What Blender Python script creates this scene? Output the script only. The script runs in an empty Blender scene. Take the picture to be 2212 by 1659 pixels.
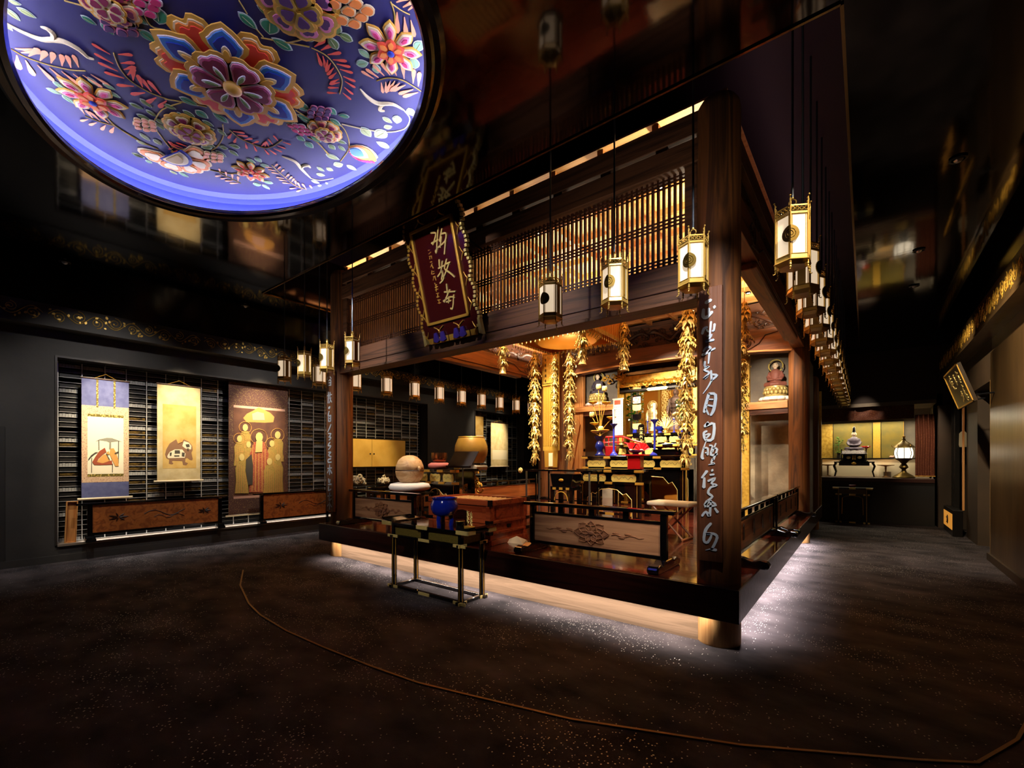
import bpy, bmesh, math, random
from mathutils import Vector, Matrix, Euler
random.seed(7)
SC = bpy.context.scene
COL = SC.collection
pi = math.pi; R = math.radians
# ---------------------------------------------------------------- camera
F = 981.0; CX = 1106.0; HY = 993.9; TH = R(37.907); H = 1.45
FW = Vector((-math.sin(TH), math.cos(TH), 0)); RT = Vector((math.cos(TH), math.sin(TH), 0)); UP = Vector((0, 0, 1))
CAM = Vector((0, 0, H))
cd = bpy.data.cameras.new('camera'); cam = bpy.data.objects.new('camera', cd); COL.objects.link(cam)
cd.sensor_width = 36; cd.sensor_fit = 'HORIZONTAL'; cd.lens = F / 2212 * 36
cd.shift_y = (HY - 829.5) / 2212; cd.clip_start = .05
cam.location = CAM; cam.rotation_euler = (pi / 2, 0, TH)
SC.camera = cam
# ---------------------------------------------------------------- world, colour, exposure
w = bpy.data.worlds.new('world'); SC.world = w; w.use_nodes = True
w.node_tree.nodes['Background'].inputs[0].default_value = (.5, .45, .42, 1)
w.node_tree.nodes['Background'].inputs[1].default_value = .02
SC.view_settings.view_transform = 'Standard'; SC.view_settings.look = 'None'
SC.view_settings.gamma = 1; SC.view_settings.use_curve_mapping = False
SC.view_settings.exposure = 0.0
cy = SC.cycles
cy.max_bounces = 6; cy.diffuse_bounces = 3; cy.glossy_bounces = 4; cy.transmission_bounces = 4
cy.caustics_reflective = False; cy.caustics_refractive = False
cy.sample_clamp_indirect = 4; cy.use_denoising = True
WARM = (1, .83, .60); WARMW = (1, .84, .66); LAV = (.62, .60, 1.0); COOL = (.8, .86, 1)
def area(name, loc, rot, sx, sy, e, col, spread=180):
    d = bpy.data.lights.new(name, 'AREA'); d.shape = 'RECTANGLE'; d.size = sx; d.size_y = sy; d.energy = e; d.color = col
    d.spread = R(spread)
    o = bpy.data.objects.new(name, d); o.location = loc; o.rotation_euler = rot; COL.objects.link(o); return o
def spot(name, loc, target, e, col, ang=40, blend=.6, rad=.03):
    d = bpy.data.lights.new(name, 'SPOT'); d.energy = e; d.color = col; d.spot_size = R(ang); d.spot_blend = blend; d.shadow_soft_size = rad
    o = bpy.data.objects.new(name, d); o.location = loc
    o.rotation_euler = (Vector(target) - Vector(loc)).to_track_quat('-Z', 'Y').to_euler(); COL.objects.link(o); return o
# under-deck light strips (behind the deck fascia, shining down on kick board and carpet)
area('deck_strip_front', (-3.62, 3.70, .27), (0, 0, 0), 5.3, .02, 38, (1, .85, .74), 135)
area('deck_strip_right', (-.81, 6.9, .27), (0, 0, pi / 2), 5.6, .02, 90, (1, .88, .86), 140)
# cove strips on the shrine beams and added canopy-top fill, washing the coffered ceiling
for nm, loc, rz, L, e in (('front', (-3.62, 4.9, 3.9), 0, 5, 30), ('canopy', (-3.62, 6.02, 3.64), 0, 1.1, 85), ('left', (-6.05, 6.7, 3.76), pi / 2, 5, 200), ('right', (-1.22, 6.7, 3.76), pi / 2, 5, 200)):
    area('cove_strip_' + nm, loc, (pi, 0, rz), L, .08 if nm != 'canopy' else .9, e, WARM, 170)
# recessed downlights in the coffered ceiling
DOWN = [(-1.72, 4.75), (-3.3, 4.75), (-3.85, 4.75), (-1.72, 5.75), (-5.3, 5.3), (-3.6, 6.9), (-2.2, 7.2), (-5.0, 7.2), (-3.2, 8.6), (-4.2, 8.6), (-5.6, 8.7), (-1.6, 8.7)]
for i, (x, y) in enumerate(DOWN):
    spot('downlight_beam', (x, y, 4.33), (x * .6 - 1.45, 7.3, .9) if i < 5 else (x + .1, y + .6, .5), 620 if i < 5 else 430, WARM, 60 if i < 5 else 80, .7)
# altar lights
spot('altar_key', (-3.3, 6.6, 4.28), (-3.0, 10.0, 2.2), 1500, WARM, 40, .6)
spot('altar_key', (-4.3, 6.8, 4.28), (-3.6, 9.6, 1.7), 1700, WARM, 50, .6)
area('altar_cove', (-3.3, 9.95, 3.2), (R(35), 0, 0), 1.3, .15, 45, WARM)
spot('statue_left_fill', (-4.35, 7.6, 3.2), (-5.15, 10.1, 3.1), 420, WARMW, 30, .9)  # added unseen lamp in mid-air, lifts the left bay statue
spot('statue_right_fill', (-1.2, 7.2, 3.2), (-1.42, 10.1, 2.85), 480, WARMW, 28, .9)  # added unseen lamp by the side beam, brightens the right statue
spot('fish_drum_fill', (-5.2, 5.1, 4.3), (-5.72, 4.72, 1.2), 420, WARM, 26, .9)  # added to brighten the wooden fish drum, no fixture
spot('bell_fill', (-5.0, 5.4, 4.3), (-5.75, 5.9, 1.5), 520, WARM, 32, .9)  # added fill for the bell table and keg drum, no fixture
# scroll spotlights
for nm, y, z, e in (('a', 1.66, 2.05, 820), ('b', 2.6, 2.1, 640), ('c', 3.85, 2.15, 700), ('d', 11.0, 2.1, 620), ('e', 10.0, 2.1, 220)):
    spot('scroll_spot_' + nm, (-7.9, y, 3.85), (-9.2, y, z), e, (1, .82, .56), 34, 1)
spot('cabinet_spot', (-7.7, 6.2, 3.85), (-9.0, 6.2, 1.6), 420, (1, .78, .45), 40, .8)
area('niche_strip', (-9.12, 4.0, .335), (0, 0, 0), .03, 5.2, 20, (1, .93, .85), 170)
for k in range(6): spot('wall_fill', (-7.4, -.6 + 2.2 * k, 3.9), (-9.0, -.6 + 2.2 * k, 1.6), 135 if k < 3 else 45, (1, .93, .86) if k < 3 else (1, .8, .55), 90, 1)  # added unseen fill row that lifts the dark left wall and frieze
# end alcove
area('alcove_cove', (.1, 14.2, 2.42), (0, 0, 0), 1.8, .08, 36, (1, .86, .6))
spot('alcove_spot', (-.2, 13.75, 2.42), (-.26, 14.1, 1.4), 40, WARMW, 60, .6)
# corridor and right wall
spot('right_wall_spot', (.4, 6.4, 3.9), (1.45, 8.4, 2.0), 700, (1, .78, .5), 60, 1)
spot('right_wall_spot', (.4, 9.0, 3.9), (1.3, 10.2, 2.6), 240, (1, .78, .5), 60, 1)
spot('corridor_spot', (.8, 7.7, 3.9), (.9, 9.0, 0), 110, (1, .85, .75), 40, 1)
# ceiling spots on the front of the shrine
for x, y, tx, tz, e in ((-.5, 1.9, -1.3, 2.0, 420), (-2.4, 2.2, -2.6, 2.75, 130), (-5.2, 2.0, -5.4, 2.5, 260)):
    spot('facade_spot', (x, y, 3.9), (tx, 3.9, tz), e, (1, .93, .88), 44, 1)
area('void_fill', (-.75, 7.0, 4.36), (pi, 0, pi / 2), 6, .04, 1.3, (1, .5, .55))  # added low reddish fill that tints the void
spot('plaque_fill', (-3.1, .2, 3.9), (-3.75, 3.5, 3.5), 420, (1, .93, .84), 26, .8)  # added unseen fill so the plaque and its letters read
spot('left_board_fill', (-5.2, .6, 3.9), (-6.35, 3.7, 2.0), 330, (1, .95, .92), 26, .9)  # added fill for the writing on the far left board
spot('table_fill', (-1.9, -.6, 3.9), (-3.75, 3.5, .65), 420, (1, .9, .78), 22, .9)  # added unseen frontal fill for the offering table
spot('barrier_fill', (-.6, -.2, 3.9), (-2.0, 3.95, .8), 300, (1, .9, .8), 20, .9)  # added unseen fill on the right carved barrier
spot('canopy_fill', (-3.63, 6.2, 1.9), (-3.63, 6.05, 3.4), 120, WARM, 50, .8)  # added unseen uplight in mid-air, brightens the canopy underside
spot('curtain_fill', (.95, 12.2, 3.9), (1.0, 13.56, 1.6), 420, (1, .8, .6), 26, 1)  # added fill on the gathered curtain, no fixture
spot('curtain_fill', (-.2, 12.2, 3.9), (0, 13.57, 2.5), 170, (1, .8, .6), 20, 1)  # added fill on the valance, no fixture
spot('box_fill', (-3.5, 4.6, 4.3), (-3.75, 4.1, .9), 260, WARM, 24, .9)  # added fill over the offertory box, not one of the downlights
spot('barrier_fill', (-4.2, -.4, 3.9), (-5.4, 3.95, .8), 300, (1, .9, .8), 20, .9)  # added unseen fill on the left carved barrier
spot('pillar_fill', (.5, 2.5, 3.9), (-.93, 3.9, 1.75), 420, (1, .80, .58), 27, 1)  # added warm fill from the right for the near pillar
spot('tray_fill', (-8.3, .9, 3.85), (-9.12, 1.26, .6), 260, (1, .86, .66), 16, 1)  # added fill on the leaning wooden tray
spot('cover_fill', (-4.7, 6.5, 4.28), (-5.23, 8.05, 2.4), 700, WARM, 34, .8)  # added fill on the gilded cover of the left inner pillar
# ---------------------------------------------------------------- pixel -> point at a known plane
def ray(u, v): return FW + RT * ((u - CX) / F) + UP * ((HY - v) / F)
def PZ(u, v, z): d = ray(u, v); return CAM + d * ((z - H) / d.z)
def PY(u, v, y): d = ray(u, v); return CAM + d * (y / d.y)
def PX(u, v, x): d = ray(u, v); return CAM + d * (x / d.x)
def mpp(u, y): return y / ray(u, 0).y / F      # metres per pixel at depth y
# ---------------------------------------------------------------- mesh builder
class MB:
    def __init__(s): s.v = []; s.f = []; s.T = None
    def add(s, vs, fs):
        n = len(s.v)
        if s.T is not None: vs = [s.T @ Vector(p) for p in vs]
        s.v += [tuple(p) for p in vs]; s.f += [tuple(i + n for i in f) for f in fs]; return s
    def box(s, x0, x1, y0, y1, z0, z1):
        return s.add([(x0, y0, z0), (x1, y0, z0), (x1, y1, z0), (x0, y1, z0), (x0, y0, z1), (x1, y0, z1), (x1, y1, z1), (x0, y1, z1)],
                     [(3, 2, 1, 0), (4, 5, 6, 7), (0, 1, 5, 4), (1, 2, 6, 5), (2, 3, 7, 6), (3, 0, 4, 7)])
    def cb(s, c, d): return s.box(c[0] - d[0] / 2, c[0] + d[0] / 2, c[1] - d[1] / 2, c[1] + d[1] / 2, c[2] - d[2] / 2, c[2] + d[2] / 2)
    def lathe(s, prof, n=16, c=(0, 0, 0), sx=1, sy=1, a0=0):
        vs = []; fs = []
        for r, z in prof:
            for k in range(n):
                a = a0 + 2 * pi * k / n; vs.append((c[0] + r * math.cos(a) * sx, c[1] + r * math.sin(a) * sy, c[2] + z))
        m = len(prof)
        for i in range(m - 1):
            for k in range(n):
                k2 = (k + 1) % n; fs.append((i * n + k, i * n + k2, (i + 1) * n + k2, (i + 1) * n + k))
        fs.append(tuple(range(n - 1, -1, -1))); fs.append(tuple((m - 1) * n + k for k in range(n)))
        return s.add(vs, fs)
    def tube(s, pts, r=.01, n=6, up=None):
        pts = [Vector(p) for p in pts]; m = len(pts); rs = r if isinstance(r, (list, tuple)) else [r] * m
        vs = []; fs = []
        for i, p in enumerate(pts):
            t = (pts[min(i + 1, m - 1)] - pts[max(i - 1, 0)])
            if t.length < 1e-9: t = Vector((0, 0, 1))
            t.normalize(); a = Vector((0, 0, 1)) if abs(t.z) < .9 else Vector((1, 0, 0))
            x = t.cross(a).normalized(); y = t.cross(x)
            for k in range(n): vs.append(p + (x * math.cos(2 * pi * k / n) + y * math.sin(2 * pi * k / n)) * rs[i])
        for i in range(m - 1):
            for k in range(n):
                k2 = (k + 1) % n; fs.append((i * n + k, i * n + k2, (i + 1) * n + k2, (i + 1) * n + k))
        fs.append(tuple(range(n - 1, -1, -1))); fs.append(tuple((m - 1) * n + k for k in range(n)))
        return s.add(vs, fs)
    def ball(s, c, r, nu=10, nv=6):
        if not isinstance(r, (list, tuple)): r = (r, r, r)
        vs = [(c[0], c[1], c[2] - r[2])]; fs = []
        for i in range(1, nv):
            b = -pi / 2 + pi * i / nv
            for k in range(nu):
                a = 2 * pi * k / nu; vs.append((c[0] + r[0] * math.cos(b) * math.cos(a), c[1] + r[1] * math.cos(b) * math.sin(a), c[2] + r[2] * math.sin(b)))
        vs.append((c[0], c[1], c[2] + r[2])); e = len(vs) - 1
        for k in range(nu):
            k2 = (k + 1) % nu; fs.append((0, 1 + k2, 1 + k)); b = 1 + (nv - 2) * nu; fs.append((e, b + k, b + k2))
        for i in range(nv - 2):
            for k in range(nu):
                k2 = (k + 1) % nu; b = 1 + i * nu; fs.append((b + k, b + k2, b + nu + k2, b + nu + k))
        return s.add(vs, fs)
    def prism(s, poly, t, O=(0, 0, 0), X=(1, 0, 0), Y=(0, 0, 1), N=None, z=0):
        # polygon (a, b) in the frame O + a X + b Y, thickness t along N from offset z
        O, X, Y = Vector(O), Vector(X), Vector(Y); N = Vector(N) if N is not None else X.cross(Y)
        n = len(poly)
        vs = [O + X * a + Y * b + N * z for a, b in poly] + [O + X * a + Y * b + N * (z + t) for a, b in poly]
        return s.add(vs, [tuple(range(n - 1, -1, -1)), tuple(range(n, 2 * n))] + [(k, (k + 1) % n, n + (k + 1) % n, n + k) for k in range(n)])
    def torus(s, c, R0, r, nu=24, nv=6, X=(1, 0, 0), Y=(0, 0, 1), a0=0, a1=2 * pi):
        c, X, Y = Vector(c), Vector(X), Vector(Y); full = abs(a1 - a0) > 6.28
        pts = [c + (X * math.cos(a0 + (a1 - a0) * k / nu) + Y * math.sin(a0 + (a1 - a0) * k / nu)) * R0 for k in range(nu + 1)]
        return s.tube(pts, r, nv)
    def stroke(s, pts, O, X, Y, N, t=.004, z=0):
        # brush stroke: (a, b, width) list in the frame, mitred ribbon of thickness t with round ends
        O, X, Y, N = Vector(O), Vector(X), Vector(Y), Vector(N)
        P = [Vector((p[0], p[1])) for p in pts]; W = [p[2] / 2 for p in pts]
        if len(P) == 1: P.append(P[0] + Vector((W[0] * .6, W[0] * .2))); W.append(W[0])
        # resample smoothly
        Q = []; V = []
        for i in range(len(P) - 1):
            p0 = P[max(i - 1, 0)]; p1 = P[i]; p2 = P[i + 1]; p3 = P[min(i + 2, len(P) - 1)]
            for k in range(3):
                u = k / 3; u2 = u * u; u3 = u2 * u
                Q.append(.5 * ((2 * p1) + (p2 - p0) * u + (2 * p0 - 5 * p1 + 4 * p2 - p3) * u2 + (3 * p1 - p0 - 3 * p2 + p3) * u3)); V.append(W[i] + (W[i + 1] - W[i]) * u)
        Q.append(P[-1]); V.append(W[-1])
        L = []; Rr = []
        for i, q in enumerate(Q):
            d = Q[min(i + 1, len(Q) - 1)] - Q[max(i - 1, 0)]
            d = d.normalized() if d.length > 1e-9 else Vector((1, 0)); n = Vector((-d.y, d.x)); L.append(q + n * V[i]); Rr.append(q - n * V[i])
        d0 = (Q[1] - Q[0]); d0 = d0.normalized() if d0.length else Vector((1, 0)); d1 = (Q[-1] - Q[-2]); d1 = d1.normalized() if d1.length else Vector((1, 0))
        st = Q[0] - d0 * V[0] * .7; en = Q[-1] + d1 * V[-1] * .7
        m = len(Q); vs = []
        for zz in (z, z + t):
            for q in [st] + L + [en] + Rr: vs.append(O + X * q.x + Y * q.y + N * zz)
        M = 2 * m + 2; fs = []
        for b in (0, M):
            fs.append((b, b + m + 2, b + 1)); fs.append((b + m + 1, b + m, b + 2 * m + 1))
            for i in range(m - 1): fs.append((b + 1 + i, b + m + 2 + i, b + m + 3 + i, b + 2 + i))
        loop = [0] + list(range(1, m + 1)) + [m + 1] + list(range(2 * m + 1, m + 1, -1))
        for i in range(len(loop)): a, c2 = loop[i], loop[(i + 1) % len(loop)]; fs.append((a, c2, c2 + M, a + M))
        return s.add(vs, fs)
    def mesh(s, name, m, smooth=None):
        me = bpy.data.meshes.new(name); me.from_pydata(s.v, [], s.f)
        bm = bmesh.new(); bm.from_mesh(me); bmesh.ops.recalc_face_normals(bm, faces=bm.faces); bm.to_mesh(me); bm.free()
        if smooth:
            me.shade_smooth(); me.set_sharp_from_angle(angle=R(smooth))
        if m: me.materials.append(m)
        return me
    def build(s, name, m, parent=None, smooth=None, bevel=0, loc=None):
        o = bpy.data.objects.new(name, s.mesh(name, m, smooth)); COL.objects.link(o)
        if parent is not None: o.parent = parent
        if loc: o.location = loc
        if bevel:
            b = o.modifiers.new('bevel', 'BEVEL'); b.width = bevel; b.segments = 2; b.limit_method = 'ANGLE'; b.angle_limit = R(40)
        return o
def inst(o, parent=None, loc=None, rot=None, scale=None):
    c = o.copy(); COL.objects.link(c)
    if parent is not None: c.parent = parent
    if loc is not None: c.location = loc
    if rot is not None: c.rotation_euler = rot
    if scale is not None: c.scale = scale
    return c
def put(me, name, parent=None, loc=(0, 0, 0), rot=(0, 0, 0), scale=(1, 1, 1)):
    o = bpy.data.objects.new(name, me); COL.objects.link(o); o.parent = parent
    o.location = loc; o.rotation_euler = rot; o.scale = scale; return o
def copy_tree(o, parent=None):
    c = o.copy(); COL.objects.link(c); c.parent = parent
    for ch in list(o.children): copy_tree(ch, c)
    return c
def tag(o, label, cat, group=None, kind=None):
    o['label'] = label; o['category'] = cat
    if group: o['group'] = group
    if kind: o['kind'] = kind
    return o
def thing(name, label, cat, loc=(0, 0, 0), rz=0, group=None):
    o = bpy.data.objects.new(name, None); COL.objects.link(o); o.empty_display_size = .1
    o.location = loc; o.rotation_euler = (0, 0, rz); return tag(o, label, cat, group)
def struct(o, label=None):
    o['kind'] = 'structure'
    if label: o['label'] = label
    return o
def semp(name):
    o = bpy.data.objects.new(name, None); COL.objects.link(o); o['kind'] = 'structure'; return o
# ---------------------------------------------------------------- materials
def lin(h):
    h = h.lstrip('#'); c = [int(h[i:i + 2], 16) / 255 for i in (0, 2, 4)]
    return tuple(x / 12.92 if x <= .04045 else ((x + .055) / 1.055) ** 2.4 for x in c) + (1,)
MATS = {}
def newmat(name):
    m = bpy.data.materials.new(name); m.use_nodes = True; nt = m.node_tree; b = nt.nodes['Principled BSDF']; MATS[name] = m
    return m, nt, b
def pbr(name, col, rough=.5, metal=0, emit=None, es=0, nscale=None, col2=None, bump=0, bscale=20, coat=0, spec=.5, stretch=(1, 1, 1), lo=.35, hi=.65):
    m, nt, b = newmat(name)
    b.inputs['Base Color'].default_value = lin(col); b.inputs['Roughness'].default_value = rough; b.inputs['Metallic'].default_value = metal
    b.inputs['Specular IOR Level'].default_value = spec
    if coat: b.inputs['Coat Weight'].default_value = coat; b.inputs['Coat Roughness'].default_value = .08
    if emit: b.inputs['Emission Color'].default_value = lin(emit); b.inputs['Emission Strength'].default_value = es
    if nscale or bump:
        tc = nt.nodes.new('ShaderNodeTexCoord'); mp = nt.nodes.new('ShaderNodeMapping'); mp.inputs['Scale'].default_value = stretch
        nt.links.new(tc.outputs['Object'], mp.inputs[0])
    if nscale:
        n = nt.nodes.new('ShaderNodeTexNoise'); n.inputs['Scale'].default_value = nscale; n.inputs['Detail'].default_value = 6
        r = nt.nodes.new('ShaderNodeValToRGB'); r.color_ramp.elements[0].color = lin(col); r.color_ramp.elements[1].color = lin(col2 or col)
        r.color_ramp.elements[0].position = lo; r.color_ramp.elements[1].position = hi
        nt.links.new(mp.outputs[0], n.inputs['Vector']); nt.links.new(n.outputs[0], r.inputs[0]); nt.links.new(r.outputs[0], b.inputs['Base Color'])
    if bump:
        n2 = nt.nodes.new('ShaderNodeTexNoise'); n2.inputs['Scale'].default_value = bscale; n2.inputs['Detail'].default_value = 4
        bp = nt.nodes.new('ShaderNodeBump'); bp.inputs['Strength'].default_value = bump; bp.inputs['Distance'].default_value = .02
        nt.links.new(mp.outputs[0], n2.inputs['Vector']); nt.links.new(n2.outputs[0], bp.inputs['Height']); nt.links.new(bp.outputs[0], b.inputs['Normal'])
    return m
def wood(name, c1, c2, axis='X', rough=.45, sc=1.0, coat=0, rings=True):
    m, nt, b = newmat(name); b.inputs['Roughness'].default_value = rough
    if coat: b.inputs['Coat Weight'].default_value = coat; b.inputs['Coat Roughness'].default_value = .07
    tc = nt.nodes.new('ShaderNodeTexCoord'); mp = nt.nodes.new('ShaderNodeMapping')
    s = [9 * sc] * 3; s['XYZ'.index(axis)] = .55 * sc; mp.inputs['Scale'].default_value = s
    nt.links.new(tc.outputs['Object'], mp.inputs[0])
    n = nt.nodes.new('ShaderNodeTexNoise'); n.inputs['Scale'].default_value = 1.3; n.inputs['Detail'].default_value = 7; n.inputs['Distortion'].default_value = 1.2
    nt.links.new(mp.outputs[0], n.inputs['Vector'])
    mu = nt.nodes.new('ShaderNodeMath'); mu.operation = 'MULTIPLY'; mu.inputs[1].default_value = 5.5
    fr = nt.nodes.new('ShaderNodeMath'); fr.operation = 'PINGPONG'; fr.inputs[1].default_value = 1
    nt.links.new(n.outputs[0], mu.inputs[0]); nt.links.new(mu.outputs[0], fr.inputs[0])
    mx = nt.nodes.new('ShaderNodeMix'); mx.inputs[0].default_value = .45
    nt.links.new(n.outputs[0], mx.inputs[2]); nt.links.new(fr.outputs[0], mx.inputs[3])
    r = nt.nodes.new('ShaderNodeValToRGB'); r.color_ramp.elements[0].color = lin(c1); r.color_ramp.elements[1].color = lin(c2)
    r.color_ramp.elements[0].position = .2; r.color_ramp.elements[1].position = .8
    nt.links.new(mx.outputs[0], r.inputs[0]); nt.links.new(r.outputs[0], b.inputs['Base Color'])
    bp = nt.nodes.new('ShaderNodeBump'); bp.inputs['Strength'].default_value = .12; bp.inputs['Distance'].default_value = .01
    nt.links.new(fr.outputs[0], bp.inputs['Height']); nt.links.new(bp.outputs[0], b.inputs['Normal'])
    return m
def pattern(name, c1, c2, scale=30, rough=.5, metal=0, thr=.35):
    # woven brocade: voronoi motif of c2 on c1
    m, nt, b = newmat(name); b.inputs['Roughness'].default_value = rough; b.inputs['Metallic'].default_value = metal
    tc = nt.nodes.new('ShaderNodeTexCoord'); v = nt.nodes.new('ShaderNodeTexVoronoi'); v.inputs['Scale'].default_value = scale
    r = nt.nodes.new('ShaderNodeValToRGB'); r.color_ramp.interpolation = 'CONSTANT'
    r.color_ramp.elements[0].color = lin(c2); r.color_ramp.elements[1].color = lin(c1); r.color_ramp.elements[1].position = thr
    nt.links.new(tc.outputs['Object'], v.inputs['Vector']); nt.links.new(v.outputs['Distance'], r.inputs[0]); nt.links.new(r.outputs[0], b.inputs['Base Color'])
    return m
W_PIL = wood('pillar_wood', '#40230e', '#845022', 'Z', .7)
W_BX = wood('beam_wood_x', '#3a2416', '#6b452e', 'X', .6)
W_BY = wood('beam_wood_y', '#4f2a12', '#8a5226', 'Y', .5)
W_RED = wood('beam_wood_red', '#43220f', '#744022', 'X', .5)
W_LIGHT = wood('pale_wood', '#a8642c', '#d69a58', 'X', .5)
W_LIGHTZ = wood('pale_wood_z', '#a8642c', '#d69a58', 'Z', .5)
W_CEIL = wood('ceiling_board_wood', '#c08a4c', '#dcb070', 'X', .6)
W_BOARD = wood('letter_board_wood', '#5e3620', '#7d4a2c', 'Z', .5)
W_DECK = wood('deck_wood', '#3c1610', '#6c2e20', 'X', .12, coat=.7)
W_FASC = wood('fascia_wood', '#1c0907', '#33120d', 'X', .28, coat=.35)
W_KICK = wood('kick_wood', '#77614c', '#927860', 'X', .6)
W_STUB = wood('stub_wood', '#a87845', '#d2a468', 'Z', .6)
W_PANEL = wood('carved_panel_wood', '#84583c', '#ad7d58', 'X', .5)
W_PANEL2 = wood('orange_panel_wood', '#84441c', '#b4682f', 'X', .45)
W_BOX = wood('box_wood', '#7c2c12', '#b4522a', 'X', .3, coat=.3)
W_DARK = wood('dark_carved_wood', '#1e0d07', '#43220f', 'X', .45)
W_SLAT = wood('slat_wood', '#2c1509', '#55301a', 'Z', .5)
W_TAN = wood('tan_wood', '#b98a4e', '#e0b674', 'X', .45)
W_STOOL = wood('stool_wood', '#7a4526', '#a76a3c', 'Z', .4)
ROD = pbr('grey_rod', '#76808c', .3, .8)
LAC = pbr('black_lacquer', '#070607', .08, 0, coat=.8, spec=.6)
LACM = pbr('black_lacquer_satin', '#0d0a09', .3)
GOLD = pbr('gold_leaf', '#e6b548', .32, .7, bump=.25, bscale=60)
GOLDS = pbr('gold_satin', '#c99a3c', .45, .55)
GOLDP = pbr('gold_paint', '#dfb750', .42, .35, nscale=18, col2='#bf9234'); GOLDY = pbr('yellow_gold_panel', '#e2cc70', .4, .3)
GOLDPALE = pbr('pale_gold', '#dcc47a', .38, .35)
BRASS = pbr('lantern_brass', '#d2ad58', .28, .5); BRASSP = pbr('lantern_side_plate', '#b08a3a', .35, .25)
BRASSD = pbr('lantern_brass_dark', '#5c4a1e', .4, .9)
IRON = pbr('dark_iron', '#1b1d22', .35, .7)
STEEL = pbr('steel', '#b9bcc0', .3, 1)
PLASTER = pbr('grey_plaster', '#6f675c', .85, 0, nscale=3, col2='#857a6a', bump=.2, bscale=30)
PLASTER2 = pbr('mottled_plaster', '#6a6254', .8, 0, nscale=1.9, col2='#b3a58c', bump=.2, bscale=25)
WALLG = pbr('dark_wall', '#2e2c2b', .75, 0, nscale=2, col2='#363331', bump=.12, bscale=12)
WALLR = pbr('bronze_wall', '#55432c', .30, .4, nscale=2.5, col2='#6b5436', stretch=(1, 1, .25), bump=.12, bscale=9)
WALLB = pbr('brown_wall', '#35281a', .6, 0, nscale=2, col2='#402f1e')
BLACKW = pbr('black_paint', '#0c0b0b', .5)
VOIDM = pbr('void_paint', '#2c1a2e', .55)
PAPER = pbr('lantern_paper', '#f6ead2', .8, emit='#ffe2bc', es=.68)
LEDM = pbr('dome_led', '#ffffff', .5, emit='#dcd6ff', es=130)
LAMPM = pbr('lamp_disc', '#ffffff', .5, emit='#ffe2b0', es=30)
WHITE = pbr('white_letter', '#cfdcea', .5)
CREAM = pbr('cream_cloth', '#ead9b4', .8)
WHITEC = pbr('white_cushion', '#e9e4dc', .85, bump=.2, bscale=15)
BLUEG = pbr('blue_glaze', '#10208c', .08, 0, coat=.6)
BLUEG2 = pbr('blue_vase_glaze', '#2a34a8', .15, 0, coat=.5)
NAVY = pbr('navy_vase_glaze', '#101a58', .1, 0, coat=.5)
REDL = pbr('red_lacquer', '#b3161a', .25, coat=.4)
REDD = pbr('dark_red_lacquer', '#7a0f14', .25, coat=.4)
GREEN = pbr('leaf_green', '#4d8a34', .6)
GREEND = pbr('leaf_dark_green', '#2d6430', .6)
WHITEP = pbr('white_petal', '#efe8d8', .6)
PINK = pbr('pink_cushion', '#c9746a', .7)
STATW = wood('statue_wood', '#3e2d26', '#6a5044', 'Z', .5)
STATG = pbr('statue_gold', '#d8bd84', .4, .6)
SKIN = pbr('statue_skin', '#e6cfae', .5)
ROBE = pbr('statue_robe', '#4a4450', .6)
PURPLE = pbr('purple_enamel', '#3a2a86', .35)
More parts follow.
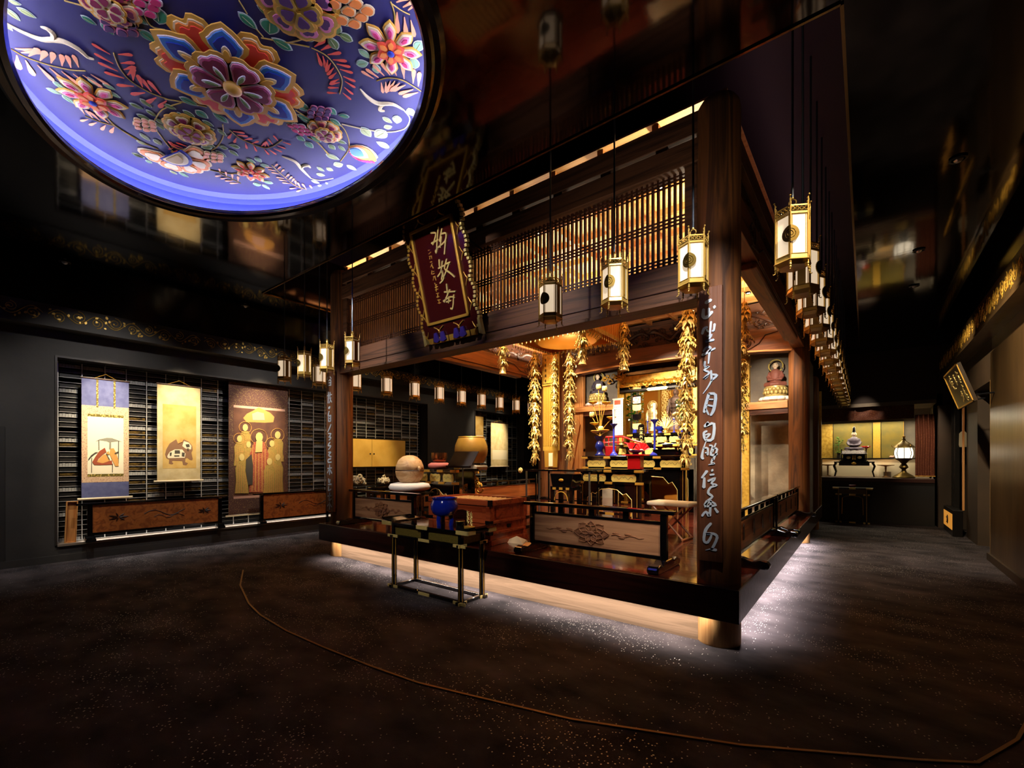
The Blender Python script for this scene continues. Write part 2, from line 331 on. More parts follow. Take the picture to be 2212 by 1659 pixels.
# ---------------------------------------------------------------- carpet and mirror ceiling materials
def carpet_mat():
    m, nt, b = newmat('carpet'); N = nt.nodes.new; L = nt.links.new
    tc = N('ShaderNodeTexCoord'); n1 = N('ShaderNodeTexNoise'); n1.inputs['Scale'].default_value = 2.2; n1.inputs['Detail'].default_value = 5
    mp = N('ShaderNodeMapping'); mp.inputs['Scale'].default_value = (1, 1.6, 1); mp.inputs['Rotation'].default_value = (0, 0, .6)
    L(tc.outputs['Object'], mp.inputs[0]); L(mp.outputs[0], n1.inputs['Vector'])
    r1 = N('ShaderNodeValToRGB'); r1.color_ramp.elements[0].color = lin('#252325'); r1.color_ramp.elements[1].color = lin('#575053')
    r1.color_ramp.elements[0].position = .3; r1.color_ramp.elements[1].position = .75; L(n1.outputs[0], r1.inputs[0])
    v = N('ShaderNodeTexVoronoi'); v.inputs['Scale'].default_value = 58; L(tc.outputs['Object'], v.inputs['Vector'])
    lt = N('ShaderNodeMath'); lt.operation = 'LESS_THAN'; lt.inputs[1].default_value = .24; L(v.outputs['Distance'], lt.inputs[0])
    sp = N('ShaderNodeSeparateColor'); L(v.outputs['Color'], sp.inputs[0])
    n2 = N('ShaderNodeTexNoise'); n2.inputs['Scale'].default_value = .9; n2.inputs['Detail'].default_value = 3; L(mp.outputs[0], n2.inputs['Vector'])
    mr = N('ShaderNodeMapRange'); mr.inputs[1].default_value = .46; mr.inputs[2].default_value = .72; mr.inputs[3].default_value = .05; mr.inputs[4].default_value = .85; L(n2.outputs[0], mr.inputs[0])
    lt2 = N('ShaderNodeMath'); lt2.operation = 'LESS_THAN'; L(sp.outputs[0], lt2.inputs[0]); L(mr.outputs[0], lt2.inputs[1])
    mu = N('ShaderNodeMath'); mu.operation = 'MULTIPLY'; L(lt.outputs[0], mu.inputs[0]); L(lt2.outputs[0], mu.inputs[1])
    mx = N('ShaderNodeMix'); mx.data_type = 'RGBA'; L(mu.outputs[0], mx.inputs[0]); L(r1.outputs[0], mx.inputs[6]); mx.inputs[7].default_value = lin('#b8b4ae')
    L(mx.outputs[2], b.inputs['Base Color']); L(mu.outputs[0], b.inputs['Metallic']); rr_ = N('ShaderNodeMapRange'); rr_.inputs[3].default_value = .95; rr_.inputs[4].default_value = .42; L(mu.outputs[0], rr_.inputs[0]); L(rr_.outputs[0], b.inputs['Roughness']); b.inputs['Specular IOR Level'].default_value = .1
    bp = N('ShaderNodeBump'); bp.inputs['Strength'].default_value = .3; bp.inputs['Distance'].default_value = .01; n3 = N('ShaderNodeTexNoise'); n3.inputs['Scale'].default_value = 160
    L(tc.outputs['Object'], n3.inputs['Vector']); L(n3.outputs[0], bp.inputs['Height']); L(bp.outputs[0], b.inputs['Normal'])
    return m
CARPET = carpet_mat()
MIRROR = pbr('black_mirror_ceiling', '#4c4642', .07, 1, bump=.06, bscale=2.2)
DOMEB = pbr('dome_panel_blue', '#17174a', .6, nscale=1.5, col2='#1b1a50'); DOMEW = pbr('dome_wall_blue', '#2c36a0', .6)
RINGM = pbr('dome_ring', '#2a1d18', .18, .6, coat=.5)
# ---------------------------------------------------------------- room shell
XL, XR, YB, YE, HC = -9.05, 1.45, -4.0, 13.5, 3.96
struct(MB().box(-9.6, 3.2, YB, 16, -.1, 0).build('floor', CARPET))
g = MB(); pts = [(-6.46, 2.54), (-5.7, 2.21), (-4.9, 1.98), (-4.46, 1.9), (-3.85, 1.86), (-3.3, 1.873), (-2.74, 1.905), (-2.3, 1.95), (-1.97, 2.03), (-1.3, 2.2), (-.5, 2.53), (.2, 2.93), (.42, 3.074), (.62, 3.46), (.85, 4.2)]
for i in range(len(pts) - 1):
    a, b2 = Vector(pts[i]), Vector(pts[i + 1]); d = (b2 - a).normalized(); n = Vector((-d.y, d.x)) * .008
    g.add([(a.x + n.x, a.y + n.y, .002), (a.x - n.x, a.y - n.y, .002), (b2.x - n.x, b2.y - n.y, .002), (b2.x + n.x, b2.y + n.y, .002),
           (a.x + n.x, a.y + n.y, .008), (a.x - n.x, a.y - n.y, .008), (b2.x - n.x, b2.y - n.y, .008), (b2.x + n.x, b2.y + n.y, .008)],
          [(4, 5, 6, 7), (0, 1, 5, 4), (1, 2, 6, 5), (2, 3, 7, 6), (3, 0, 4, 7)])
struct(g.build('trim_1', pbr('inlay_gold', '#8f7034', .5, .3)))
# ceiling with the elliptical dome opening and the rectangular void above the shrine
DC = Vector((-3.63, 1.32)); DA, DB = 1.76, 1.075
VX0, VX1, VY0, VY1 = -7.15, -.108, 3.08, 12.8
cb = MB(); n = 96; x0, x1, y0, y1 = -9.6, 3.2, YB, VY0
inner = []; outer = []
for k in range(n):
    a = 2 * pi * k / n; c, s_ = math.cos(a), math.sin(a); inner.append((DC.x + DA * c, DC.y + DB * s_))
    t = min(((x1 - DC.x) / c if c > 1e-9 else (x0 - DC.x) / c if c < -1e-9 else 1e9), ((y1 - DC.y) / s_ if s_ > 1e-9 else (y0 - DC.y) / s_ if s_ < -1e-9 else 1e9))
    outer.append((DC.x + c * t, DC.y + s_ * t))
vs = [(p[0], p[1], z) for z in (HC, HC + .04) for L_ in (inner, outer) for p in L_]; fs = []
for k in range(n):
    k2 = (k + 1) % n
    fs += [(k, k2, n + k2, n + k), (2 * n + k, 3 * n + k, 3 * n + k2, 2 * n + k2), (k, 2 * n + k, 2 * n + k2, k2)]
cb.add(vs, fs)
for px, py in ((x0, y1), (x1, y1), (x0, y0), (x1, y0)):       # close the corners the fan leaves open
    near = sorted(outer, key=lambda q: (q[0] - px) ** 2 + (q[1] - py) ** 2)
    ca = [q for q in near if abs(q[0] - px) < 1e-6][:1]; cc = [q for q in near if abs(q[1] - py) < 1e-6][:1]
    if ca and cc: cb.add([(px, py, HC), (*ca[0], HC), (*cc[0], HC)], [(0, 1, 2)])
cb.box(VX1, 3.2, VY0, 16, HC, HC + .04); cb.box(-9.6, VX0, VY0, 16, HC, HC + .04); cb.box(VX0, VX1, VY1, 16, HC, HC + .04)
struct(cb.build('ceiling', MIRROR))
v = MB(); v.box(VX0 - .06, VX0, VY0, VY1, HC + .04, 4.8); v.box(VX1, VX1 + .06, VY0, VY1, HC + .04, 4.8); v.box(VX0 - .06, VX1 + .06, VY0 - .06, VY0, HC + .04, 4.8); v.box(VX0 - .06, VX1 + .06, VY1, VY1 + .06, HC + .04, 4.8)
struct(v.build('trim_2', pbr('void_side', '#54443f', .12, .85)))
struct(MB().box(VX0 - .06, VX1 + .06, VY0 - .06, VY1 + .06, 4.8, 4.86).build('ceiling_recess', VOIDM))
e = MB(); e.box(VX0, VX1, VY0 - .012, VY0 + .004, HC - .012, HC + .01); e.box(VX1 - .004, VX1 + .014, VY0, VY1, HC - .012, HC + .01); e.box(VX0 - .014, VX0 + .004, VY0, VY1, HC - .012, HC + .01)
struct(e.build('trim_3', pbr('void_edge', '#8a6a3c', .2, .9)))
# dome recess
def ell(a, b, z, n=96): return [(DC.x + a * math.cos(2 * pi * k / n), DC.y + b * math.sin(2 * pi * k / n), z) for k in range(n)]
DZ = 4.24
def rings(mb, rs):
    n = 96; vs = []
    for a, b, z in rs: vs += ell(a, b, z)
    mb.add(vs, [(i * n + k, i * n + (k + 1) % n, (i + 1) * n + (k + 1) % n, (i + 1) * n + k) for i in range(len(rs) - 1) for k in range(n)])
m_ = MB(); rings(m_, [(DA + .2, DB + .2, 3.99), (DA + .2, DB + .2, 4.17), (DA + .18, DB + .18, 4.215), (DA + .13, DB + .13, DZ)])
struct(m_.build('trim_21', DOMEW)); m_ = MB()
m_.add(ell(DA + .13, DB + .13, DZ), [tuple(range(96))])
dome = struct(m_.build('ceiling_dome', DOMEB))
m_ = MB(); rings(m_, [(DA + .22, DB + .22, 3.99), (DA, DB, 3.99), (DA - .015, DB - .015, 3.975), (DA - .02, DB - .02, 3.95), (DA - .005, DB - .005, 3.93), (DA + .03, DB + .03, 3.925), (DA + .05, DB + .05, 3.94), (DA + .09, DB + .09, 3.93), (DA + .12, DB + .12, 3.958)])
struct(m_.build('trim_4', RINGM, smooth=40))
m_ = MB(); rings(m_, [(DA + .13, DB + .13, 3.992), (DA + .12, DB + .12, 4.004), (DA + .14, DB + .14, 4.006), (DA + .15, DB + .15, 3.994)])
tag(m_.build('light_strip', LEDM), 'lavender white light strip hidden in the rim of the painted oval dome', 'light')
# left wall with two niches
NZ0, NZ1 = .24, 2.91; N1 = (1.12, 8.01); N2 = (9.86, 12.3)
wl = MB(); wl.box(-9.6, XL, YB, 16, 0, NZ0); wl.box(-9.6, XL, YB, 16, NZ1, HC)
for a, b2 in ((YB, N1[0]), (N1[1], N2[0]), (N2[1], 16)): wl.box(-9.6, XL, a, b2, NZ0, NZ1)
struct(wl.build('wall_left', WALLG))
bk = MB()
for a, b2 in (N1, N2): bk.box(-9.62, -9.52, a, b2, NZ0, NZ1)
struct(bk.build('wall_left_niche', BLACKW))
for i, (a, b2) in enumerate((N1, N2)):
    t_ = MB(); t_.box(-9.55, XL + .02, a, b2, NZ0 - .02, NZ0 + .012); struct(t_.build('trim_%d' % (22 + i), pbr('niche_sill%d' % i, '#7a6e62', .4))); t_ = MB(); t_.box(XL - .02, XL + .015, a - .025, a, NZ0, NZ1); t_.box(XL - .02, XL + .015, b2, b2 + .025, NZ0, NZ1); t_.box(XL - .02, XL + .015, a - .025, b2 + .025, NZ1, NZ1 + .025)
    struct(t_.build('trim_%d' % (5 + i), pbr('niche_frame%d' % i, '#2b2420', .5)))
struct(MB().box(XL, XL + .018, YB, YE, 0, .1).build('baseboard_left', WALLG))
d1 = struct(MB().box(XL, XL + .012, -.45, .62, 0, 1.9).build('door_1', pbr('flush_door', '#262423', .6)))
MB().box(XL + .012, XL + .03, .5, .56, .95, 1.05).build('pull', IRON, d1)
# right wall with two openings, end wall, back wall
OPZ = 2.62
wr = MB(); wr.box(XR, XR + .45, YB, 9.5, 0, HC)
struct(wr.build('wall_right', WALLR))
wr = MB(); wr.box(XR + .05, XR + .5, 10.95, 12.0, 0, OPZ); wr.box(XR, XR + .5, 9.5, 14, OPZ, HC); wr.box(XR - .22, XR + .5, 13.3, 14, 0, OPZ)
struct(wr.build('wall_right_far', WALLB))
struct(MB().box(3.1, 3.2, 9, 14, 0, HC).build('wall_right_lobby', BLACKW))
m_ = MB(); m_.box(XR - .01, XR + .02, 11.98, 12.03, .5, OPZ); struct(m_.build('trim_7', W_LIGHTZ))
m_ = MB()
for y in (12.55, 12.75, 12.95): m_.box(XR - .05, XR + .02, y, y + .05, 0, OPZ)
struct(m_.build('door_2', pbr('dark_sliding_frame', '#161412', .3)))
struct(MB().box(XR - .02, XR, 9.45, 9.5, 0, OPZ).build('trim_8', W_TAN))
m_ = MB(); m_.box(XR - .03, XR, 7.0, 9.42, .02, 3.0); m_.box(XR - .04, XR, YB, 6.92, .02, 3.0)
struct(m_.build('trim_9', WALLR, bevel=.006))
struct(MB().box(XR - .055, XR, YB, 9.5, 0, .1).build('baseboard_right', WALLB))
struct(MB().box(-9.6, 3.2, YB - .1, YB, 0, HC).build('wall_back', WALLG))
we = MB(); we.box(-9.6, -.95, YE, YE + .3, 0, HC); we.box(1.22, 3.2, YE + .45, YE + .6, 0, HC); we.box(-.95, 1.22, YE, YE + .25, 2.78, HC); we.box(1.22, 1.45, YE, YE + .5, 0, HC)
struct(we.build('wall_end', pbr('end_wall', '#2a1a12', .6)))
we = MB(); we.box(-.95, 1.3, 14.75, 14.85, 0, 2.9); we.box(-1.05, -.95, YE, 14.85, 0, 2.9); we.box(1.22, 1.32, YE, 14.85, 0, 2.9); we.box(-.95, 1.22, YE, 14.85, 2.7, 2.78)
struct(we.build('wall_alcove', PLASTER))
# gilded scroll friezes
def scroll_unit(L=1.80, h=.2):
    mb = MB(); nb = 9; st = L / nb
    main = [(L * k / 90, .45 * h * math.sin(2 * pi * k / 90 * nb / 2) * .75) for k in range(91)]
    mb.tube([(a, 0, b2) for a, b2 in main], .0045, 4)
    rnd = random.Random(3)
    for i in range(nb):
        cx_ = st * (i + .5); sg = 1 if i % 2 == 0 else -1; cz = -.10 * h * sg; r0 = .36 * h * (.85 + .3 * rnd.random())
        sp = []
        for k in range(22):
            t_ = k / 21; a = -sg * (pi / 2) + t_ * 3.3 * pi * sg; rr = r0 * (1 - .8 * t_); sp.append((cx_ + rr * math.cos(a), 0, cz + rr * math.sin(a)))
        mb.tube(sp, [.005 * (1 - .4 * k / 21) for k in range(22)], 4)
        mb.ball(sp[-1], (.011, .005, .011), 6, 4)
        for q in range(4):
            a = rnd.random() * 6.28; bx_ = cx_ + st * (rnd.random() - .5); bz = h * (rnd.random() - .5) * .8; ln = .03 + .02 * rnd.random()
            dx, dz = math.cos(a), math.sin(a); px, pz = -dz, dx
            P = [(0, 0), (.35, .32), (.75, .26), (1, 0), (.75, -.26), (.35, -.32)]
            mb.prism([(bx_ + ln * (u * dx + w_ * px), bz + ln * (u * dz + w_ * pz)) for u, w_ in P], .006, (0, .003, 0))
    return mb.mesh('scroll_ornament', GOLDP)
SCRM = scroll_unit()
fl = struct(MB().box(XL, XL + .25, YB, YE, 3.28, 3.58).build('trim_10', WALLG))
MB().box(XL + .25, XL + .262, YB, YE, 3.28, 3.31).build('molding', WALLG, fl)
for k in range(9): put(SCRM, 'scroll_ornament', fl, (XL + .253, -.85 + 1.85 * k, 3.45), (0, 0, pi / 2), (1, 1, 1.05))
fr = struct(MB().box(XR - .2, XR, YB, YE, 3.22, 3.62).build('trim_11', WALLR))
MB().box(XR - .215, XR - .2, YB, YE, 3.22, 3.26).build('molding', WALLR, fr)
for k in range(8): put(SCRM, 'scroll_ornament', fr, (XR - .203, 13.3 - 1.85 * k, 3.44), (0, 0, -pi / 2), (1, 1, 1.3))
m_ = MB(); m_.box(XL, XL + .06, YB, YE, 3.58, HC); m_.box(XR - .05, XR, YB, YE, 3.62, HC)
struct(m_.build('trim_12', pbr('gloss_black_band', '#0c0b0b', .1, coat=.5)))
# recessed eyeball spots in the mirror ceiling
for i, (u, v2) in enumerate(((2070, 342), (1985, 540), (1975, 617), (140, 565), (530, 660))):
    p = PZ(u, v2, HC); mb = MB(); mb.lathe([(.0, .0), (.055, 0), (.06, -.012), (.045, -.014), (.04, .0)], 20)
    o = mb.build('recessed_spotlight', IRON, loc=(p.x, p.y, HC)); mb = MB(); mb.ball((0, 0, 0), .035, 10, 6); mb.build('eyeball', STEEL, o)
    tag(o, ['recessed black eyeball spot in the mirror ceiling nearest the camera over the corridor', 'recessed eyeball spot in corridor ceiling, middle one of three', 'recessed eyeball spot farthest along the corridor ceiling', 'recessed eyeball spot in the mirror ceiling above the first hanging scroll', 'recessed eyeball spot in the mirror ceiling above the third hanging scroll'][i], 'ceiling light', 'recessed spots in the mirror ceiling')
# ---------------------------------------------------------------- shrine: deck, pillars, beams
PX0, PX1, PYF, PYB = -6.35, -.932, 3.9, 9.5
DK = .5
dk = struct(MB().box(-6.5, -.735, 3.64, 11.6, .47, DK).build('floor_deck', W_DECK))
m_ = MB(); m_.box(-6.51, -.725, 3.615, 3.65, .252, .498); m_.box(-.76, -.725, 3.65, 11.6, .252, .498); m_.box(-6.51, -6.475, 3.65, 11.6, .252, .498)
struct(m_.build('trim_13', W_FASC, bevel=.004))
m_ = MB(); m_.box(-6.3, -1.0, 3.81, 3.84, 0, .36); m_.box(-1.02, -.99, 3.84, 11.5, 0, .36); m_.box(-6.3, -6.27, 3.84, 11.5, 0, .36)
struct(m_.build('trim_14', W_KICK))
m_ = MB(); m_.box(-6.3, -1.0, 3.84, 11.5, .36, .469); struct(m_.build('trim_15', W_FASC))
def pillar(x, y, top=4.32):
    mb = MB(); mb.lathe([(.162, .499), (.162, top - .09), (.155, top - .04), (.13, top)], 32)
    o = struct(mb.build('pillar', W_PIL, smooth=40, loc=(x, y, 0)))
    s = MB(); s.lathe([(.158, 0), (.162, .01), (.162, .36)], 32); s.build('pillar_base', W_STUB, o, smooth=40)
    return o
PFR = pillar(PX1, PYF); PFL = pillar(PX0, PYF); PBR = pillar(PX1, PYB); PBL = pillar(PX0, PYB); pillar(PX1, 11.45, 3.2)
def sbox(name, m, *b, bevel=.006): return struct(MB().box(*b).build(name, m, bevel=bevel))
b1 = sbox('beam', W_BX, PX0 + .1, PX1 - .1, 3.8, 4.0, 2.775, 3.08)
MB().box(PX0 + .1, PX1 - .1, 3.79, 3.8, 2.86, 2.866).build('groove', W_DARK, b1)
MB().box(PX0 + .1, PX1 - .1, 3.785, 4.015, 2.745, 2.775).build('underside_board', W_BX, b1, bevel=.004)
sbox('beam', W_BX, PX0 + .1, PX1 - .1, 3.81, 3.98, 3.87, 4.06)
u1 = sbox('beam', W_BX, PX0 + .1, PX1 - .1, 3.82, 3.96, 4.10, 4.28)
for x in [-6.1 + .52 * k for k in range(11)]: MB().box(x, x + .1, 3.83, 3.95, 4.06, 4.10).build('spacer_block', W_BX, u1)
for x in (-6.16, -3.66, -1.13): sbox('beam_post', W_BX, x - .05, x + .05, 3.83, 3.96, 3.08, 3.87)
# right and left tie beams, each with deeper middle, carved openwork transom and upper plank
for sx, x in ((1, PX1), (-1, PX0)):
    b = sbox('beam', W_BY, x - .09, x + .09, PYF + .1, PYB - .1, 3.42, 3.72)
    MB().box(x - .09, x + .09, 5.0, 8.4, 3.345, 3.42).build('beam_middle', W_BY, b, bevel=.02)
    for xx in (x - .1, x + .1): MB().box(xx - .006, xx + .006, 5.05, 8.35, 3.42, 3.44).build('molding', W_BY, b)
    sbox('beam', W_BY, x - .07, x + .07, PYF + .1, PYB, 4.08, 4.28)
    sbox('beam_board', W_DARK, x - .012, x + .012, PYF + .15, PYB - .1, 3.72, 4.08)
    pass
    # cloud spirals cut on both faces near the ends
    for face in (-1, 1):
        for yy, dirn in ((4.6, 1), (8.8, -1)):
            sp = MB()
            for sc in (1, .62):
                pts = []
                for k in range(26):
                    t_ = k / 25; a = t_ * 2.6 * pi; rr = .13 * sc * (1 - .72 * t_); pts.append((x + face * .092, yy + dirn * (.2 * sc - rr * math.cos(a)), 3.57 + rr * math.sin(a)))
                sp.tube(pts, .009, 4)
            sp.tube([(x + face * .092, yy + dirn * .1, 3.45), (x + face * .092, yy + dirn * .45, 3.5), (x + face * .092, yy + dirn * .7, 3.62), (x + face * .092, yy + dirn * 1.2, 3.66)], .009, 4)
            sp.build('carved_spiral', W_DARK, b)
def carving(x0, x1, z0, z1, seed, dens=60):
    # openwork relief of curling waves and dragon-like bodies, local XZ plane, depth along Y
    rnd = random.Random(seed); mb = MB(); L = x1 - x0; h = z1 - z0
    for body in range(max(1, int(L / 1.1))):
        c = x0 + (body + .5) * L / max(1, int(L / 1.1)); n = 36; pts = []; rs = []
        for k in range(n):
            t_ = k / (n - 1); pts.append((c + (t_ - .5) * 1.05 + .05 * math.sin(9 * t_), .02 * math.sin(7 * t_), z0 + h * (.5 + .25 * math.sin(t_ * 2.6 * pi + body)))); rs.append(.05 * (1 - .55 * abs(t_ - .3)))
        mb.tube(pts, rs, 7)
        for k in range(2, n - 2, 2):
            p = Vector(pts[k]); mb.add([p + Vector((-.015, -.01, .04)), p + Vector((.02, -.01, .04)), p + Vector((.03, 0, .085)), p + Vector((0, .02, .04))], [(0, 1, 2), (1, 3, 2), (3, 0, 2)])
        mb.ball(pts[0], (.085, .05, .06), 8, 6); mb.ball((pts[0][0] - .07, 0, pts[0][2] - .02), (.05, .035, .03), 8, 5)
    for i in range(int(dens * L / 2)):
        c = Vector((x0 + rnd.random() * L, (rnd.random() - .5) * .06, z0 + rnd.random() * h)); r0 = .035 + .05 * rnd.random(); s_ = rnd.choice((-1, 1)); a0 = rnd.random() * 6
        mb.tube([c + Vector((math.cos(a0 + s_ * k * .42), 0, math.sin(a0 + s_ * k * .42))) * r0 * (1 - k / 17) for k in range(14)], [.014 * (1 - k / 20) for k in range(14)], 5)
    return mb
for x, sd in ((PX1, 1), (PX0, 2)):
    o = carving(PYF + .15, PYB - .15, 3.80, 4.0, sd).build('carved_transom', W_DARK, smooth=50); o.rotation_euler = (0, 0, pi / 2); o.location = (x, 0, 0)
    tag(o, 'dark carved openwork transom above the %s side beam of the shrine' % ('right' if sd == 1 else 'left'), 'transom')
# rear rainbow beam with arched underside and carved dragons above
xs = [PX0 + .1 + (PX1 - PX0 - .2) * k / 24 for k in range(25)]
arch = [(x, 3.39 + .14 * (1 - ((x + 3.63) / 2.6) ** 2) ** 1 if abs(x + 3.63) < 2.6 else 3.39) for x in xs]
poly = arch + [(xs[-1], 3.86), (xs[0], 3.86)]
b = struct(MB().prism(poly, .2, (0, 9.6, 0), (1, 0, 0), (0, 0, 1), (0, -1, 0)).build('beam', W_RED, bevel=.008))
MB().prism([(x, z + .0) for x, z in arch] + [(x, z + .03) for x, z in reversed(arch)], .03, (0, 9.4, 0), (1, 0, 0), (0, 0, 1), (0, -1, 0)).build('beam_lip', W_LIGHT, b)
for xx, d_ in ((-1.75, 1), (-5.5, -1)):
    sp = MB()
    for sc in (1, .55):
        sp.tube([(xx + d_ * (.13 * sc * (1 - .7 * k / 25)) * math.cos(k / 25 * 2.6 * pi), 9.394, 3.62 + .12 * sc * (1 - .7 * k / 25) * math.sin(k / 25 * 2.6 * pi)) for k in range(26)], .011, 4)
    sp.tube([(xx + d_ * .6, 9.394, 3.8), (xx + d_ * .3, 9.394, 3.74), (xx + d_ * .2, 9.394, 3.6), (xx - d_ * .05, 9.394, 3.47), (xx - d_ * .3, 9.394, 3.44)], .012, 4)
    sp.build('carved_spiral', W_DARK, b)
o = carving(PX0 + .3, PX1 - .3, 3.87, 4.3, 5, 70).build('carved_transom', W_DARK, smooth=50, loc=(0, 9.5, 0)); tag(o, 'dark carved dragon transom over the rear rainbow beam facing the altar', 'transom')
sbox('beam', W_BX, PX0, PX1, 9.55, 9.62, 3.86, 4.4)
# small bracket house-shaped block at right rear
# coffered ceiling
cf = struct(MB().box(PX0 - .05, PX1 + .05, 3.96, 9.62, 4.44, 4.46).build('ceiling_coffered', W_CEIL))
for k in range(10): MB().box(PX0, PX1, 4.3 + .55 * k - .03, 4.3 + .55 * k + .03, 4.36, 4.44).build('joist', W_LIGHT, cf)
for k in range(11): MB().box(PX0 + .0 + .541 * k - .03, PX0 + .541 * k + .03, 3.98, 9.55, 4.345, 4.44).build('joist', W_LIGHT, cf)
LAMPS = MB().lathe([(0, 0), (.03, 0), (.03, .01), (0, .01)], 14).mesh('lamp_lens', LAMPM)
TRIMM = MB().lathe([(.045, .0), (.04, -.008), (.032, -.004), (.032, .012), (.045, .012)], 14).mesh('recessed_downlight', IRON)
for i, (x, y) in enumerate(DOWN):
    o = put(TRIMM, 'recessed_downlight', None, (x, y, 4.335)); put(LAMPS, 'lamp_lens', o, (0, 0, .0))
    tag(o, 'small recessed warm downlight glowing in the coffered ceiling of the shrine', 'ceiling light', 'downlights in the coffered ceiling')
# lattice transom over the front beam: every slat its own piece
SLM = MB().box(-.011, .011, -.012, .012, 0, .79).mesh('slat', W_SLAT)
for bi, (xa, xb) in enumerate(((-6.11, -3.71), (-3.61, -1.18))):
    lt = thing('lattice_transom', ['dark slatted transom panel over the front beam, left bay behind the hanging plaque', 'slatted transom panel over the front beam, right bay lit from behind'][bi], 'transom', (0, 3.89, 3.08), 0, 'lattice transoms of the front')
    n = int((xb - xa) / .0472)
    for k in range(n + 1): put(SLM, 'slat', lt, (xa + (xb - xa) * k / n, 0, 0))
    for z in (.03, .06, .09, .36, .39, .42, .70, .73, .76): MB().box(xa, xb, -.016, -.004, z - .006, z + .006).build('rail', W_SLAT, lt)
# lettered boards on the front pillars
def letters(strokes_list, conv, O, X, Y, N, parent, mat, t=.006):
    for ch in strokes_list:
        mb = MB()
        for st in ch: mb.stroke([conv(p) for p in st], O, X, Y, N, t)
        mb.build('letter', mat, parent)
BY = PYF - .20      # board front plane
pa = PY(1503, 645, BY); pb = PY(1560, 1215, BY)
xa = PY(1510, 900, BY).x; xb = PY(1560, 900, BY).x; za = PY(1540, 618, BY).z; zb = PY(1540, 1214, BY).z
bd = MB().box(xa, xb, BY, BY + .035, zb, za).build('lettered_board', W_BOARD, bevel=.004)
tag(bd, 'long brown board with pale blue brush writing on the near right pillar', 'sign', 'lettered boards on the pillars')
MB().box(xa + .01, xb - .01, BY + .035, BY + .055, zb + .05, za - .05).build('batten', W_DARK, bd)
def mk(ox, oy, k):
    def conv(p):
        q = PY(ox + p[0] / k, oy + p[1] / k, BY); return (q.x, q.z, (p[2] if len(p) > 2 else 20) / k * mpp(ox + p[0] / k, BY) * 1.02)
    return conv
A = [[[(215, 150, 44), (250, 130, 44), (285, 112, 40)], [(325, 205, 46), (335, 205, 44)], [(255, 225, 30), (255, 290, 32)], [(185, 235, 34), (180, 330, 45), (230, 342, 44), (300, 268, 36)]],
     [[(285, 400, 26), (268, 560, 24)], [(332, 430, 30), (322, 515, 26), (300, 520, 20)], [(168, 562, 30), (190, 495, 36), (235, 472, 28)], [(225, 505, 20), (246, 532, 22)], [(235, 592, 28), (292, 572, 28), (250, 640, 26), (212, 662, 28), (320, 640, 32)]],
     [[(185, 795, 22), (212, 752, 28), (260, 735, 30), (278, 762, 30), (230, 812, 32), (170, 842, 34)], [(270, 785, 26), (340, 752, 22)], [(265, 790, 30), (250, 955, 18)]],
     [[(200, 930, 32), (206, 1000, 26), (262, 990, 22), (196, 1040, 26), (262, 1076, 26), (188, 1158, 30), (242, 1122, 20)], [(285, 1050, 26), (292, 1180, 26)], [(298, 1102, 26), (366, 1110, 28), (300, 1172, 24)], [(292, 1180, 26), (242, 1270, 20), (178, 1355, 6)]],
     [[(255, 1360, 36), (216, 1500, 42), (195, 1600, 36)], [(255, 1355, 30), (345, 1372, 36), (322, 1560, 42), (280, 1642, 28)], [(250, 1430, 20), (312, 1432, 20)], [(230, 1505, 20), (302, 1520, 24)], [(215, 1560, 26), (252, 1632, 20)]]]
B = [[[(160, 200, 30), (200, 157, 28), (182, 192, 24), (256, 172, 26), (242, 330, 30), (168, 340, 26), (150, 270, 24), (182, 250, 20)], [(165, 290, 14), (216, 280, 20), (170, 330, 15)], [(180, 345, 7), (150, 420, 14), (130, 520, 28), (146, 540, 20)]],
     [[(150, 430, 15), (190, 430, 18), (190, 500, 20)], [(165, 480, 12), (186, 470, 12)], [(210, 400, 18), (240, 410, 15), (225, 500, 25), (290, 490, 20)], [(276, 380, 14), (240, 470, 15)], [(245, 430, 15), (290, 442, 20), (250, 550, 20)], [(245, 540, 18), (230, 582, 20), (265, 590, 15), (200, 603, 8)]],
     [[(182, 672, 30), (128, 742, 18)], [(155, 742, 20), (150, 842, 34)], [(235, 662, 30), (240, 664, 30)], [(216, 710, 20), (256, 706, 20)], [(195, 775, 22), (270, 745, 22), (230, 800, 20), (285, 820, 24), (222, 842, 20), (195, 900, 25), (240, 940, 22), (190, 980, 20)]],
     [[(185, 985, 25), (160, 1040, 34), (215, 990, 15), (276, 1030, 22), (180, 1042, 20)], [(225, 980, 18), (212, 1140, 28)], [(132, 1142, 24), (170, 1098, 22), (202, 1142, 28)], [(265, 1062, 18), (296, 1106, 25)]],
     [[(225, 1222, 25), (170, 1290, 32), (150, 1400, 25), (190, 1420, 28), (230, 1342, 20), (172, 1330, 16), (250, 1330, 24), (290, 1372, 28), (240, 1482, 25), (222, 1490, 30), (280, 1502, 26)], [(222, 1490, 12), (168, 1502, 5)]]]
FR_ = ((0, BY, 0), (1, 0, 0), (0, 0, 1), (0, -1, 0))
letters(A, mk(1490, 630, 6.146), *FR_, bd, WHITE); letters(B, mk(1490, 880, 4.877), *FR_, bd, WHITE)
xa = PY(698.5, 900, BY).x; xb = PY(710, 900, BY).x + .06; za = PY(704, 803, BY).z; zb = PY(704, 1104, BY).z
xa = PX0 - .1; xb = PX0 + .1
bd = MB().box(xa, xb, BY, BY + .035, zb, za).build('lettered_board', W_BOARD, bevel=.004); tag(bd, 'long brown board with pale blue brush writing on the far left pillar', 'sign', 'lettered boards on the pillars')
MB().box(xa + .01, xb - .01, BY + .035, BY + .055, zb + .05, za - .05).build('batten', W_DARK, bd)
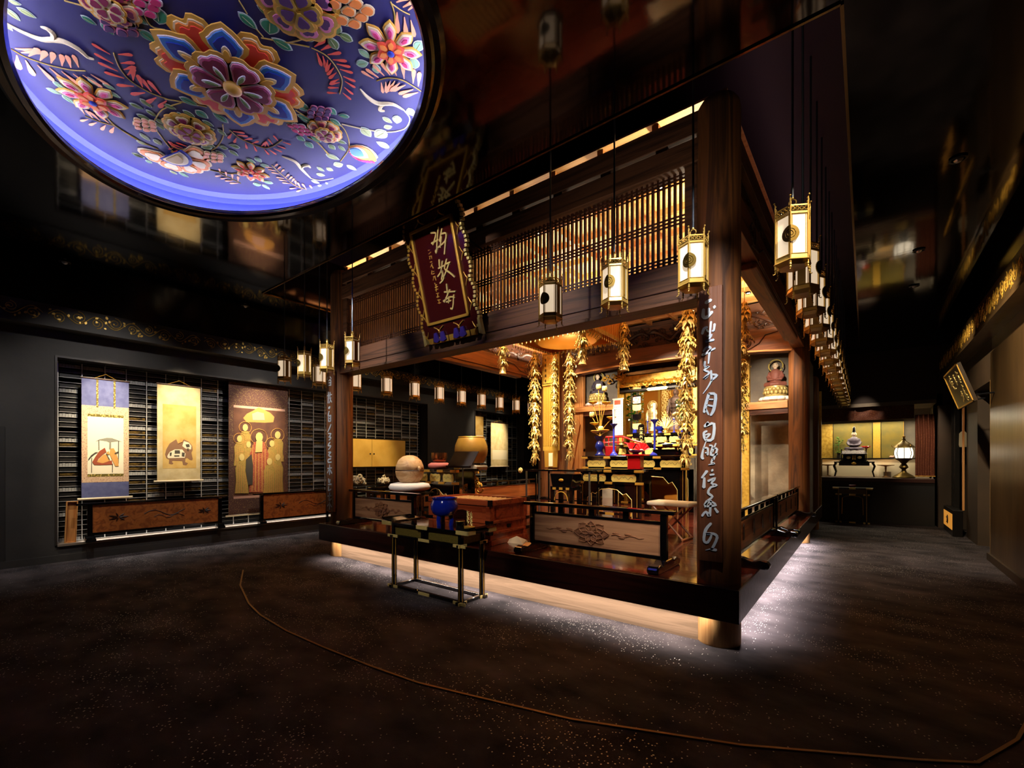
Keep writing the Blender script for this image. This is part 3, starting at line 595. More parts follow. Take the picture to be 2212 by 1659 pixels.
# left board: simplified running-hand characters read from the photo, top to bottom
LB = [(815, 836, [[(20, 0, 14), (5, 30, 16)], [(60, 5, 12), (85, 25, 14)], [(25, 40, 14), (25, 95, 12)], [(25, 42, 12), (75, 40, 14), (75, 95, 14)], [(28, 65, 10), (72, 65, 10)], [(28, 90, 10), (72, 90, 10)]]),
      (848, 873, [[(30, 0, 14), (20, 95, 14)], [(10, 30, 12), (40, 25, 12)], [(60, 5, 12), (55, 60, 14)], [(45, 30, 12), (90, 25, 12)], [(50, 55, 12), (90, 90, 14)], [(80, 50, 12), (45, 95, 12)]]),
      (880, 884, [[(35, 60, 30), (60, 20, 26)]]),
      (890, 912, [[(40, 0, 16), (25, 40, 20), (75, 40, 14)], [(30, 40, 16), (30, 95, 16)], [(75, 42, 16), (72, 95, 16)], [(32, 68, 14), (72, 68, 14)], [(30, 95, 14), (72, 95, 14)]]),
      (918, 934, [[(80, 0, 16), (50, 50, 20), (15, 95, 14)]]),
      (936, 952, [[(25, 5, 16), (80, 15, 18), (30, 55, 14)], [(30, 50, 16), (80, 65, 18), (40, 95, 16)]]),
      (956, 972, [[(60, 0, 16), (20, 40, 18), (80, 50, 18), (30, 95, 14)]]),
      (976, 988, [[(30, 10, 16), (80, 10, 16), (30, 60, 14), (80, 90, 18)]]),
      (990, 1000, [[(75, 10, 16), (25, 30, 18), (25, 85, 18), (85, 80, 14)]]),
      (1004, 1026, [[(50, 0, 14), (50, 95, 14)], [(15, 35, 14), (90, 30, 14)], [(45, 40, 12), (10, 80, 14)], [(55, 40, 12), (92, 82, 14)]]),
      (1034, 1048, [[(30, 0, 14), (35, 60, 16)], [(60, 10, 14), (55, 60, 14)], [(25, 90, 16), (85, 80, 18)]]),
      (1050, 1060, [[(35, 5, 18), (30, 90, 18), (75, 60, 14)]]),
      (1064, 1082, [[(55, 0, 16), (40, 90, 16)], [(15, 40, 14), (85, 30, 16)], [(80, 70, 16), (50, 95, 14)]]),
      (1084, 1100, [[(50, 0, 16), (50, 95, 20)], [(10, 55, 16), (50, 20, 14), (92, 60, 18)]])]
for v0, v1, sts in LB:
    zt = PY(704, v0, BY).z; zq = PY(704, v1, BY).z; mb = MB()
    for st in sts: mb.stroke([(xa + .03 + p[0] / 100 * .14, zt + (zq - zt) * p[1] / 100, p[2] / 100 * .13) for p in st], *FR_, .006)
    mb.build('letter', WHITE, bd)
# ---------------------------------------------------------------- hanging lanterns
def hexpt(r, k, z, a0=-pi / 2): a = a0 + k * pi / 3; return Vector((r * math.cos(a), r * math.sin(a), z))
LR = .098
def lantern_proto():
    t = thing('hanging_lantern', 'x', 'lantern')
    # frame: six posts, base pan, bottom and top bands (z is measured from the lower band)
    fr = MB()
    for k in range(6):
        p = hexpt(LR, k, 0); fr.tube([p + Vector((0, 0, -.03)), p + Vector((0, 0, .335))], .006, 4)
        a, b2 = hexpt(LR, k, 0), hexpt(LR, k + 1, 0)
        for z in (.035, .275): fr.tube([a + Vector((0, 0, z)), b2 + Vector((0, 0, z))], .004, 4)
        m = (a + b2) / 2; d = (b2 - a).normalized(); n = Vector((m.x, m.y, 0)).normalized()
        for s_ in (-1, 1): q = m + d * s_ * .038 - n * .001; fr.tube([q + Vector((0, 0, .035)), q + Vector((0, 0, .275))], .0025, 4)
    fr.build('frame', BRASS, t)
    ba = MB(); ba.lathe([(.0, -.025), (.075, -.022), (LR + .012, 0), (LR + .004, .008), (LR, .035), (.0, .035)], 6, a0=-pi / 2); ba.build('base_pan', BRASS, t)
    tb = MB()
    for k in range(6):
        a, b2 = hexpt(LR + .004, k, 0), hexpt(LR + .004, k + 1, 0); d = (b2 - a)
        for z0, z1 in ((.277, .288), (.322, .33)): tb.add([a + Vector((0, 0, z0)), b2 + Vector((0, 0, z0)), b2 + Vector((0, 0, z1)), a + Vector((0, 0, z1)), a * .95 + Vector((0, 0, z0)), b2 * .95 + Vector((0, 0, z0)), b2 * .95 + Vector((0, 0, z1)), a * .95 + Vector((0, 0, z1))], [(0, 1, 2, 3), (7, 6, 5, 4), (0, 4, 5, 1), (3, 2, 6, 7)])
        n = Vector(((a + b2).x, (a + b2).y, 0)).normalized()
        for j in range(4):
            c = a + d * ((j + .5) / 4) + Vector((0, 0, .305)); tb.torus(c, .010, .0028, 8, 4, d.normalized(), (0, 0, 1))
    tb.build('openwork_band', BRASS, t)
    rf = MB(); rf.lathe([(LR - .012, .30), (.07, .318), (.03, .345), (.012, .352), (.01, .365), (0, .366)], 6, a0=-pi / 2); rf.build('roof', BRASSD, t)
    rg = MB(); rg.torus((0, 0, .385), .02, .0035, 16, 5); 
    for k in (0, 1): rg.tube([(.03 * (1 - 2 * k), 0, .345), (.022 * (1 - 2 * k), 0, .362), (0, 0, .368)], .0035, 5)
    rg.ball((0, 0, .412), .009, 8, 5); rg.build('ring', BRASS, t)
    fm = MB()
    fm.tube([(0, 0, 0), (.004, 0, .02), (.0, 0, .034), (.007, 0, .048)], [.006, .004, .006, .003], 5); fm.ball((.008, 0, .052), .006, 6, 4); fm.ball((0, 0, .012), .007, 6, 4); fmm = fm.mesh('finial', BRASS)
    ft = MB(); ft.ball((0, 0, -.008), .008, 6, 4); ft.ball((0, 0, -.022), .0065, 6, 4); ft.tube([(0, 0, -.028), (.006, 0, -.037), (.014, 0, -.04), (.016, 0, -.034)], .003, 5); ftm = ft.mesh('foot', BRASS)
    pm = MB(); pm.box(-.0485, .0485, -.002, .002, .035, .276); pmm = pm.mesh('paper_panel', PAPER); pm = MB(); pm.box(-.025, .025, -.004, .008, .036, .274); pm.box(-.012, .012, -.006, .011, .06, .25); smm = pm.mesh('side_plate', BRASSP)
    for k in range(6):
        p = hexpt(LR, k, .332); put(fmm, 'finial', t, p, (0, 0, -pi / 2 + k * pi / 3)); p = hexpt(LR, k, -.0); put(ftm, 'foot', t, p + Vector((0, 0, -.02)), (0, 0, -pi / 2 + k * pi / 3))
        m = (hexpt(LR - .006, k, 0) + hexpt(LR - .006, k + 1, 0)) / 2
        if k in (1, 4): put(smm, 'side_plate', t, m, (0, 0, k * pi / 3 + pi / 6))
        put(pmm, 'paper_panel', t, m, (0, 0, k * pi / 3 + pi / 6))
    for s_ in (1,):     # folded round crest over the outward corner
        em = MB(); 
        for k in (0, -1):
            c = hexpt(LR + .007, 0, .155); q = hexpt(LR + .007, 1 if k == 0 else -1, .155); d = (q - c).normalized(); nn = Vector((c.x + q.x, c.y + q.y, 0)).normalized()
            P = [(0, -.05)] + [(.05 * math.sin(j * pi / 10), -.05 * math.cos(j * pi / 10)) for j in range(1, 10)] + [(0, .05)]
            em.prism(P, .006, c, d, (0, 0, 1), nn)
            for rr in (.014, .028): em.torus(c + nn * .006, rr, .0025, 8, 4, d, (0, 0, 1), -pi / 2, pi / 2)
        em.build('crest', BRASSD, t)
    return t
LP = lantern_proto()
RODM = {}
def place_lantern(x, y, rz, label, group, zb=2.665, first=[True]):
    o = LP if first[0] else copy_tree(LP); first[0] = False
    o.location = (x, y, zb); o.rotation_euler = (0, 0, rz); o['label'] = label; o['group'] = group
    z1 = 4.80 - zb
    if z1 not in RODM: RODM[z1] = MB().tube([(0, 0, .41), (0, 0, z1)], .0075, 6).mesh('rod', ROD)
    put(RODM[z1], 'rod', o)
    if group == G1: spot('upper_beam_fill', (x, y + .02, zb + .42), (x, 3.9, 4.2), 4.5, WARMW, 120, 1)  # added unseen spot over each front lantern, brightens the upper beams
    return o
G1 = 'brass paper lanterns in front of the shrine'; G2 = 'brass paper lanterns along the right side of the shrine'; G3 = 'brass paper lanterns along the left side of the shrine'
fl_ = {-1: 'brass lantern at the near right corner of the shrine, largest and nearest of all', 0: 'brass lantern hanging in front of the near lettered pillar', 1: 'brass lantern second to the left of the near lettered pillar', 2: 'brass lantern just right of the hanging plaque', 7: 'brass lantern right of the far left pillar, nearest to that pillar', 8: 'brass lantern overlapping the far left pillar at its left edge', 9: 'brass lantern second from the left end of the front row', 10: 'brass lantern at the left end of the front row over the third scroll'}
for k in (-1, 0, 1, 2, 7, 8, 9, 10): place_lantern(-.956 - .597 * k, 3.3, 0, fl_[k], G1)
ordn = ['', 'second', 'third', 'fourth', 'fifth', 'sixth', 'seventh', 'eighth', 'ninth', 'tenth', 'eleventh', 'twelfth', 'thirteenth', 'fourteenth', 'fifteenth', 'sixteenth']
for j in range(1, 16): place_lantern(-.36, 3.3 + .6 * j, pi / 2, 'brass lantern in the right side row, %s from the near corner' % ordn[j], G2)
for j in range(1, 12): place_lantern(-6.92, 3.204 + .65 * j, -pi / 2, 'brass lantern in the left side row, %s from the front corner' % ordn[j], G3)
# ---------------------------------------------------------------- big hanging plaque
pB = Vector((-3.75, 3.72, 2.91)); pT = Vector((-3.75, 3.38, 4.15)); V_ = (pT - pB); PH = V_.length; V_.normalize(); U_ = Vector((1, 0, 0)); N_ = U_.cross(V_)   # N_ towards the viewer
if N_.y > 0: N_ = -N_
pq = thing('hanging_plaque', 'large tilted dark red plaque with gold scalloped border and gold brush characters', 'plaque', pB)
MAR = pbr('maroon_lacquer', '#35090a', .22, coat=.3)
fr_ = ((0, 0, 0), U_, V_, N_)
W2 = .45
edge = []
nsc = 5
L_ = []; 
for i in range(nsc):
    for k in range(6): t_ = (i + k / 6) / nsc; L_.append((-W2 - .0 + .05 * math.sin(k / 6 * pi) * -1 + .05, PH * t_))
L_.append((-W2 + .05, PH)); Rr_ = [(-a, b) for a, b in reversed(L_)]
MB().prism(L_ + Rr_, .04, *fr_).build('board', MAR, pq)
MB().prism([(-.31, .17), (.31, .17), (.31, PH - .14), (-.31, PH - .14)], .012, *fr_, z=.04).build('field', MAR, pq)
fm = MB()
for a0, a1, c0, c1 in ((-.335, -.305, .14, PH - .11), (.305, .335, .14, PH - .11), (-.335, .335, .14, .17), (-.335, .335, PH - .14, PH - .11)): fm.prism([(a0, c0), (a1, c0), (a1, c1), (a0, c1)], .03, *fr_, z=.04)
fm.build('inner_frame', GOLDS, pq, bevel=.004)
def P3(a, b, z=0): return U_ * a + V_ * b + N_ * z
for sgn in (-1, 1):     # stepped gilt rim down both sides
    for i in range(len(L_) - 1):
        (a, c), (a2, c2) = L_[i], L_[i + 1]; mb = MB(); a, a2 = (a, a2) if sgn == -1 else (-a, -a2)
        mid = P3((a + a2) / 2 + sgn * .008, (c + c2) / 2, .03); s_ = (c2 - c) * .36
        mb.prism([(-.016, -s_), (.016, -s_), (.016, s_), (-.016, s_)], .05, mid - N_ * .03, U_, V_, N_); mb.build('rim_block', GOLDPALE if sgn == 1 else GOLDS, pq, bevel=.004)
    MB().prism([(sgn * .42, -.06), (sgn * .47, -.08), (sgn * .46, .1), (sgn * .43, .1)], .05, *fr_).build('corner_fitting', GOLDPALE, pq)
cl = MB()
for i in range(nsc):        # curling gold cusps between the scallops, down the sides and across top and bottom
    for sgn in (-1, 1):
        cl = MB()
        for q in (-1, 1): cl.tube([P3(sgn * (.40 - .045 * (k / 9) ** .6), PH * (i + .02) / nsc + q * .07 * (k / 9), .05) + U_ * sgn * (-.0) for k in range(10)], [.007 * (1 - .05 * k) for k in range(10)], 5)
        cl.build('scroll_cusp', GOLDS, pq)
for x in (-.17, .15):
    for y, s_ in ((PH - .03, -1), (.05, 1)):
        cl = MB()
        for q in (-1, 1): cl.tube([P3(x + q * .075 * (k / 9), y + s_ * (.06 * (k / 9) ** .5), .05) for k in range(10)], .007, 5)
        cl.ball(P3(x, y, .05), .014, 6, 4); cl.build('scroll_cusp', GOLDS, pq)
bt = MB()
for k in range(9): x = -.38 + .76 * (k + .5) / 9; bt.prism([(x - .03, -.07), (x + .03, -.07), (x + .035, -.005), (x - .035, -.005)], .05, *fr_)
bt.build('bottom_rim', GOLDS, pq, bevel=.004)
for x in (-.23, -.12, .1, .2):
    mb = MB(); mb.prism([(x - .05, -.05), (x - .02, .045), (x + .02, .05), (x + .05, -.045), (x, -.065)], .02, *fr_, z=.05); mb.build('enamel_petal', PURPLE, pq)
# characters traced on the plaque plane; crop frame (origin 860,400; 4.61 px per px)
q00 = (415, 1355); quad = [(-.32, .155, 415, 1355), (.32, .155, 755, 1272), (.32, PH - .125, 578, 265), (-.32, PH - .125, 240, 412)]
def plq(p):
    d = ray(860 + p[0] / 4.61, 400 + p[1] / 4.61); t_ = (pB - CAM).dot(N_) / d.dot(N_); q = CAM + d * t_ - pB; return (q.dot(U_), q.dot(V_), .017 if len(p) < 3 else p[2])
CH = [[[(365, 482), (415, 486), (400, 560), (385, 600)], [(372, 585), (440, 548)], [(440, 425), (428, 560), (422, 672)], [(476, 440), (452, 565)], [(470, 492), (516, 486), (505, 565), (436, 625)], [(512, 560), (500, 692)], [(470, 520), (458, 625)], [(430, 640), (412, 660), (420, 680)]],
      [[(447, 745), (452, 820)], [(480, 760), (466, 860), (432, 912)], [(440, 832), (505, 800)], [(468, 850), (492, 930), (455, 978)], [(522, 740), (500, 832)], [(505, 792), (556, 770)], [(542, 790), (500, 905)], [(505, 842), (560, 880), (598, 915)], [(482, 880), (470, 942)]],
      [[(520, 988), (530, 1080)], [(498, 1065), (606, 1058)], [(552, 1042), (498, 1165)], [(488, 1155), (560, 1112), (598, 1122)], [(545, 1112), (540, 1172)], [(592, 1092), (582, 1222), (560, 1226)], [(518, 1162), (562, 1150)]]]
for ch in CH:
    mb = MB()
    for st in ch: mb.stroke([plq(p) for p in st], (0, 0, 0), U_, V_, N_, .012, .052)
    mb.build('letter', GOLDPALE, pq)
SM = [[[(335, 655), (352, 650)], [(340, 690), (362, 670)]], [[(345, 715), (368, 708)], [(350, 740), (352, 722)], [(370, 735), (368, 712)]], [[(355, 770), (372, 765)], [(368, 790), (385, 830)], [(375, 782), (358, 820)]], [[(372, 855), (368, 890)], [(380, 865), (395, 860)], [(378, 888), (398, 880)]],
      [[(385, 915), (405, 908)], [(390, 925), (385, 950)], [(402, 912), (412, 950)]], [[(398, 975), (405, 990)], [(405, 1000), (420, 992)]], [[(402, 1020), (428, 1010)], [(412, 1005), (415, 1060)], [(405, 1045), (432, 1035)]], [[(415, 1080), (440, 1075)], [(418, 1115), (442, 1110)], [(428, 1075), (430, 1120)]], [[(428, 1145), (455, 1140)], [(432, 1175), (458, 1170)], [(440, 1140), (445, 1180)]]]
for ch in SM:
    mb = MB()
    for st in ch: mb.stroke([plq((p[0], p[1], .008)) for p in st], (0, 0, 0), U_, V_, N_, .006, .052)
    mb.build('small_letter', GOLDP, pq)
MB().tube([P3(-.3, PH * .8, 0), P3(-.3, PH * .8 - .0, 0) + Vector((0, .42, -.05))], .012, 6).build('hanger', IRON, pq); MB().tube([P3(.3, PH * .8, 0), P3(.3, PH * .8, 0) + Vector((0, .42, -.05))], .012, 6).build('hanger', IRON, pq)
MB().box(-.35, .35, .02, .10, -.06, -.02).build('rest_bracket', IRON, pq)
# ---------------------------------------------------------------- low carved barriers (kekkai)
def flower_carving(mb, cx, cz, r, y, sx=1.5):
    for k in range(8):
        a = k * pi / 4 + .2
        for s_ in (-.16, 0, .16):
            pts = [(cx + sx * rr * math.cos(a + s_ * (1 - rr / r)), y - .012 * math.sin(rr / r * pi), cz + rr * math.sin(a + s_ * (1 - rr / r))) for rr in [r * (.18 + .82 * q / 5) for q in range(6)]]
            mb.tube(pts, [.004, .008, .011, .011, .008, .003], 5)
    mb.ball((cx, y, cz), (.03, .014, .022), 8, 5)
    for s_ in (-1, 1):
        mb.tube([(cx + s_ * sx * r * (1 + .25 * q), y, cz + .012 * math.sin(q * 2)) for q in range(7)], [.008, .007, .006, .006, .004, .004, .002], 5)
        for q in range(3): mb.ball((cx + s_ * sx * r * (1.35 + .3 * q), y, cz + .018 * (-1) ** q), (.035, .008, .014), 6, 4)
W_CARVE = wood('carving_wood', '#5a3220', '#94603c', 'X', .8)
def flower_parts(pn, cz):
    for lay, (n, r0, r1, wd, dd) in enumerate(((8, .07, .115, .045, .010), (8, .03, .085, .034, .018))):
        for k in range(n):
            a = 2 * pi * (k + .5 * lay) / n; d = Vector((math.cos(a) * 1.65, 0, math.sin(a))); L = d.length; d.normalize(); q = Vector((-d.z, 0, d.x)); mb = MB(); y = -.012
            for s_ in (-1, 1):
                mb.tube([Vector((0, y - .004 - dd * math.sin(t * pi / 2), cz)) + d * (r0 * .3 + (r1 * L - r0 * .3) * t) + q * s_ * wd * math.sin(pi * min(1, t * 1.02)) for t in [j / 7 for j in range(8)]], [.005, .006, .007, .007, .006, .006, .005, .004], 5)
            c = Vector((0, y, cz)) + d * (r1 * L * .6); mb.prism([(-r1 * L * .32, 0), (0, -wd * .75), (r1 * L * .36, 0), (0, wd * .75)], dd * .8, c, d, q, (0, -1, 0)); mb.build('carved_petal', W_CARVE, pn, smooth=50)
    MB().ball((0, -.03, cz), (.032, .014, .022), 10, 6).build('flower_heart', W_CARVE, pn)
    for s_ in (-1, 1):
        mb = MB(); mb.tube([(s_ * (.21 + .045 * q), -.014, cz + .010 * math.sin(q * 1.8)) for q in range(8)], [.008, .007, .007, .006, .005, .004, .004, .002], 5)
        for q in range(3): mb.ball((s_ * (.25 + .06 * q), -.014, cz + .018 * (-1) ** q), (.035, .007, .012), 8, 4)
        mb.build('carved_leaf_spray', W_CARVE, pn, smooth=60)
def barrier(name, label, group, Wd, Hh, panel_m, loc, rz, foot=True, flower=True, plain=False):
    t = thing(name, label, 'barrier', loc, rz, group); h = Wd / 2
    MB().box(-h - .10, h + .10, -.045, .045, Hh - .035, Hh).build('top_rail', LAC, t, bevel=.008)
    for x in (-h, h):
        MB().box(x - .03, x + .03, -.03, .03, .05, Hh - .035).build('post', LAC, t, bevel=.012)
        if foot:
            f = MB(); prof = [(-.27, 0), (.27, 0), (.29, .03), (.27, .065), (.21, .075), (.15, .06), (.07, .085), (-.07, .085), (-.15, .06), (-.21, .075), (-.27, .065), (-.29, .03)]
            f.prism(prof, .10, (x - .05, 0, 0), (0, 1, 0), (0, 0, 1), (1, 0, 0)); f.build('foot', LAC, t, bevel=.012)
    MB().box(-h + .02, h - .02, -.02, .02, Hh - .125, Hh - .10).build('middle_rail', LAC, t, bevel=.004); MB().box(-h + .02, h - .02, -.025, .025, .075, .11).build('bottom_rail', LAC, t, bevel=.006)
    nst = 3 if Wd < 1.8 else 5
    for k in range(nst): x = -h + Wd * (k + 1) / (nst + 1); MB().box(x - .03, x + .03, -.015, .015, Hh - .10, Hh - .035).build('strut', LAC, t)
    pn = MB().box(-h + .03, h - .03, -.012, .012, .11, Hh - .125).build('panel', panel_m, t)
    if flower:
        flower_parts(pn, (.11 + Hh - .125) / 2)
    if plain:
        for k in range(4):
            x = -h + Wd * (k + .6) / 4.2; P = [(x - .025, .19), (x + .025, .19), (x + .02, .32), (x, .345), (x - .02, .32)]
            MB().prism(P, .006, (0, -.018, 0)).build('carved_slot', W_DARK, pn)
            MB().prism(P, .006, (0, .012, 0)).build('carved_slot', W_DARK, pn)
    return t
barrier('carved_barrier', 'low black barrier with carved flower panel beside the near lettered pillar', 'carved barriers at the front of the deck', 1.40, .51, W_PANEL, (-2.09, 3.95, DK), 0)
barrier('carved_barrier', 'low black barrier with carved flower panel beside the far left pillar', 'carved barriers at the front of the deck', 1.36, .51, W_PANEL, (-5.40, 3.95, DK), 0)
barrier('side_barrier', 'low black barrier with plain orange panel on the right deck edge, nearer one', 'barriers along the right deck edge', 2.1, .51, W_PANEL2, (-.935, 5.52, DK), pi / 2, flower=False, plain=True)
barrier('side_barrier', 'low black barrier with plain orange panel on the right deck edge, farther one', 'barriers along the right deck edge', 2.35, .51, W_PANEL2, (-.935, 7.99, DK), pi / 2, flower=False, plain=True)
barrier('side_barrier', 'low black barrier with orange panel on the left deck edge, nearer one', 'barriers along the left deck edge', 2.1, .51, W_PANEL2, (-6.33, 5.52, DK), pi / 2, flower=False)
barrier('side_barrier', 'low black barrier with orange panel on the left deck edge, farther one', 'barriers along the left deck edge', 2.35, .51, W_PANEL2, (-6.33, 7.99, DK), pi / 2, flower=False)
# ---------------------------------------------------------------- black and gold offering table before the deck
tb = thing('offering_table', 'black lacquer table with brass fittings in front of the deck', 'table', (-3.735, 3.44, 0))
hx, hy, TZ = .53, .16, .745
MB().box(-hx - .14, hx + .14, -hy - .05, hy + .05, TZ - .03, TZ).build('tabletop', LAC, tb, bevel=.004)
for s_ in (-1, 1):
    mb = MB(); mb.prism([(0, 0), (.17, .02), (.19, .045), (.14, .035), (0, .015)], .42, (s_ * (hx - .02), -hy - .05, TZ), (s_, 0, 0), (0, 0, 1), (0, 1, 0)); mb.build('upturned_end', LAC, tb, bevel=.003)
for x in (-hx, 0, hx):
    for y in (-hy, hy):
        if x == 0: 
            mb = MB(); 
            for q in (-.03, .03): mb.box(q - .02, q + .02, y - .02, y + .02, .60, TZ - .03)
            mb.build('short_post', LAC, tb); continue
        mb = MB(); mb.box(x - .022, x + .022, y - .022, y + .022, .025, TZ - .03); lg = mb.build('leg', LAC, tb, bevel=.004)
        mb = MB(); mb.box(x - .004, x + .004, y - .0245, y - .0215, .03, .58); mb.box(x + .0215, x + .0245, y - .004, y + .004, .03, .58); mb.build('gold_line', GOLDS, lg)
for y in (-hy, hy):
    MB().box(-hx - .05, hx + .05, y - .016, y + .016, .575, .60).build('rail', LAC, tb, bevel=.003); MB().box(-hx - .06, hx + .06, y - .02, y + .02, .0, .032).build('foot_rail', LAC, tb, bevel=.003)
    for a, b2 in ((-hx + .03, -.06), (.06, hx - .03)): MB().box(a, b2, y - .008, y + .008, .605, TZ - .04).build('mesh_panel', pattern('mesh_brass', '#8a7a3a', '#2a2410', 160, .4, .6, .3), tb)
for x in (-hx, hx):
    MB().box(x - .016, x + .016, -hy - .05, hy + .05, .575, .60).build('rail', LAC, tb, bevel=.003); MB().box(x - .02, x + .02, -hy - .06, hy + .06, .0, .032).build('foot_rail', LAC, tb, bevel=.003)
    MB().box(x - .008, x + .008, -hy + .03, hy - .03, .605, TZ - .04).build('mesh_panel', MATS['mesh_brass'], tb)
for z, ex, w_ in ((TZ - .036, .14, .0), (.572, .05, 0), (-.002, .06, 0)):
    for sx in (-1, 0, 1):
        y = -hy - (.052 if z > .7 else .0225 if z > .5 else .0225); c = sx * (hx + (ex if z > .7 else 0) - (.07 if sx and z > .7 else 0)); hh = .042 if z > .7 else .032
        MB().box(c - .085, c + .085, y - .008, y + .004, z, z + hh).build('brass_plate', GOLDPALE, tb, bevel=.003)
    for sy in (-1, 1):
        x = hx + (ex + .002 if z > .7 else .022); MB().box(x - .004, x + .008, sy * hy - .06, sy * hy + .06, z, z + (.042 if z > .7 else .032)).build('brass_plate', GOLDPALE, tb, bevel=.003)
# things on it
def Wt(u, v): return PY(u, v, 3.44)
p = Wt(960, 1120); bx = p.x
o = MB().lathe([(.0, .09), (.06, .095), (.118, .12), (.147, .175), (.15, .225), (.128, .275), (.134, .288), (.14, .297), (.13, .299), (.12, .28), (.11, .25), (0, .24)], 32).build('censer_bowl', BLUEG, smooth=45, loc=(bx, 3.44, TZ))
tag(o, 'deep blue glazed three-legged incense bowl on the black table before the deck', 'incense burner')
for k in range(3):
    a = k * 2.1 + .5; MB().tube([(.07 * math.cos(a), .07 * math.sin(a), .11), (.085 * math.cos(a), .085 * math.sin(a), .06), (.075 * math.cos(a), .075 * math.sin(a), .0)], [.03, .024, .026], 8).build('leg', BLUEG, o, smooth=60)
p = Wt(1000, 1122); o = MB().lathe([(0, 0), (.042, 0), (.046, .005), (.046, .075), (.042, .08), (.0, .08)], 20).build('ash_cup', LAC, smooth=40, loc=(p.x, 3.40, TZ)); tag(o, 'small black cylindrical cup beside the blue incense bowl', 'cup')
MB().lathe([(.047, .068), (.049, .07), (.047, .075)], 20).build('gold_rim', GOLDS, o)
p = Wt(1020, 1125); t = thing('character_stand', 'small gold openwork stand of written characters on the black table', 'ornament', (p.x, 3.40, TZ))
MB().box(-.05, .05, -.03, .03, 0, .03).build('base', GOLDS, t, bevel=.004)
mb = MB(); rnd = random.Random(4)
for col_ in (-.022, .024):
    for k in range(6):
        z = .05 + .02 * k + (.02 if col_ < 0 else .0); mb.tube([(col_ - .018, 0, z), (col_ + .018, 0, z + .006)], .004, 4); mb.tube([(col_ + .012 * (-1) ** k, 0, z - .012), (col_ - .01, 0, z + .018)], .004, 4)
    mb.tube([(col_, 0, .03), (col_, 0, .17 + .01)], .004, 4)
mb.build('gold_characters', GOLDPALE, t)
# ---------------------------------------------------------------- offertory box
X0, X1, Y0, Y1 = -4.24, -3.30, 3.84, 4.46
ob = thing('offertory_box', 'reddish wooden offertory box with slatted top and iron corners on the deck', 'offering box', ((X0 + X1) / 2, (Y0 + Y1) / 2, DK)); a, b2 = (X1 - X0) / 2, (Y1 - Y0) / 2; TH_ = .50
for s_, nm in ((-1, 'front'), (1, 'rear')):
    MB().box(-a, a, s_ * b2 - .015, s_ * b2 + .015, .03, TH_ - .04).build('%s_panel' % nm, W_BOX, ob); 
for s_ in (-1, 1): MB().box(s_ * a - .015, s_ * a + .015, -b2, b2, .03, TH_ - .04).build('side_panel', W_BOX, ob)
for sx in (-1, 1):
    for sy in (-1, 1): MB().box(sx * a - .035, sx * a + .035, sy * b2 - .035, sy * b2 + .035, 0, TH_ - .04).build('corner_post', W_BOX, ob, bevel=.005)
for z0, z1, ex in ((0, .06, .05), (.12, .15, .035), (.24, .27, .035), (TH_ - .06, TH_, .045)):
    for s_ in (-1, 1):
        MB().box(-a - ex, a + ex, s_ * b2 - .03 - (.01 if ex > .04 else 0), s_ * b2 + .03, z0, z1).build('band', W_BOX, ob, bevel=.005); MB().box(s_ * a - .03, s_ * a + .04, -b2 - ex, b2 + ex, z0, z1).build('band', W_BOX, ob, bevel=.005)
    if z0 > .1:
        for sx in (-1, 1):
            for sy in (-1, 1):
                mb = MB(); mb.box(sx * (a + ex) - .075 if sx > 0 else -(a + ex) - .006, (a + ex) + .006 if sx > 0 else -(a + ex) + .075, sy * (b2 + .03) - .008, sy * (b2 + .03) + .008, z0 - .004, z1 + .004); mb.box(sx * (a + .04) - .006, sx * (a + .04) + .006, sy * (b2 + ex) - .035, sy * (b2 + ex) + .035, z0 - .004, z1 + .004)
                mb.build('iron_corner', IRON, ob)
for s_ in (-1, 1): MB().box(-a + .1, a - .1, s_ * (b2 + .015) - .004, s_ * (b2 + .015) + .004, .29, .42).build('raised_panel', W_BOX, ob, bevel=.003)
for s_ in (-1, 1): MB().box(s_ * (a + .015) - .004, s_ * (a + .015) + .004, -b2 + .08, b2 - .08, .29, .42).build('raised_panel', W_BOX, ob, bevel=.003)
for k in range(11):
    x = -a + .08 + (2 * a - .16) * k / 10; mb = MB(); mb.prism([(-.018, 0), (.018, 0), (.018, .012), (0, .03), (-.018, .012)], 2 * b2 - .06, (x, -b2 + .03, TH_ - .045), (1, 0, 0), (0, 0, 1), (0, 1, 0)); mb.build('top_slat', W_TAN, ob)
MB().box(a + .02, a + .032, -.03, .03, .17, .21).build('drawer_lock', IRON, ob)
# folded white cloth by the box
p = PZ(1103, 1172, DK); mb = MB(); mb.add([(-.12, -.07, 0), (.13, -.06, 0), (.12, .07, 0), (-.1, .08, 0), (-.11, -.05, .02), (.1, -.04, .02), (.1, .05, .035), (-.06, .07, .05), (0, 0, .075)], [(3, 2, 1, 0), (0, 1, 5, 4), (1, 2, 6, 5), (2, 3, 7, 6), (3, 0, 4, 7), (4, 5, 8), (5, 6, 8), (6, 7, 8), (7, 4, 8)])
tag(mb.build('folded_cloth', CREAM, loc=(p.x + .05, p.y + .05, DK)), 'crumpled cream cloth on the deck at the right of the offertory box', 'cloth')
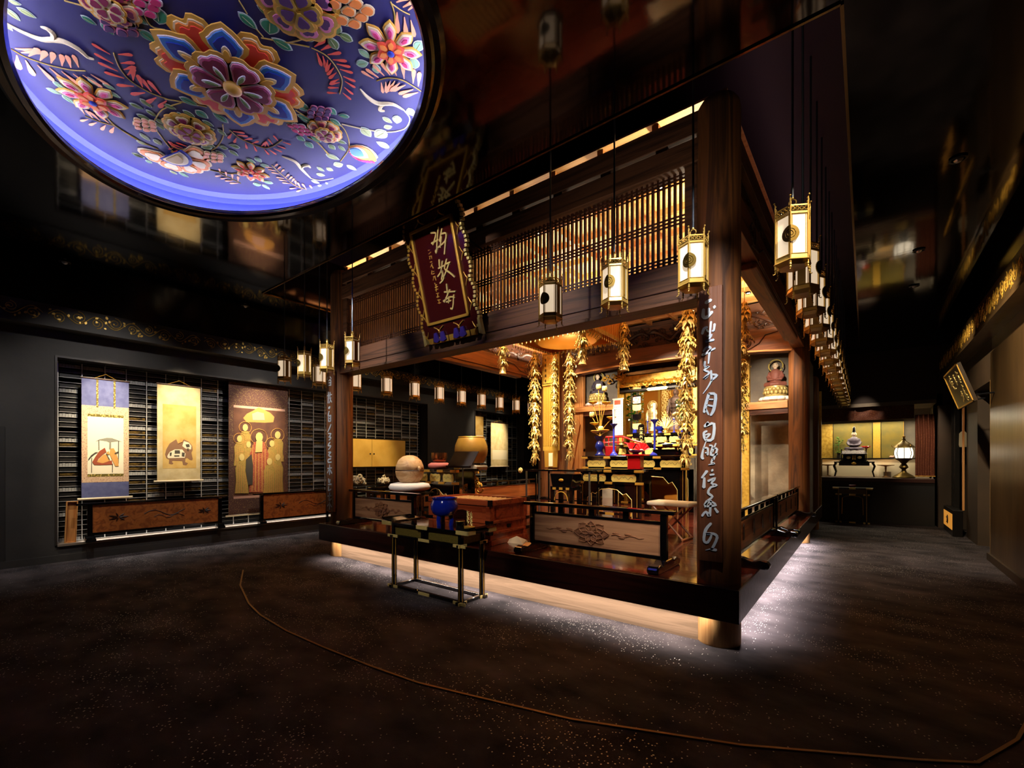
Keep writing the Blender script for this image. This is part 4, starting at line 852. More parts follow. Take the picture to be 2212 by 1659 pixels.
# ---------------------------------------------------------------- painted relief flowers on the dome (pieces lie just under the panel, facing down)
def painted(name, c): return pbr(name, c, .6)
D_GOLD = pbr('dome_gold', '#ecb540', .5, 0); D_YEL = painted('dome_cream', '#ecdca0'); D_RED = painted('dome_red', '#f0482a'); D_BLUE = painted('dome_blue_petal', '#15308e'); D_LBLUE = painted('dome_light_blue', '#3f86c8')
D_MAR = painted('dome_maroon', '#86163a'); D_PINK = painted('dome_pink', '#e48aa0'); D_WHITE = painted('dome_white', '#efe9dc'); D_GR = painted('dome_green', '#2f8a58'); D_OL = painted('dome_olive', '#6b8a40'); D_PALE = painted('dome_pale_leaf', '#a3b26a'); D_LG = painted('dome_mid_green', '#7fae7c')
D_RIM = painted('dome_leaf_rim', '#c6d4bc'); D_OR = painted('dome_orange', '#ee5632'); D_OR2 = painted('dome_orange_bud', '#ee8b2e'); D_PUR = painted('dome_purple', '#4a2450'); D_MAG = painted('dome_magenta', '#c4285a'); D_OCH = painted('dome_ochre', '#b99a34'); D_SAL = painted('dome_salmon', '#f0a068')
def dp(u, v): p = PZ(u, v, DZ); return Vector((p.x, p.y))
CR = {'A': (0, 0, 4.608), 'B': (460, 0, 4.608), 'C': (240, 200, 4.608)}
def dpc(cr, x, y): o = CR[cr]; return dp(o[0] + x / o[2], o[1] + y / o[2])
LEVEL = [0]
def flat(mb, pts, z0=.002, t=.004, edge=None):
    # convex-ish outline on the panel, hanging down from DZ - z0
    mb.prism([(p.x, p.y) for p in pts], -t, (0, 0, DZ), (1, 0, 0), (0, 1, 0), (0, 0, 1), z=-z0)
def leafpts(a, b, w, n=7):
    d = b - a; L = d.length; d = d / L; q = Vector((-d.y, d.x)); up = []; dn = []
    for k in range(1, n):
        t = k / n; h = w * (math.sin(pi * t ** .85)) ** .85 if 0 < t < 1 else 0; up.append(a + d * (L * t) + q * h); dn.append(a + d * (L * t) - q * h)
    return [a] + up + [b] + dn[::-1]
def shrink(pts, s):
    c = sum(pts, Vector((0, 0))) / len(pts); return [c + (p - c) * s for p in pts]
def leaf(a, b, m, wf=.27, par=None):
    L = (b - a).length; P = leafpts(a, b, L * wf)
    mb = MB(); flat(mb, P, .001, .004); o = mb.build('leaf', D_RIM, par or dome)
    mb = MB(); flat(mb, shrink(P, .83), .005, .003); i = mb.build('leaf_blade', m, o)
    mb = MB(); d = (b - a); mb.tube([(*(a + d * .22), DZ - .009), (*(a + d * .78), DZ - .009)], .0022, 4); mb.build('leaf_vein', D_PALE, o)
LV = {'A': {'g': [(805, 15, 1010, 160), (800, 145, 965, 245), (995, 220, 1140, 345), (1215, 70, 1480, 245), (1560, 55, 1585, 238, .42), (1380, 285, 1550, 415, .38), (1780, 960, 1980, 1050), (1940, 1090, 2075, 1175, .4)],
            'p': [(40, 65, 205, 205), (160, 65, 365, 175), (-20, 180, 130, 305), (80, 0, 215, 40), (1310, 1515, 1440, 1570), (1365, 1490, 1465, 1535), (1390, 1320, 1495, 1400), (1520, 1380, 1615, 1440, .36), (1355, 1395, 1470, 1440)],
            'm': [(520, 795, 665, 900), (455, 870, 615, 935), (615, 935, 740, 1030), (870, 760, 985, 860), (1020, 825, 1150, 890), (1050, 895, 1200, 970)],
            'o': [(1285, 1020, 1430, 1085), (1390, 975, 1515, 1070), (1450, 1085, 1560, 1160), (1355, 1130, 1505, 1195), (1620, 1030, 1755, 1085), (1815, 1090, 1940, 1160), (1760, 1110, 1845, 1180), (1535, 1175, 1665, 1240), (1545, 1210, 1640, 1290)]},
      'B': {'g': [(245, 110, 445, 290), (565, 185, 562, 338, .48), (795, 497, 580, 370), (830, 1025, 970, 1100, .4), (705, 1150, 820, 1235, .4), (995, 1225, 835, 1130), (1140, 1065, 1230, 1140, .4), (1360, 1160, 1245, 1140), (1165, 1175, 1275, 1250), (830, 1350, 920, 1400, .4), (1080, 1410, 970, 1350), (915, 1405, 1000, 1470, .4)],
            'o': [(590, 155, 435, 45), (670, 205, 800, 325), (830, 170, 835, 300, .38), (1180, 0, 1170, 120, .4), (1065, 60, 1170, 195), (1390, 245, 1235, 155, .36), (1250, 215, 1150, 330, .42), (1395, 405, 1245, 325, .32), (1240, 490, 1150, 355, .36), (1010, 400, 865, 335, .3), (1230, 1390, 1330, 1425), (1150, 1435, 1220, 1485, .4), (1245, 1445, 1320, 1500)],
            'm': [(1445, 485, 1575, 575), (1425, 635, 1550, 620, .34), (1640, 725, 1610, 625, .38), (2075, 400, 2010, 510, .36), (2015, 680, 1990, 560, .4)],
            'p': [(1685, 1160, 1785, 1220), (1835, 1145, 1830, 1225, .42), (1700, 1265, 1785, 1255, .34), (1945, 1070, 1990, 1150, .4), (1475, 1260, 1575, 1360, .36), (1725, 1300, 1610, 1360, .4), (1760, 1470, 1625, 1405), (1120, 1530, 1260, 1585), (1200, 1640, 1295, 1630, .4), (1330, 1640, 1430, 1690)]},
      'C': {'g': [(1170, 300, 1005, 190)], 'o': [(905, 270, 1025, 335), (925, 350, 1030, 365, .34), (1060, 360, 1150, 430), (930, 495, 1040, 540), (895, 540, 1010, 545, .3), (1070, 530, 1165, 555, .4), (1285, 545, 1170, 515, .34), (1170, 565, 1270, 630), (1040, 570, 1150, 640)],
            'm': [(750, 625, 845, 660, .4), (845, 675, 960, 720), (800, 710, 900, 765), (670, 785, 775, 840), (1345, 650, 1440, 700), (1430, 640, 1500, 690, .4), (1480, 715, 1575, 730, .34), (1410, 905, 1495, 915, .4), (1615, 900, 1500, 875), (1505, 910, 1580, 960), (205, 600, 335, 645), (340, 665, 410, 700, .4)],
            'p': [(1990, 870, 2075, 900), (2055, 920, 2130, 945, .42), (2135, 890, 2212, 950), (2045, 735, 2125, 780), (2140, 745, 2212, 775, .4), (2040, 805, 2130, 822, .34), (580, 770, 660, 810), (700, 760, 790, 800)]}}
MC = {'g': D_GR, 'o': D_OL, 'm': D_LG, 'p': D_PALE}
for cr, dct in LV.items():
    for kk, L in dct.items():
        for q in L: leaf(dpc(cr, q[0], q[1]), dpc(cr, q[2], q[3]), MC[kk], q[4] if len(q) > 4 else .27)
def smooth2(pts, k=4):
    Q = []
    for i in range(len(pts) - 1):
        p0, p1, p2, p3 = pts[max(i - 1, 0)], pts[i], pts[i + 1], pts[min(i + 2, len(pts) - 1)]
        for j in range(k):
            u = j / k; Q.append(.5 * ((2 * p1) + (p2 - p0) * u + (2 * p0 - 5 * p1 + 4 * p2 - p3) * u * u + (3 * p1 - p0 - 3 * p2 + p3) * u ** 3))
    return Q + [pts[-1]]
def vine(cr, pts, r, m, nm='vine', taper=False):
    P = smooth2([dpc(cr, *p) for p in pts]); n = len(P)
    MB().tube([(p.x, p.y, DZ - .004) for p in P], [r * (.5 + 1.0 * math.sin(pi * k / (n - 1)) if taper else 1) for k in range(n)], 5).build(nm, m, dome)
V1 = [('A', [(640, 0), (850, 60), (1080, 140), (1300, 255), (1480, 330)]), ('A', [(1400, 60), (1500, 250), (1640, 290)]), ('A', [(1640, 980), (1820, 1010), (2060, 1060)]), ('A', [(990, 1080), (1150, 1250), (1380, 1390)]), ('B', [(260, 0), (340, 130)]), ('B', [(480, 370), (800, 430), (960, 460)]), ('B', [(750, 420), (870, 390), (1000, 330), (1180, 170), (1280, 110)]), ('B', [(1040, 320), (1200, 330), (1330, 370)]), ('B', [(430, 280), (500, 360)]), ('B', [(1770, 10), (1810, 150), (1805, 330)]),
      ('B', [(820, 1090), (1000, 1190), (1250, 1230), (1340, 1350), (1350, 1480), (1270, 1600)]), ('B', [(940, 1360), (1050, 1420), (1150, 1540)]), ('C', [(0, 300), (250, 460), (470, 560)]), ('C', [(450, 370), (600, 560), (700, 640), (900, 740), (1150, 800), (1270, 800)]), ('C', [(700, 95), (510, 165), (430, 280)]), ('C', [(1110, 310), (1115, 430), (1060, 530), (1000, 570)]), ('C', [(830, 590), (950, 580)]), ('C', [(790, 480), (800, 530), (640, 600)]), ('C', [(2050, 490), (2170, 610)])]
for cr, P in V1: vine(cr, P, .0045, D_OCH)
for cr, P, r in (('A', [(60, 220), (200, 300), (400, 380), (520, 385), (640, 405), (780, 480), (870, 560), (935, 583)], .012), ('A', [(405, 262), (470, 280), (525, 330), (515, 385), (440, 380)], .011), ('B', [(1465, 880), (1540, 960), (1640, 1020), (1790, 1030), (1900, 1090)], .011), ('B', [(1790, 1025), (1690, 1035), (1660, 1085), (1710, 1100)], .011), ('C', [(1700, 630), (1830, 680), (1900, 760), (1990, 850)], .010), ('C', [(1895, 760), (1915, 725), (1960, 722), (1985, 745)], .010)): vine(cr, P, r, D_YEL, 'gold_curl', True)
vine('B', [(1900, 1090), (1960, 1180), (1900, 1280), (1720, 1310), (1500, 1280), (1280, 1230)], .005, D_YEL); vine('C', [(1990, 850), (2080, 870), (2212, 850)], .004, D_YEL); vine('C', [(2050, 985), (2150, 970), (2212, 930)], .004, D_YEL)
def frond(cr, spine, n, ln, m, wf=.2):
    P = smooth2([dpc(cr, *p) for p in spine], 8); mb = MB(); mb.tube([(p.x, p.y, DZ - .004) for p in P], .004, 4)
    st = MB(); tot = len(P) - 1
    for k in range(n):
        i = int(tot * (k + .7) / (n + .2)); p = P[i]; d = (P[min(i + 2, tot)] - P[max(i - 2, 0)]).normalized(); q = Vector((-d.y, d.x))
        for s_ in (-1, 1):
            dr = (d * .45 + q * s_).normalized(); a = p + dr * ln * .22 + d * ln * .12 * s_; b = a + (dr + d * .2).normalized() * ln * (1.1 - .35 * k / n)
            L = (b - a).length; e = (b - a) / L; f = Vector((-e.y, e.x)); pts = []
            for t, h in ((0, .05), (.3, .13), (.6, .26), (.85, .3), (1, .12)): pts.append(a + e * L * t + f * L * h * wf * 4.2 * .5 + f * L * .1 * s_ * t)
            pts += [a + e * L * t - f * L * h * wf * 4.2 * .5 + f * L * .1 * s_ * t for t, h in ((1, .12), (.85, .3), (.6, .26), (.3, .13), (0, .05))]
            lb = MB(); flat(lb, pts, .002 + .0011 * ((2 * k + (s_ > 0)) % 7), .003); FR.append((lb, m, mb))
    o = mb.build('frond_stem', D_OCH, dome)
    for lb, mm, _ in FR: lb.build('frond_leaflet', mm, o)
    FR.clear()
FR = []
frond('A', [(110, 480), (250, 560), (480, 640), (700, 690), (850, 700)], 8, .14, D_SAL); frond('A', [(1680, 985), (1500, 920), (1300, 800), (1190, 670), (1130, 520)], 8, .12, D_OR)
frond('A', [(1150, 1250), (1000, 1210), (850, 1150)], 4, .10, D_SAL); frond('B', [(980, 470), (1130, 550), (1230, 670), (1285, 800), (1260, 930)], 10, .095, D_OR); frond('B', [(2090, 915), (1900, 800), (1750, 770), (1630, 800)], 8, .12, D_SAL)
frond('B', [(1780, 30), (1880, 100), (1960, 140)], 3, .13, D_SAL); frond('C', [(1180, 370), (1300, 460), (1500, 540), (1600, 535), (1700, 470)], 9, .08, D_OR); frond('C', [(2050, 985), (1850, 930), (1720, 830), (1600, 720)], 10, .08, D_SAL)
frond('C', [(1290, 900), (1190, 850), (1080, 800)], 4, .08, D_SAL); frond('C', [(800, 530), (700, 560), (600, 530)], 5, .07, D_OR)
# flowers --------------------------------------------------------
def petal_out(c, ang, r0, r1, w, kind):
    d = Vector((math.cos(ang), math.sin(ang))); q = Vector((-d.y, d.x)); L = r1 - r0
    if kind == 'point': prof = [(0, .30), (.25, .62), (.45, .92), (.58, .98), (.66, .80), (.78, .62), (.88, .40), (1, 0)]
    elif kind == 'heart': prof = [(0, .2), (.3, .62), (.55, .95), (.78, 1.0), (.93, .72), (.99, .4), (.93, 0)]
    elif kind == 'lobe': prof = [(0, .42), (.3, .80), (.6, 1.0), (.85, .95), (.98, .62), (1.0, .35), (.90, .06)]
    elif kind == 'star': prof = [(0, .5), (.35, .85), (.58, 1.0), (.76, .72), (.9, .3), (1, 0)]
    else: prof = [(0, .25), (.3, .75), (.55, 1.0), (.8, .8), (.93, .45), (1, 0)]
    up = [c + d * (r0 + L * t) + q * w * h for t, h in prof]; dn = [c + d * (r0 + L * t) - q * w * h for t, h in reversed(prof)]
    return up + dn
def petal(par, nm, c, ang, r0, r1, w, kind, layers, z0):
    o = None
    for i, (s_, m) in enumerate(layers):
        P = petal_out(c, ang, r0 + (r1 - r0) * (1 - s_) * .5, r1 - (r1 - r0) * (1 - s_) * .55, w * s_ ** 1.25, kind)
        mb = MB(); mb.prism([(p.x, p.y) for p in P], -.008, (0, 0, DZ), (1, 0, 0), (0, 1, 0), (0, 0, 1), z=-z0 - .006 * i)
        o2 = mb.build(nm if i == 0 else 'petal_inlay', m, par if i == 0 else o); o = o or o2
    return o
def femp(nm, c): 
    mb = MB(); mb.lathe([(.012, 0), (.012, -.004)], 10, (c.x, c.y, DZ - .001)); return mb.build(nm, D_GOLD, dome)
c0 = dp(1170 / 2.3284, 385 / 2.3284); cf_ = femp('central_flower', c0)
for k in range(6): petal(cf_, 'petal', c0, R(-58 + 60 * k), .14, .475, .135, 'lobe', [(1, D_GOLD), (.84, D_YEL), (.78, D_OR2), (.66, D_RED)], .004)
for k in range(6):
    petal(cf_, 'petal', c0, R(-88 + 60 * k), .14, .49, .145, 'point', [(1, D_GOLD), (.8, D_WHITE), (.74, D_LBLUE), (.56, D_BLUE)], .03)
    petal(cf_, 'petal_bud', c0, R(-88 + 60 * k), .19, .34, .03, 'oval', [(1, D_YEL), (.7, D_DK if False else D_GOLD)], .058)
for k in range(6):
    petal(cf_, 'petal', c0, R(-58 + 60 * k), .03, .285, .125, 'heart', [(1, D_GOLD), (.80, D_WHITE), (.74, D_PINK), (.64, D_MAR)], .06)
    petal(cf_, 'petal_bud', c0, R(-58 + 60 * k), .07, .19, .018, 'oval', [(1, D_WHITE), (.7, D_OL)], .088)
MB().ball((c0.x, c0.y, DZ - .09), (.062, .062, .035), 20, 10).build('flower_boss', D_GOLD, cf_, smooth=180)
def rosette(cr, x, y, r, n=8, a0=0, cols=(D_YEL, D_PINK, D_MAG), core=(D_OR, D_OR2), nm='rosette_flower'):
    c = dpc(cr, x, y); f = femp(nm, c)
    for k in range(n): petal(f, 'petal', c, a0 + 2 * pi * k / n, r * .28, r * 1.02, r * .22, 'star', [(1, D_GOLD), (.82, cols[0]), (.56, cols[1]), (.34, cols[2])], .002 + .0015 * (k % 2))
    for k in range(6): petal(f, 'petal', c, a0 + .3 + pi / 3 * k, r * .06, r * .5, r * .17, 'star', [(1, core[0]), (.6, core[1])], .028 + .0015 * (k % 2))
    MB().ball((c.x, c.y, DZ - .045), (r * .12, r * .12, .01), 10, 6).build('flower_boss', D_BLUE, f)
def peony(cr, x, y, r, m1, m2, m3, a0=0, nm='peony_flower'):
    c = dpc(cr, x, y); f = femp(nm, c)
    for k in range(7): petal(f, 'petal', c, a0 + 2 * pi * k / 7, r * .25, r, r * .42, 'heart', [(1, D_GOLD), (.82, m1), (.62, m2), (.42, m3)], .002 + .004 * (k % 2))
    for k in range(5): petal(f, 'petal', c, a0 + .5 + 2 * pi * k / 5, 0, r * .58, r * .3, 'heart', [(1, D_GOLD), (.8, m1), (.55, m3)], .036 + .004 * (k % 2))
def budc(cr, x, y, r, m, m2=D_WHITE, ax=0, nm='bud_cluster'):
    c = dpc(cr, x, y); f = femp(nm, c); d = Vector((math.cos(ax), math.sin(ax))); q = Vector((-d.y, d.x))
    for i, (a, b) in enumerate(((-.9, 0), (-.5, .38), (-.5, -.38), (0, .6), (0, 0), (0, -.6), (.45, .3), (.45, -.3), (.85, 0))):
        p = c + d * a * r + q * b * r; petal(f, 'petal', p, ax, -r * .34, r * .34, r * .26, 'oval', [(1, m2), (.78, m)], .002 + .003 * (i % 3))
rosette('A', 925, 975, .215, 8, .3); rosette('B', 1770, 475, .205, 8, .1); rosette('C', 1390, 780, .16, 8, .4, (D_YEL, D_SAL, D_OR))
peony('A', 1890, 1285, .19, D_OCH, D_YEL, D_MAR, .2); peony('B', 845, 30, .25, D_OCH, D_PINK, D_PUR, .5); peony('B', 1115, 1295, .14, D_YEL, D_SAL, D_MAR, .1); peony('A', 1060, 10, .17, D_YEL, D_SAL, D_MAR, .3)
budc('B', 1350, 95, .14, D_OR2, D_YEL, .6); budc('B', 880, 1280, .09, D_MAG, D_WHITE, 1.2); budc('B', 1060, 1115, .10, D_PUR, D_PINK, .3); budc('A', 1190, 215, .12, D_PUR, D_PINK, .3); budc('A', 1390, 10, .12, D_MAG, D_WHITE, .6); budc('C', 340, 310, .10, D_SAL, D_YEL, .3); budc('C', 1020, 630, .10, D_SAL, D_YEL, .3)
# fan-shaped half flower at the lower rim and pointed palmette at the right
c = dpc('C', 610, 590); f = femp('half_flower', c)
for k in range(5): petal(f, 'petal', c, R(32 + 42 * k) + .15, .10, .30, .10, 'heart', [(1, D_YEL), (.86, D_OR2), (.6, D_YEL)], .002 + .003 * (k % 2))
for rr, m in ((.15, D_BLUE), (.12, D_YEL), (.08, D_OCH)):
    mb = MB(); mb.prism([(c.x + rr * math.cos(R(10 + 12 * k)), c.y + rr * math.sin(R(10 + 12 * k))) for k in range(17)], -.006, (0, 0, DZ), (1, 0, 0), (0, 1, 0), (0, 0, 1), z=-.03 - (.15 - rr) * .3); mb.build('half_disc', m, f)
a, b = dpc('B', 1345, 1450), dpc('B', 1665, 1610); f = femp('palmette', (a + b) / 2)
for s_, m, z in ((1, D_YEL, .002), (.9, D_OR2, .008), (.62, D_WHITE, .014), (.48, D_LBLUE, .02)):
    P = leafpts(a + (b - a) * (1 - s_) * .1, a + (b - a) * s_, (b - a).length * .36 * s_); mb = MB(); flat(mb, P, z, .006); mb.build('palmette_band', m, f)
for k in range(9):
    P = leafpts(a, a + (b - a) * .8, (b - a).length * .29, 10); p = P[1 + k] if k < 9 else P[k]; mb = MB(); d = (b - a).normalized(); flat(mb, leafpts(p, p + d * .05, .012, 4), .014, .004); mb.build('palmette_mark', D_MAG, f)
# ---------------------------------------------------------------- left wall: wire racks with sutra volumes, scrolls, panels
RX = -9.33     # rack front plane
RACKG = pbr('rack_wire', '#c9c7c3', .35, .3)
BKM = [pbr('book_dark', '#070605', .5), pbr('book_grey', '#7a797a', .7, nscale=40, col2='#96958f', stretch=(1, 6, 1)), pbr('book_gold', '#7a602c', .35, .3, nscale=25, col2='#1c150c'), pbr('book_brown', '#0f0a07', .5)]
def book_mesh(kind):
    mb = MB()
    if kind == 1:
        for k in range(7): y = -.115 + .033 * k; mb.box(-.09, .0, y, y + .030, 0, .045 + .004 * (k % 2))
    else:
        rnd = random.Random(kind)
        for k in range(3): mb.box(-.1, -.005 * rnd.random() - .002, -.115 + .01 * rnd.random(), .112, .016 * k, .016 * k + .0145)
    return mb.mesh('sutra_volume', BKM[kind])
BMS = [book_mesh(k) for k in range(4)]
cells = []
def rack(y0, y1, label, blocks):
    t = thing('book_rack', label, 'rack', (RX, y0, NZ0 + .012)); L = y1 - y0; pit = .26; n = int(L / pit); rows = 36; dz = 2.64 / rows
    um = MB().box(-.006, .006, -.006, .006, 0, 2.65).mesh('upright', RACKG)
    for k in range(n + 1): put(um, 'upright', t, (0, min(L - .01, .01 + k * pit), 0))
    sm = MB().box(-.13, .004, .004, L - .004, -.002, .002).mesh('shelf', BKM[3]); wm = MB().box(.004, .008, .004, L - .004, -.0025, .0025).mesh('shelf_wire', RACKG)
    for r in range(rows + 1): put(sm, 'shelf', t, (0, 0, r * dz + .003)); put(wm, 'shelf_wire', t, (0, 0, r * dz + .003))
    rnd = random.Random(n)
    for r in range(rows):
        for k in range(n):
            y = y0 + .01 + (k + .5) * pit; z = NZ0 + .012 + r * dz + .0055
            if any(a < y < b and c < z < d for a, b, c, d in blocks): continue
            if rnd.random() < .06: continue
            kind = 1 if (r + 2 * (k // 3)) % 5 == 0 else (2 if rnd.random() < (.45 if 8 < r < 24 else .12) else (3 if rnd.random() < .5 else 0))
            cells.append((Vector((RX, y, z)), kind))
rack(N1[0] + .03, N1[1] - .03, 'tall black wire rack of sutra volumes filling the long left wall niche', [(1.42, 1.9, .95, 2.6), (2.35, 2.86, 1.2, 2.6), (3.42, 4.4, .5, 2.85), (1.45, 8, 0, .68), (4.6, 8, 0, .7), (5.6, 7.05, 1.42, 2.0)])
rack(N2[0] + .03, N2[1] - .03, 'black wire rack of sutra volumes in the smaller far left niche', [(10, 12.2, 0, .6)])
cells.sort(key=lambda c: (c[0] - CAM).length)
for p, k in cells[:280]:
    tag(put(BMS[k], 'sutra_volume', None, p), 'bundle of old cloth-bound sutra volumes lying in the left wall rack', 'book', 'sutra volumes in the left wall racks')
for kk in range(4):
    mb = MB()
    for p, k in cells[280:]:
        if k != kk: continue
        if k == 1:
            for q in range(7): y = p.y - .115 + .033 * q; mb.box(p.x - .09, p.x, y, y + .03, p.z, p.z + .046)
        else:
            for q in range(2): mb.box(p.x - .1, p.x - .003 - .003 * q, p.y - .112, p.y + .11, p.z + .024 * q, p.z + .024 * q + .0225)
    o = mb.build('sutra_volumes', BKM[kk]); tag(o, ['mass of near black sutra volumes deep in the far part of the racks', 'rows of grey spined sutra volumes in the far part of the racks', 'gilt edged sutra volumes in the far part of the racks', 'brown sutra volumes in the far part of the racks'][kk], 'book', None, 'stuff')
SX = -9.17
def W(u, v): q = PX(u, v, SX); return (q.y, q.z)
FRS = ((SX, 0, 0), (0, 1, 0), (0, 0, 1), (1, 0, 0))
def scroll(label, y0, y1, z0, z1, m, rod=.03, hang=2.93):
    t = MB().prism([(y0, z0), (y1, z0), (y1, z1), (y0, z1)], .006, *FRS).build('hanging_scroll', m); tag(t, label, 'scroll', 'hanging scrolls')
    MB().tube([(SX + .004, y0 - .01, z1), (SX + .004, y1 + .01, z1)], .012, 8).build('top_rod', W_DARK, t); MB().tube([(SX + .006, y0 - .045, z0), (SX + .006, y1 + .045, z0)], .017, 10).build('bottom_roller', CREAM, t, smooth=60)
    ym = (y0 + y1) / 2
    MB().tube([(SX, y0 + .15, z1 + .01), (SX, ym, min(hang, z1 + .08)), (SX, y1 - .15, z1 + .01)], .004, 4).build('hanging_cord', GOLDS, t); MB().tube([(SX - .02, ym, min(hang, z1 + .08)), (SX - .02, ym, 2.915)], .003, 4).build('hanging_wire', STEEL, t)
    return t
def piece(par, nm, m, pts, z=.006, t=.002, px=None):
    MB().prism([W(*p) if px is None else px(*p) for p in pts], t, *FRS, z=z).build(nm, m, par)
def trace(ox, oy, k): return lambda x, y: W(ox + x / k, oy + y / k)
T1 = trace(160, 790, 5.531)
BLUEC = pbr('scroll_blue', '#565a86', .85, nscale=12, col2='#666a94'); BROC = pattern('scroll_brocade', '#d3b08c', '#a06a5c', 60, .8, 0, .3); SILK = pbr('scroll_silk', '#efe3c4', .85); OLIVE = pattern('olive_brocade', '#6a5c1c', '#cbb060', 45, .6, .2, .4)
INK = pbr('ink_grey', '#8d8a78', .9); INKD = pbr('ink_dark', '#4a4438', .9); REDB = pbr('ink_redbrown', '#9c4a2c', .9); ORG = pbr('ink_orange', '#d59a50', .9)
s1 = scroll('hanging scroll with blue ends and a figure in a sedan chair, leftmost', 1.39, 1.938, .87, 2.68, BLUEC)
def rectP(par, nm, m, y0, y1, z0, z1, z=.006, t=.0015): return MB().prism([(y0, z0), (y1, z0), (y1, z1), (y0, z1)], t, *FRS, z=z).build(nm, m, par)
rectP(s1, 'brocade_mount', BROC, 1.39, 1.938, 1.115, 2.27); rectP(s1, 'silk_painting', SILK, 1.455, 1.872, 1.24, 2.105, .0075)
rectP(s1, 'gold_band', OLIVE, 1.455, 1.872, 2.105, 2.145, .0075); rectP(s1, 'gold_band', OLIVE, 1.455, 1.872, 1.20, 1.24, .0075)
for y in (1.565, 1.765): rectP(s1, 'ribbon', OLIVE, y - .012, y + .012, 2.25, 2.68, .006, .004)
z_ = .009
for i_, (nm, m, pts) in enumerate((('painted_roof', INK, [(255, 905), (300, 880), (390, 862), (450, 865), (520, 890), (572, 912), (520, 905), (440, 915), (420, 920), (390, 905), (310, 893)]), ('painted_pole', INKD, [(288, 890), (298, 890), (300, 1010), (290, 1010)]), ('painted_pole', INKD, [(525, 900), (535, 900), (532, 1170), (522, 1170)]), ('painted_pole', INKD, [(205, 1100), (213, 1100), (212, 1280), (204, 1280)]), ('painted_pole', INKD, [(452, 1170), (462, 1170), (460, 1275), (452, 1275)]), ('painted_canopy_post', INK, [(420, 910), (440, 910), (440, 1000), (415, 990)]),
                   ('painted_robe', REDB, [(215, 1150), (250, 1090), (300, 1020), (365, 980), (385, 1030), (340, 1060), (290, 1110), (270, 1150), (330, 1165), (450, 1130), (455, 1180), (340, 1185), (240, 1185)]), ('painted_sash', ORG, [(270, 1150), (300, 1110), (350, 1060), (390, 1060), (430, 1130), (400, 1145), (340, 1165)]), ('painted_robe', ORG, [(430, 990), (470, 985), (500, 1040), (525, 1120), (530, 1200), (490, 1200), (450, 1120), (420, 1050)]), ('painted_branch', INKD, [(165, 1120), (200, 1070), (250, 1035), (290, 1030), (250, 1050), (205, 1085), (172, 1125)]), ('painted_arm', ORG, [(380, 1040), (410, 1020), (420, 1060), (395, 1060)]), ('painted_line', INKD, [(385, 1050), (425, 1120), (415, 1125), (378, 1055)]), ('painted_branch', INKD, [(480, 1045), (530, 1020), (532, 1030), (485, 1060)]))):
    piece(s1, nm, m, pts, z_ + .0007 * i_, .001, T1)
# second scroll: painted elephant
BEI = pbr('scroll_beige', '#dcc794', .85, nscale=8, col2='#cbb27c'); OCHR = pbr('scroll_ochre', '#c79a48', .85, nscale=5, col2='#d8b46a'); BRN = pbr('ink_brown', '#8a6446', .9)
s2 = scroll('cream hanging scroll with a painted elephant', 2.30, 2.912, 1.10, 2.71, BEI)
rectP(s2, 'painting', OCHR, 2.375, 2.85, 1.31, 2.38)
for i_, (nm, m, pts) in enumerate((('painted_elephant', BRN, [(1085, 1060), (1100, 1000), (1140, 930), (1200, 890), (1220, 880), (1240, 930), (1290, 905), (1310, 880), (1370, 910), (1410, 960), (1415, 1010), (1400, 1040), (1415, 1110), (1410, 1130), (1380, 1125), (1350, 1100), (1330, 1110), (1325, 1150), (1360, 1165), (1340, 1190), (1300, 1185), (1290, 1140), (1180, 1135), (1165, 1150), (1185, 1165), (1170, 1180), (1130, 1170), (1135, 1120), (1100, 1105)]), ('painted_cloth', CREAM, [(1110, 1080), (1140, 1030), (1200, 1000), (1290, 1000), (1330, 1050), (1320, 1100), (1120, 1105)]), ('painted_cloth', CREAM, [(1290, 960), (1310, 900), (1370, 920), (1400, 960), (1395, 1000), (1330, 990)]), ('painted_patch', INKD, [(1200, 1010), (1260, 1010), (1265, 1050), (1200, 1050)]), ('painted_patch', INKD, [(1195, 1070), (1255, 1070), (1255, 1085), (1195, 1085)]), ('painted_patch', INKD, [(1140, 1040), (1165, 1035), (1160, 1075), (1142, 1075)]), ('painted_patch', INKD, [(1285, 1035), (1320, 1040), (1315, 1085), (1285, 1080)]), ('painted_patch', INKD, [(1330, 940), (1370, 935), (1380, 965), (1345, 975)]), ('painted_patch', INKD, [(1350, 985), (1365, 985), (1365, 1015), (1350, 1010)]), ('painted_flame', ORG, [(1240, 930), (1275, 860), (1280, 900), (1300, 880), (1290, 910)]))):
    piece(s2, nm, m, pts, .008 + .0008 * i_, .001, T1)
# third scroll: group of haloed standing figures
T3 = trace(480, 800, 4.367); PURB = pattern('purple_brocade', '#5a3a30', '#a5874e', 55, .8, 0, .25); BRS = pbr('scroll_brown', '#6e4733', .85, nscale=6, col2='#59382a')
GROBE = pattern('gold_robe', '#b89a48', '#8a5a30', 70, .8, 0, .28); RROBE = pattern('red_robe', '#b0583c', '#dba860', 50, .8, 0, .25); FACE = pbr('painted_face', '#e2c676', .8); HALO = pbr('painted_halo', '#8a5a44', .8); PINKB = pbr('pink_band', '#d6a48c', .8)
s3 = scroll('large brown brocade scroll with a crowd of gold robed haloed figures', 3.358, 4.435, .43, 2.895, PURB)
rectP(s3, 'silk_painting', BRS, 3.44, 4.38, .78, 2.42)
rectP(s3, 'pink_band', PINKB, 3.44, 4.38, 2.42, 2.465, .0075); rectP(s3, 'pink_band', PINKB, 3.44, 4.38, .735, .78, .0075)
piece(s3, 'painted_cloud', ORG, [(195, 450), (230, 410), (290, 380), (340, 350), (400, 375), (450, 400), (490, 440), (480, 490), (400, 495), (300, 490), (230, 490)], .009, .001, T3)
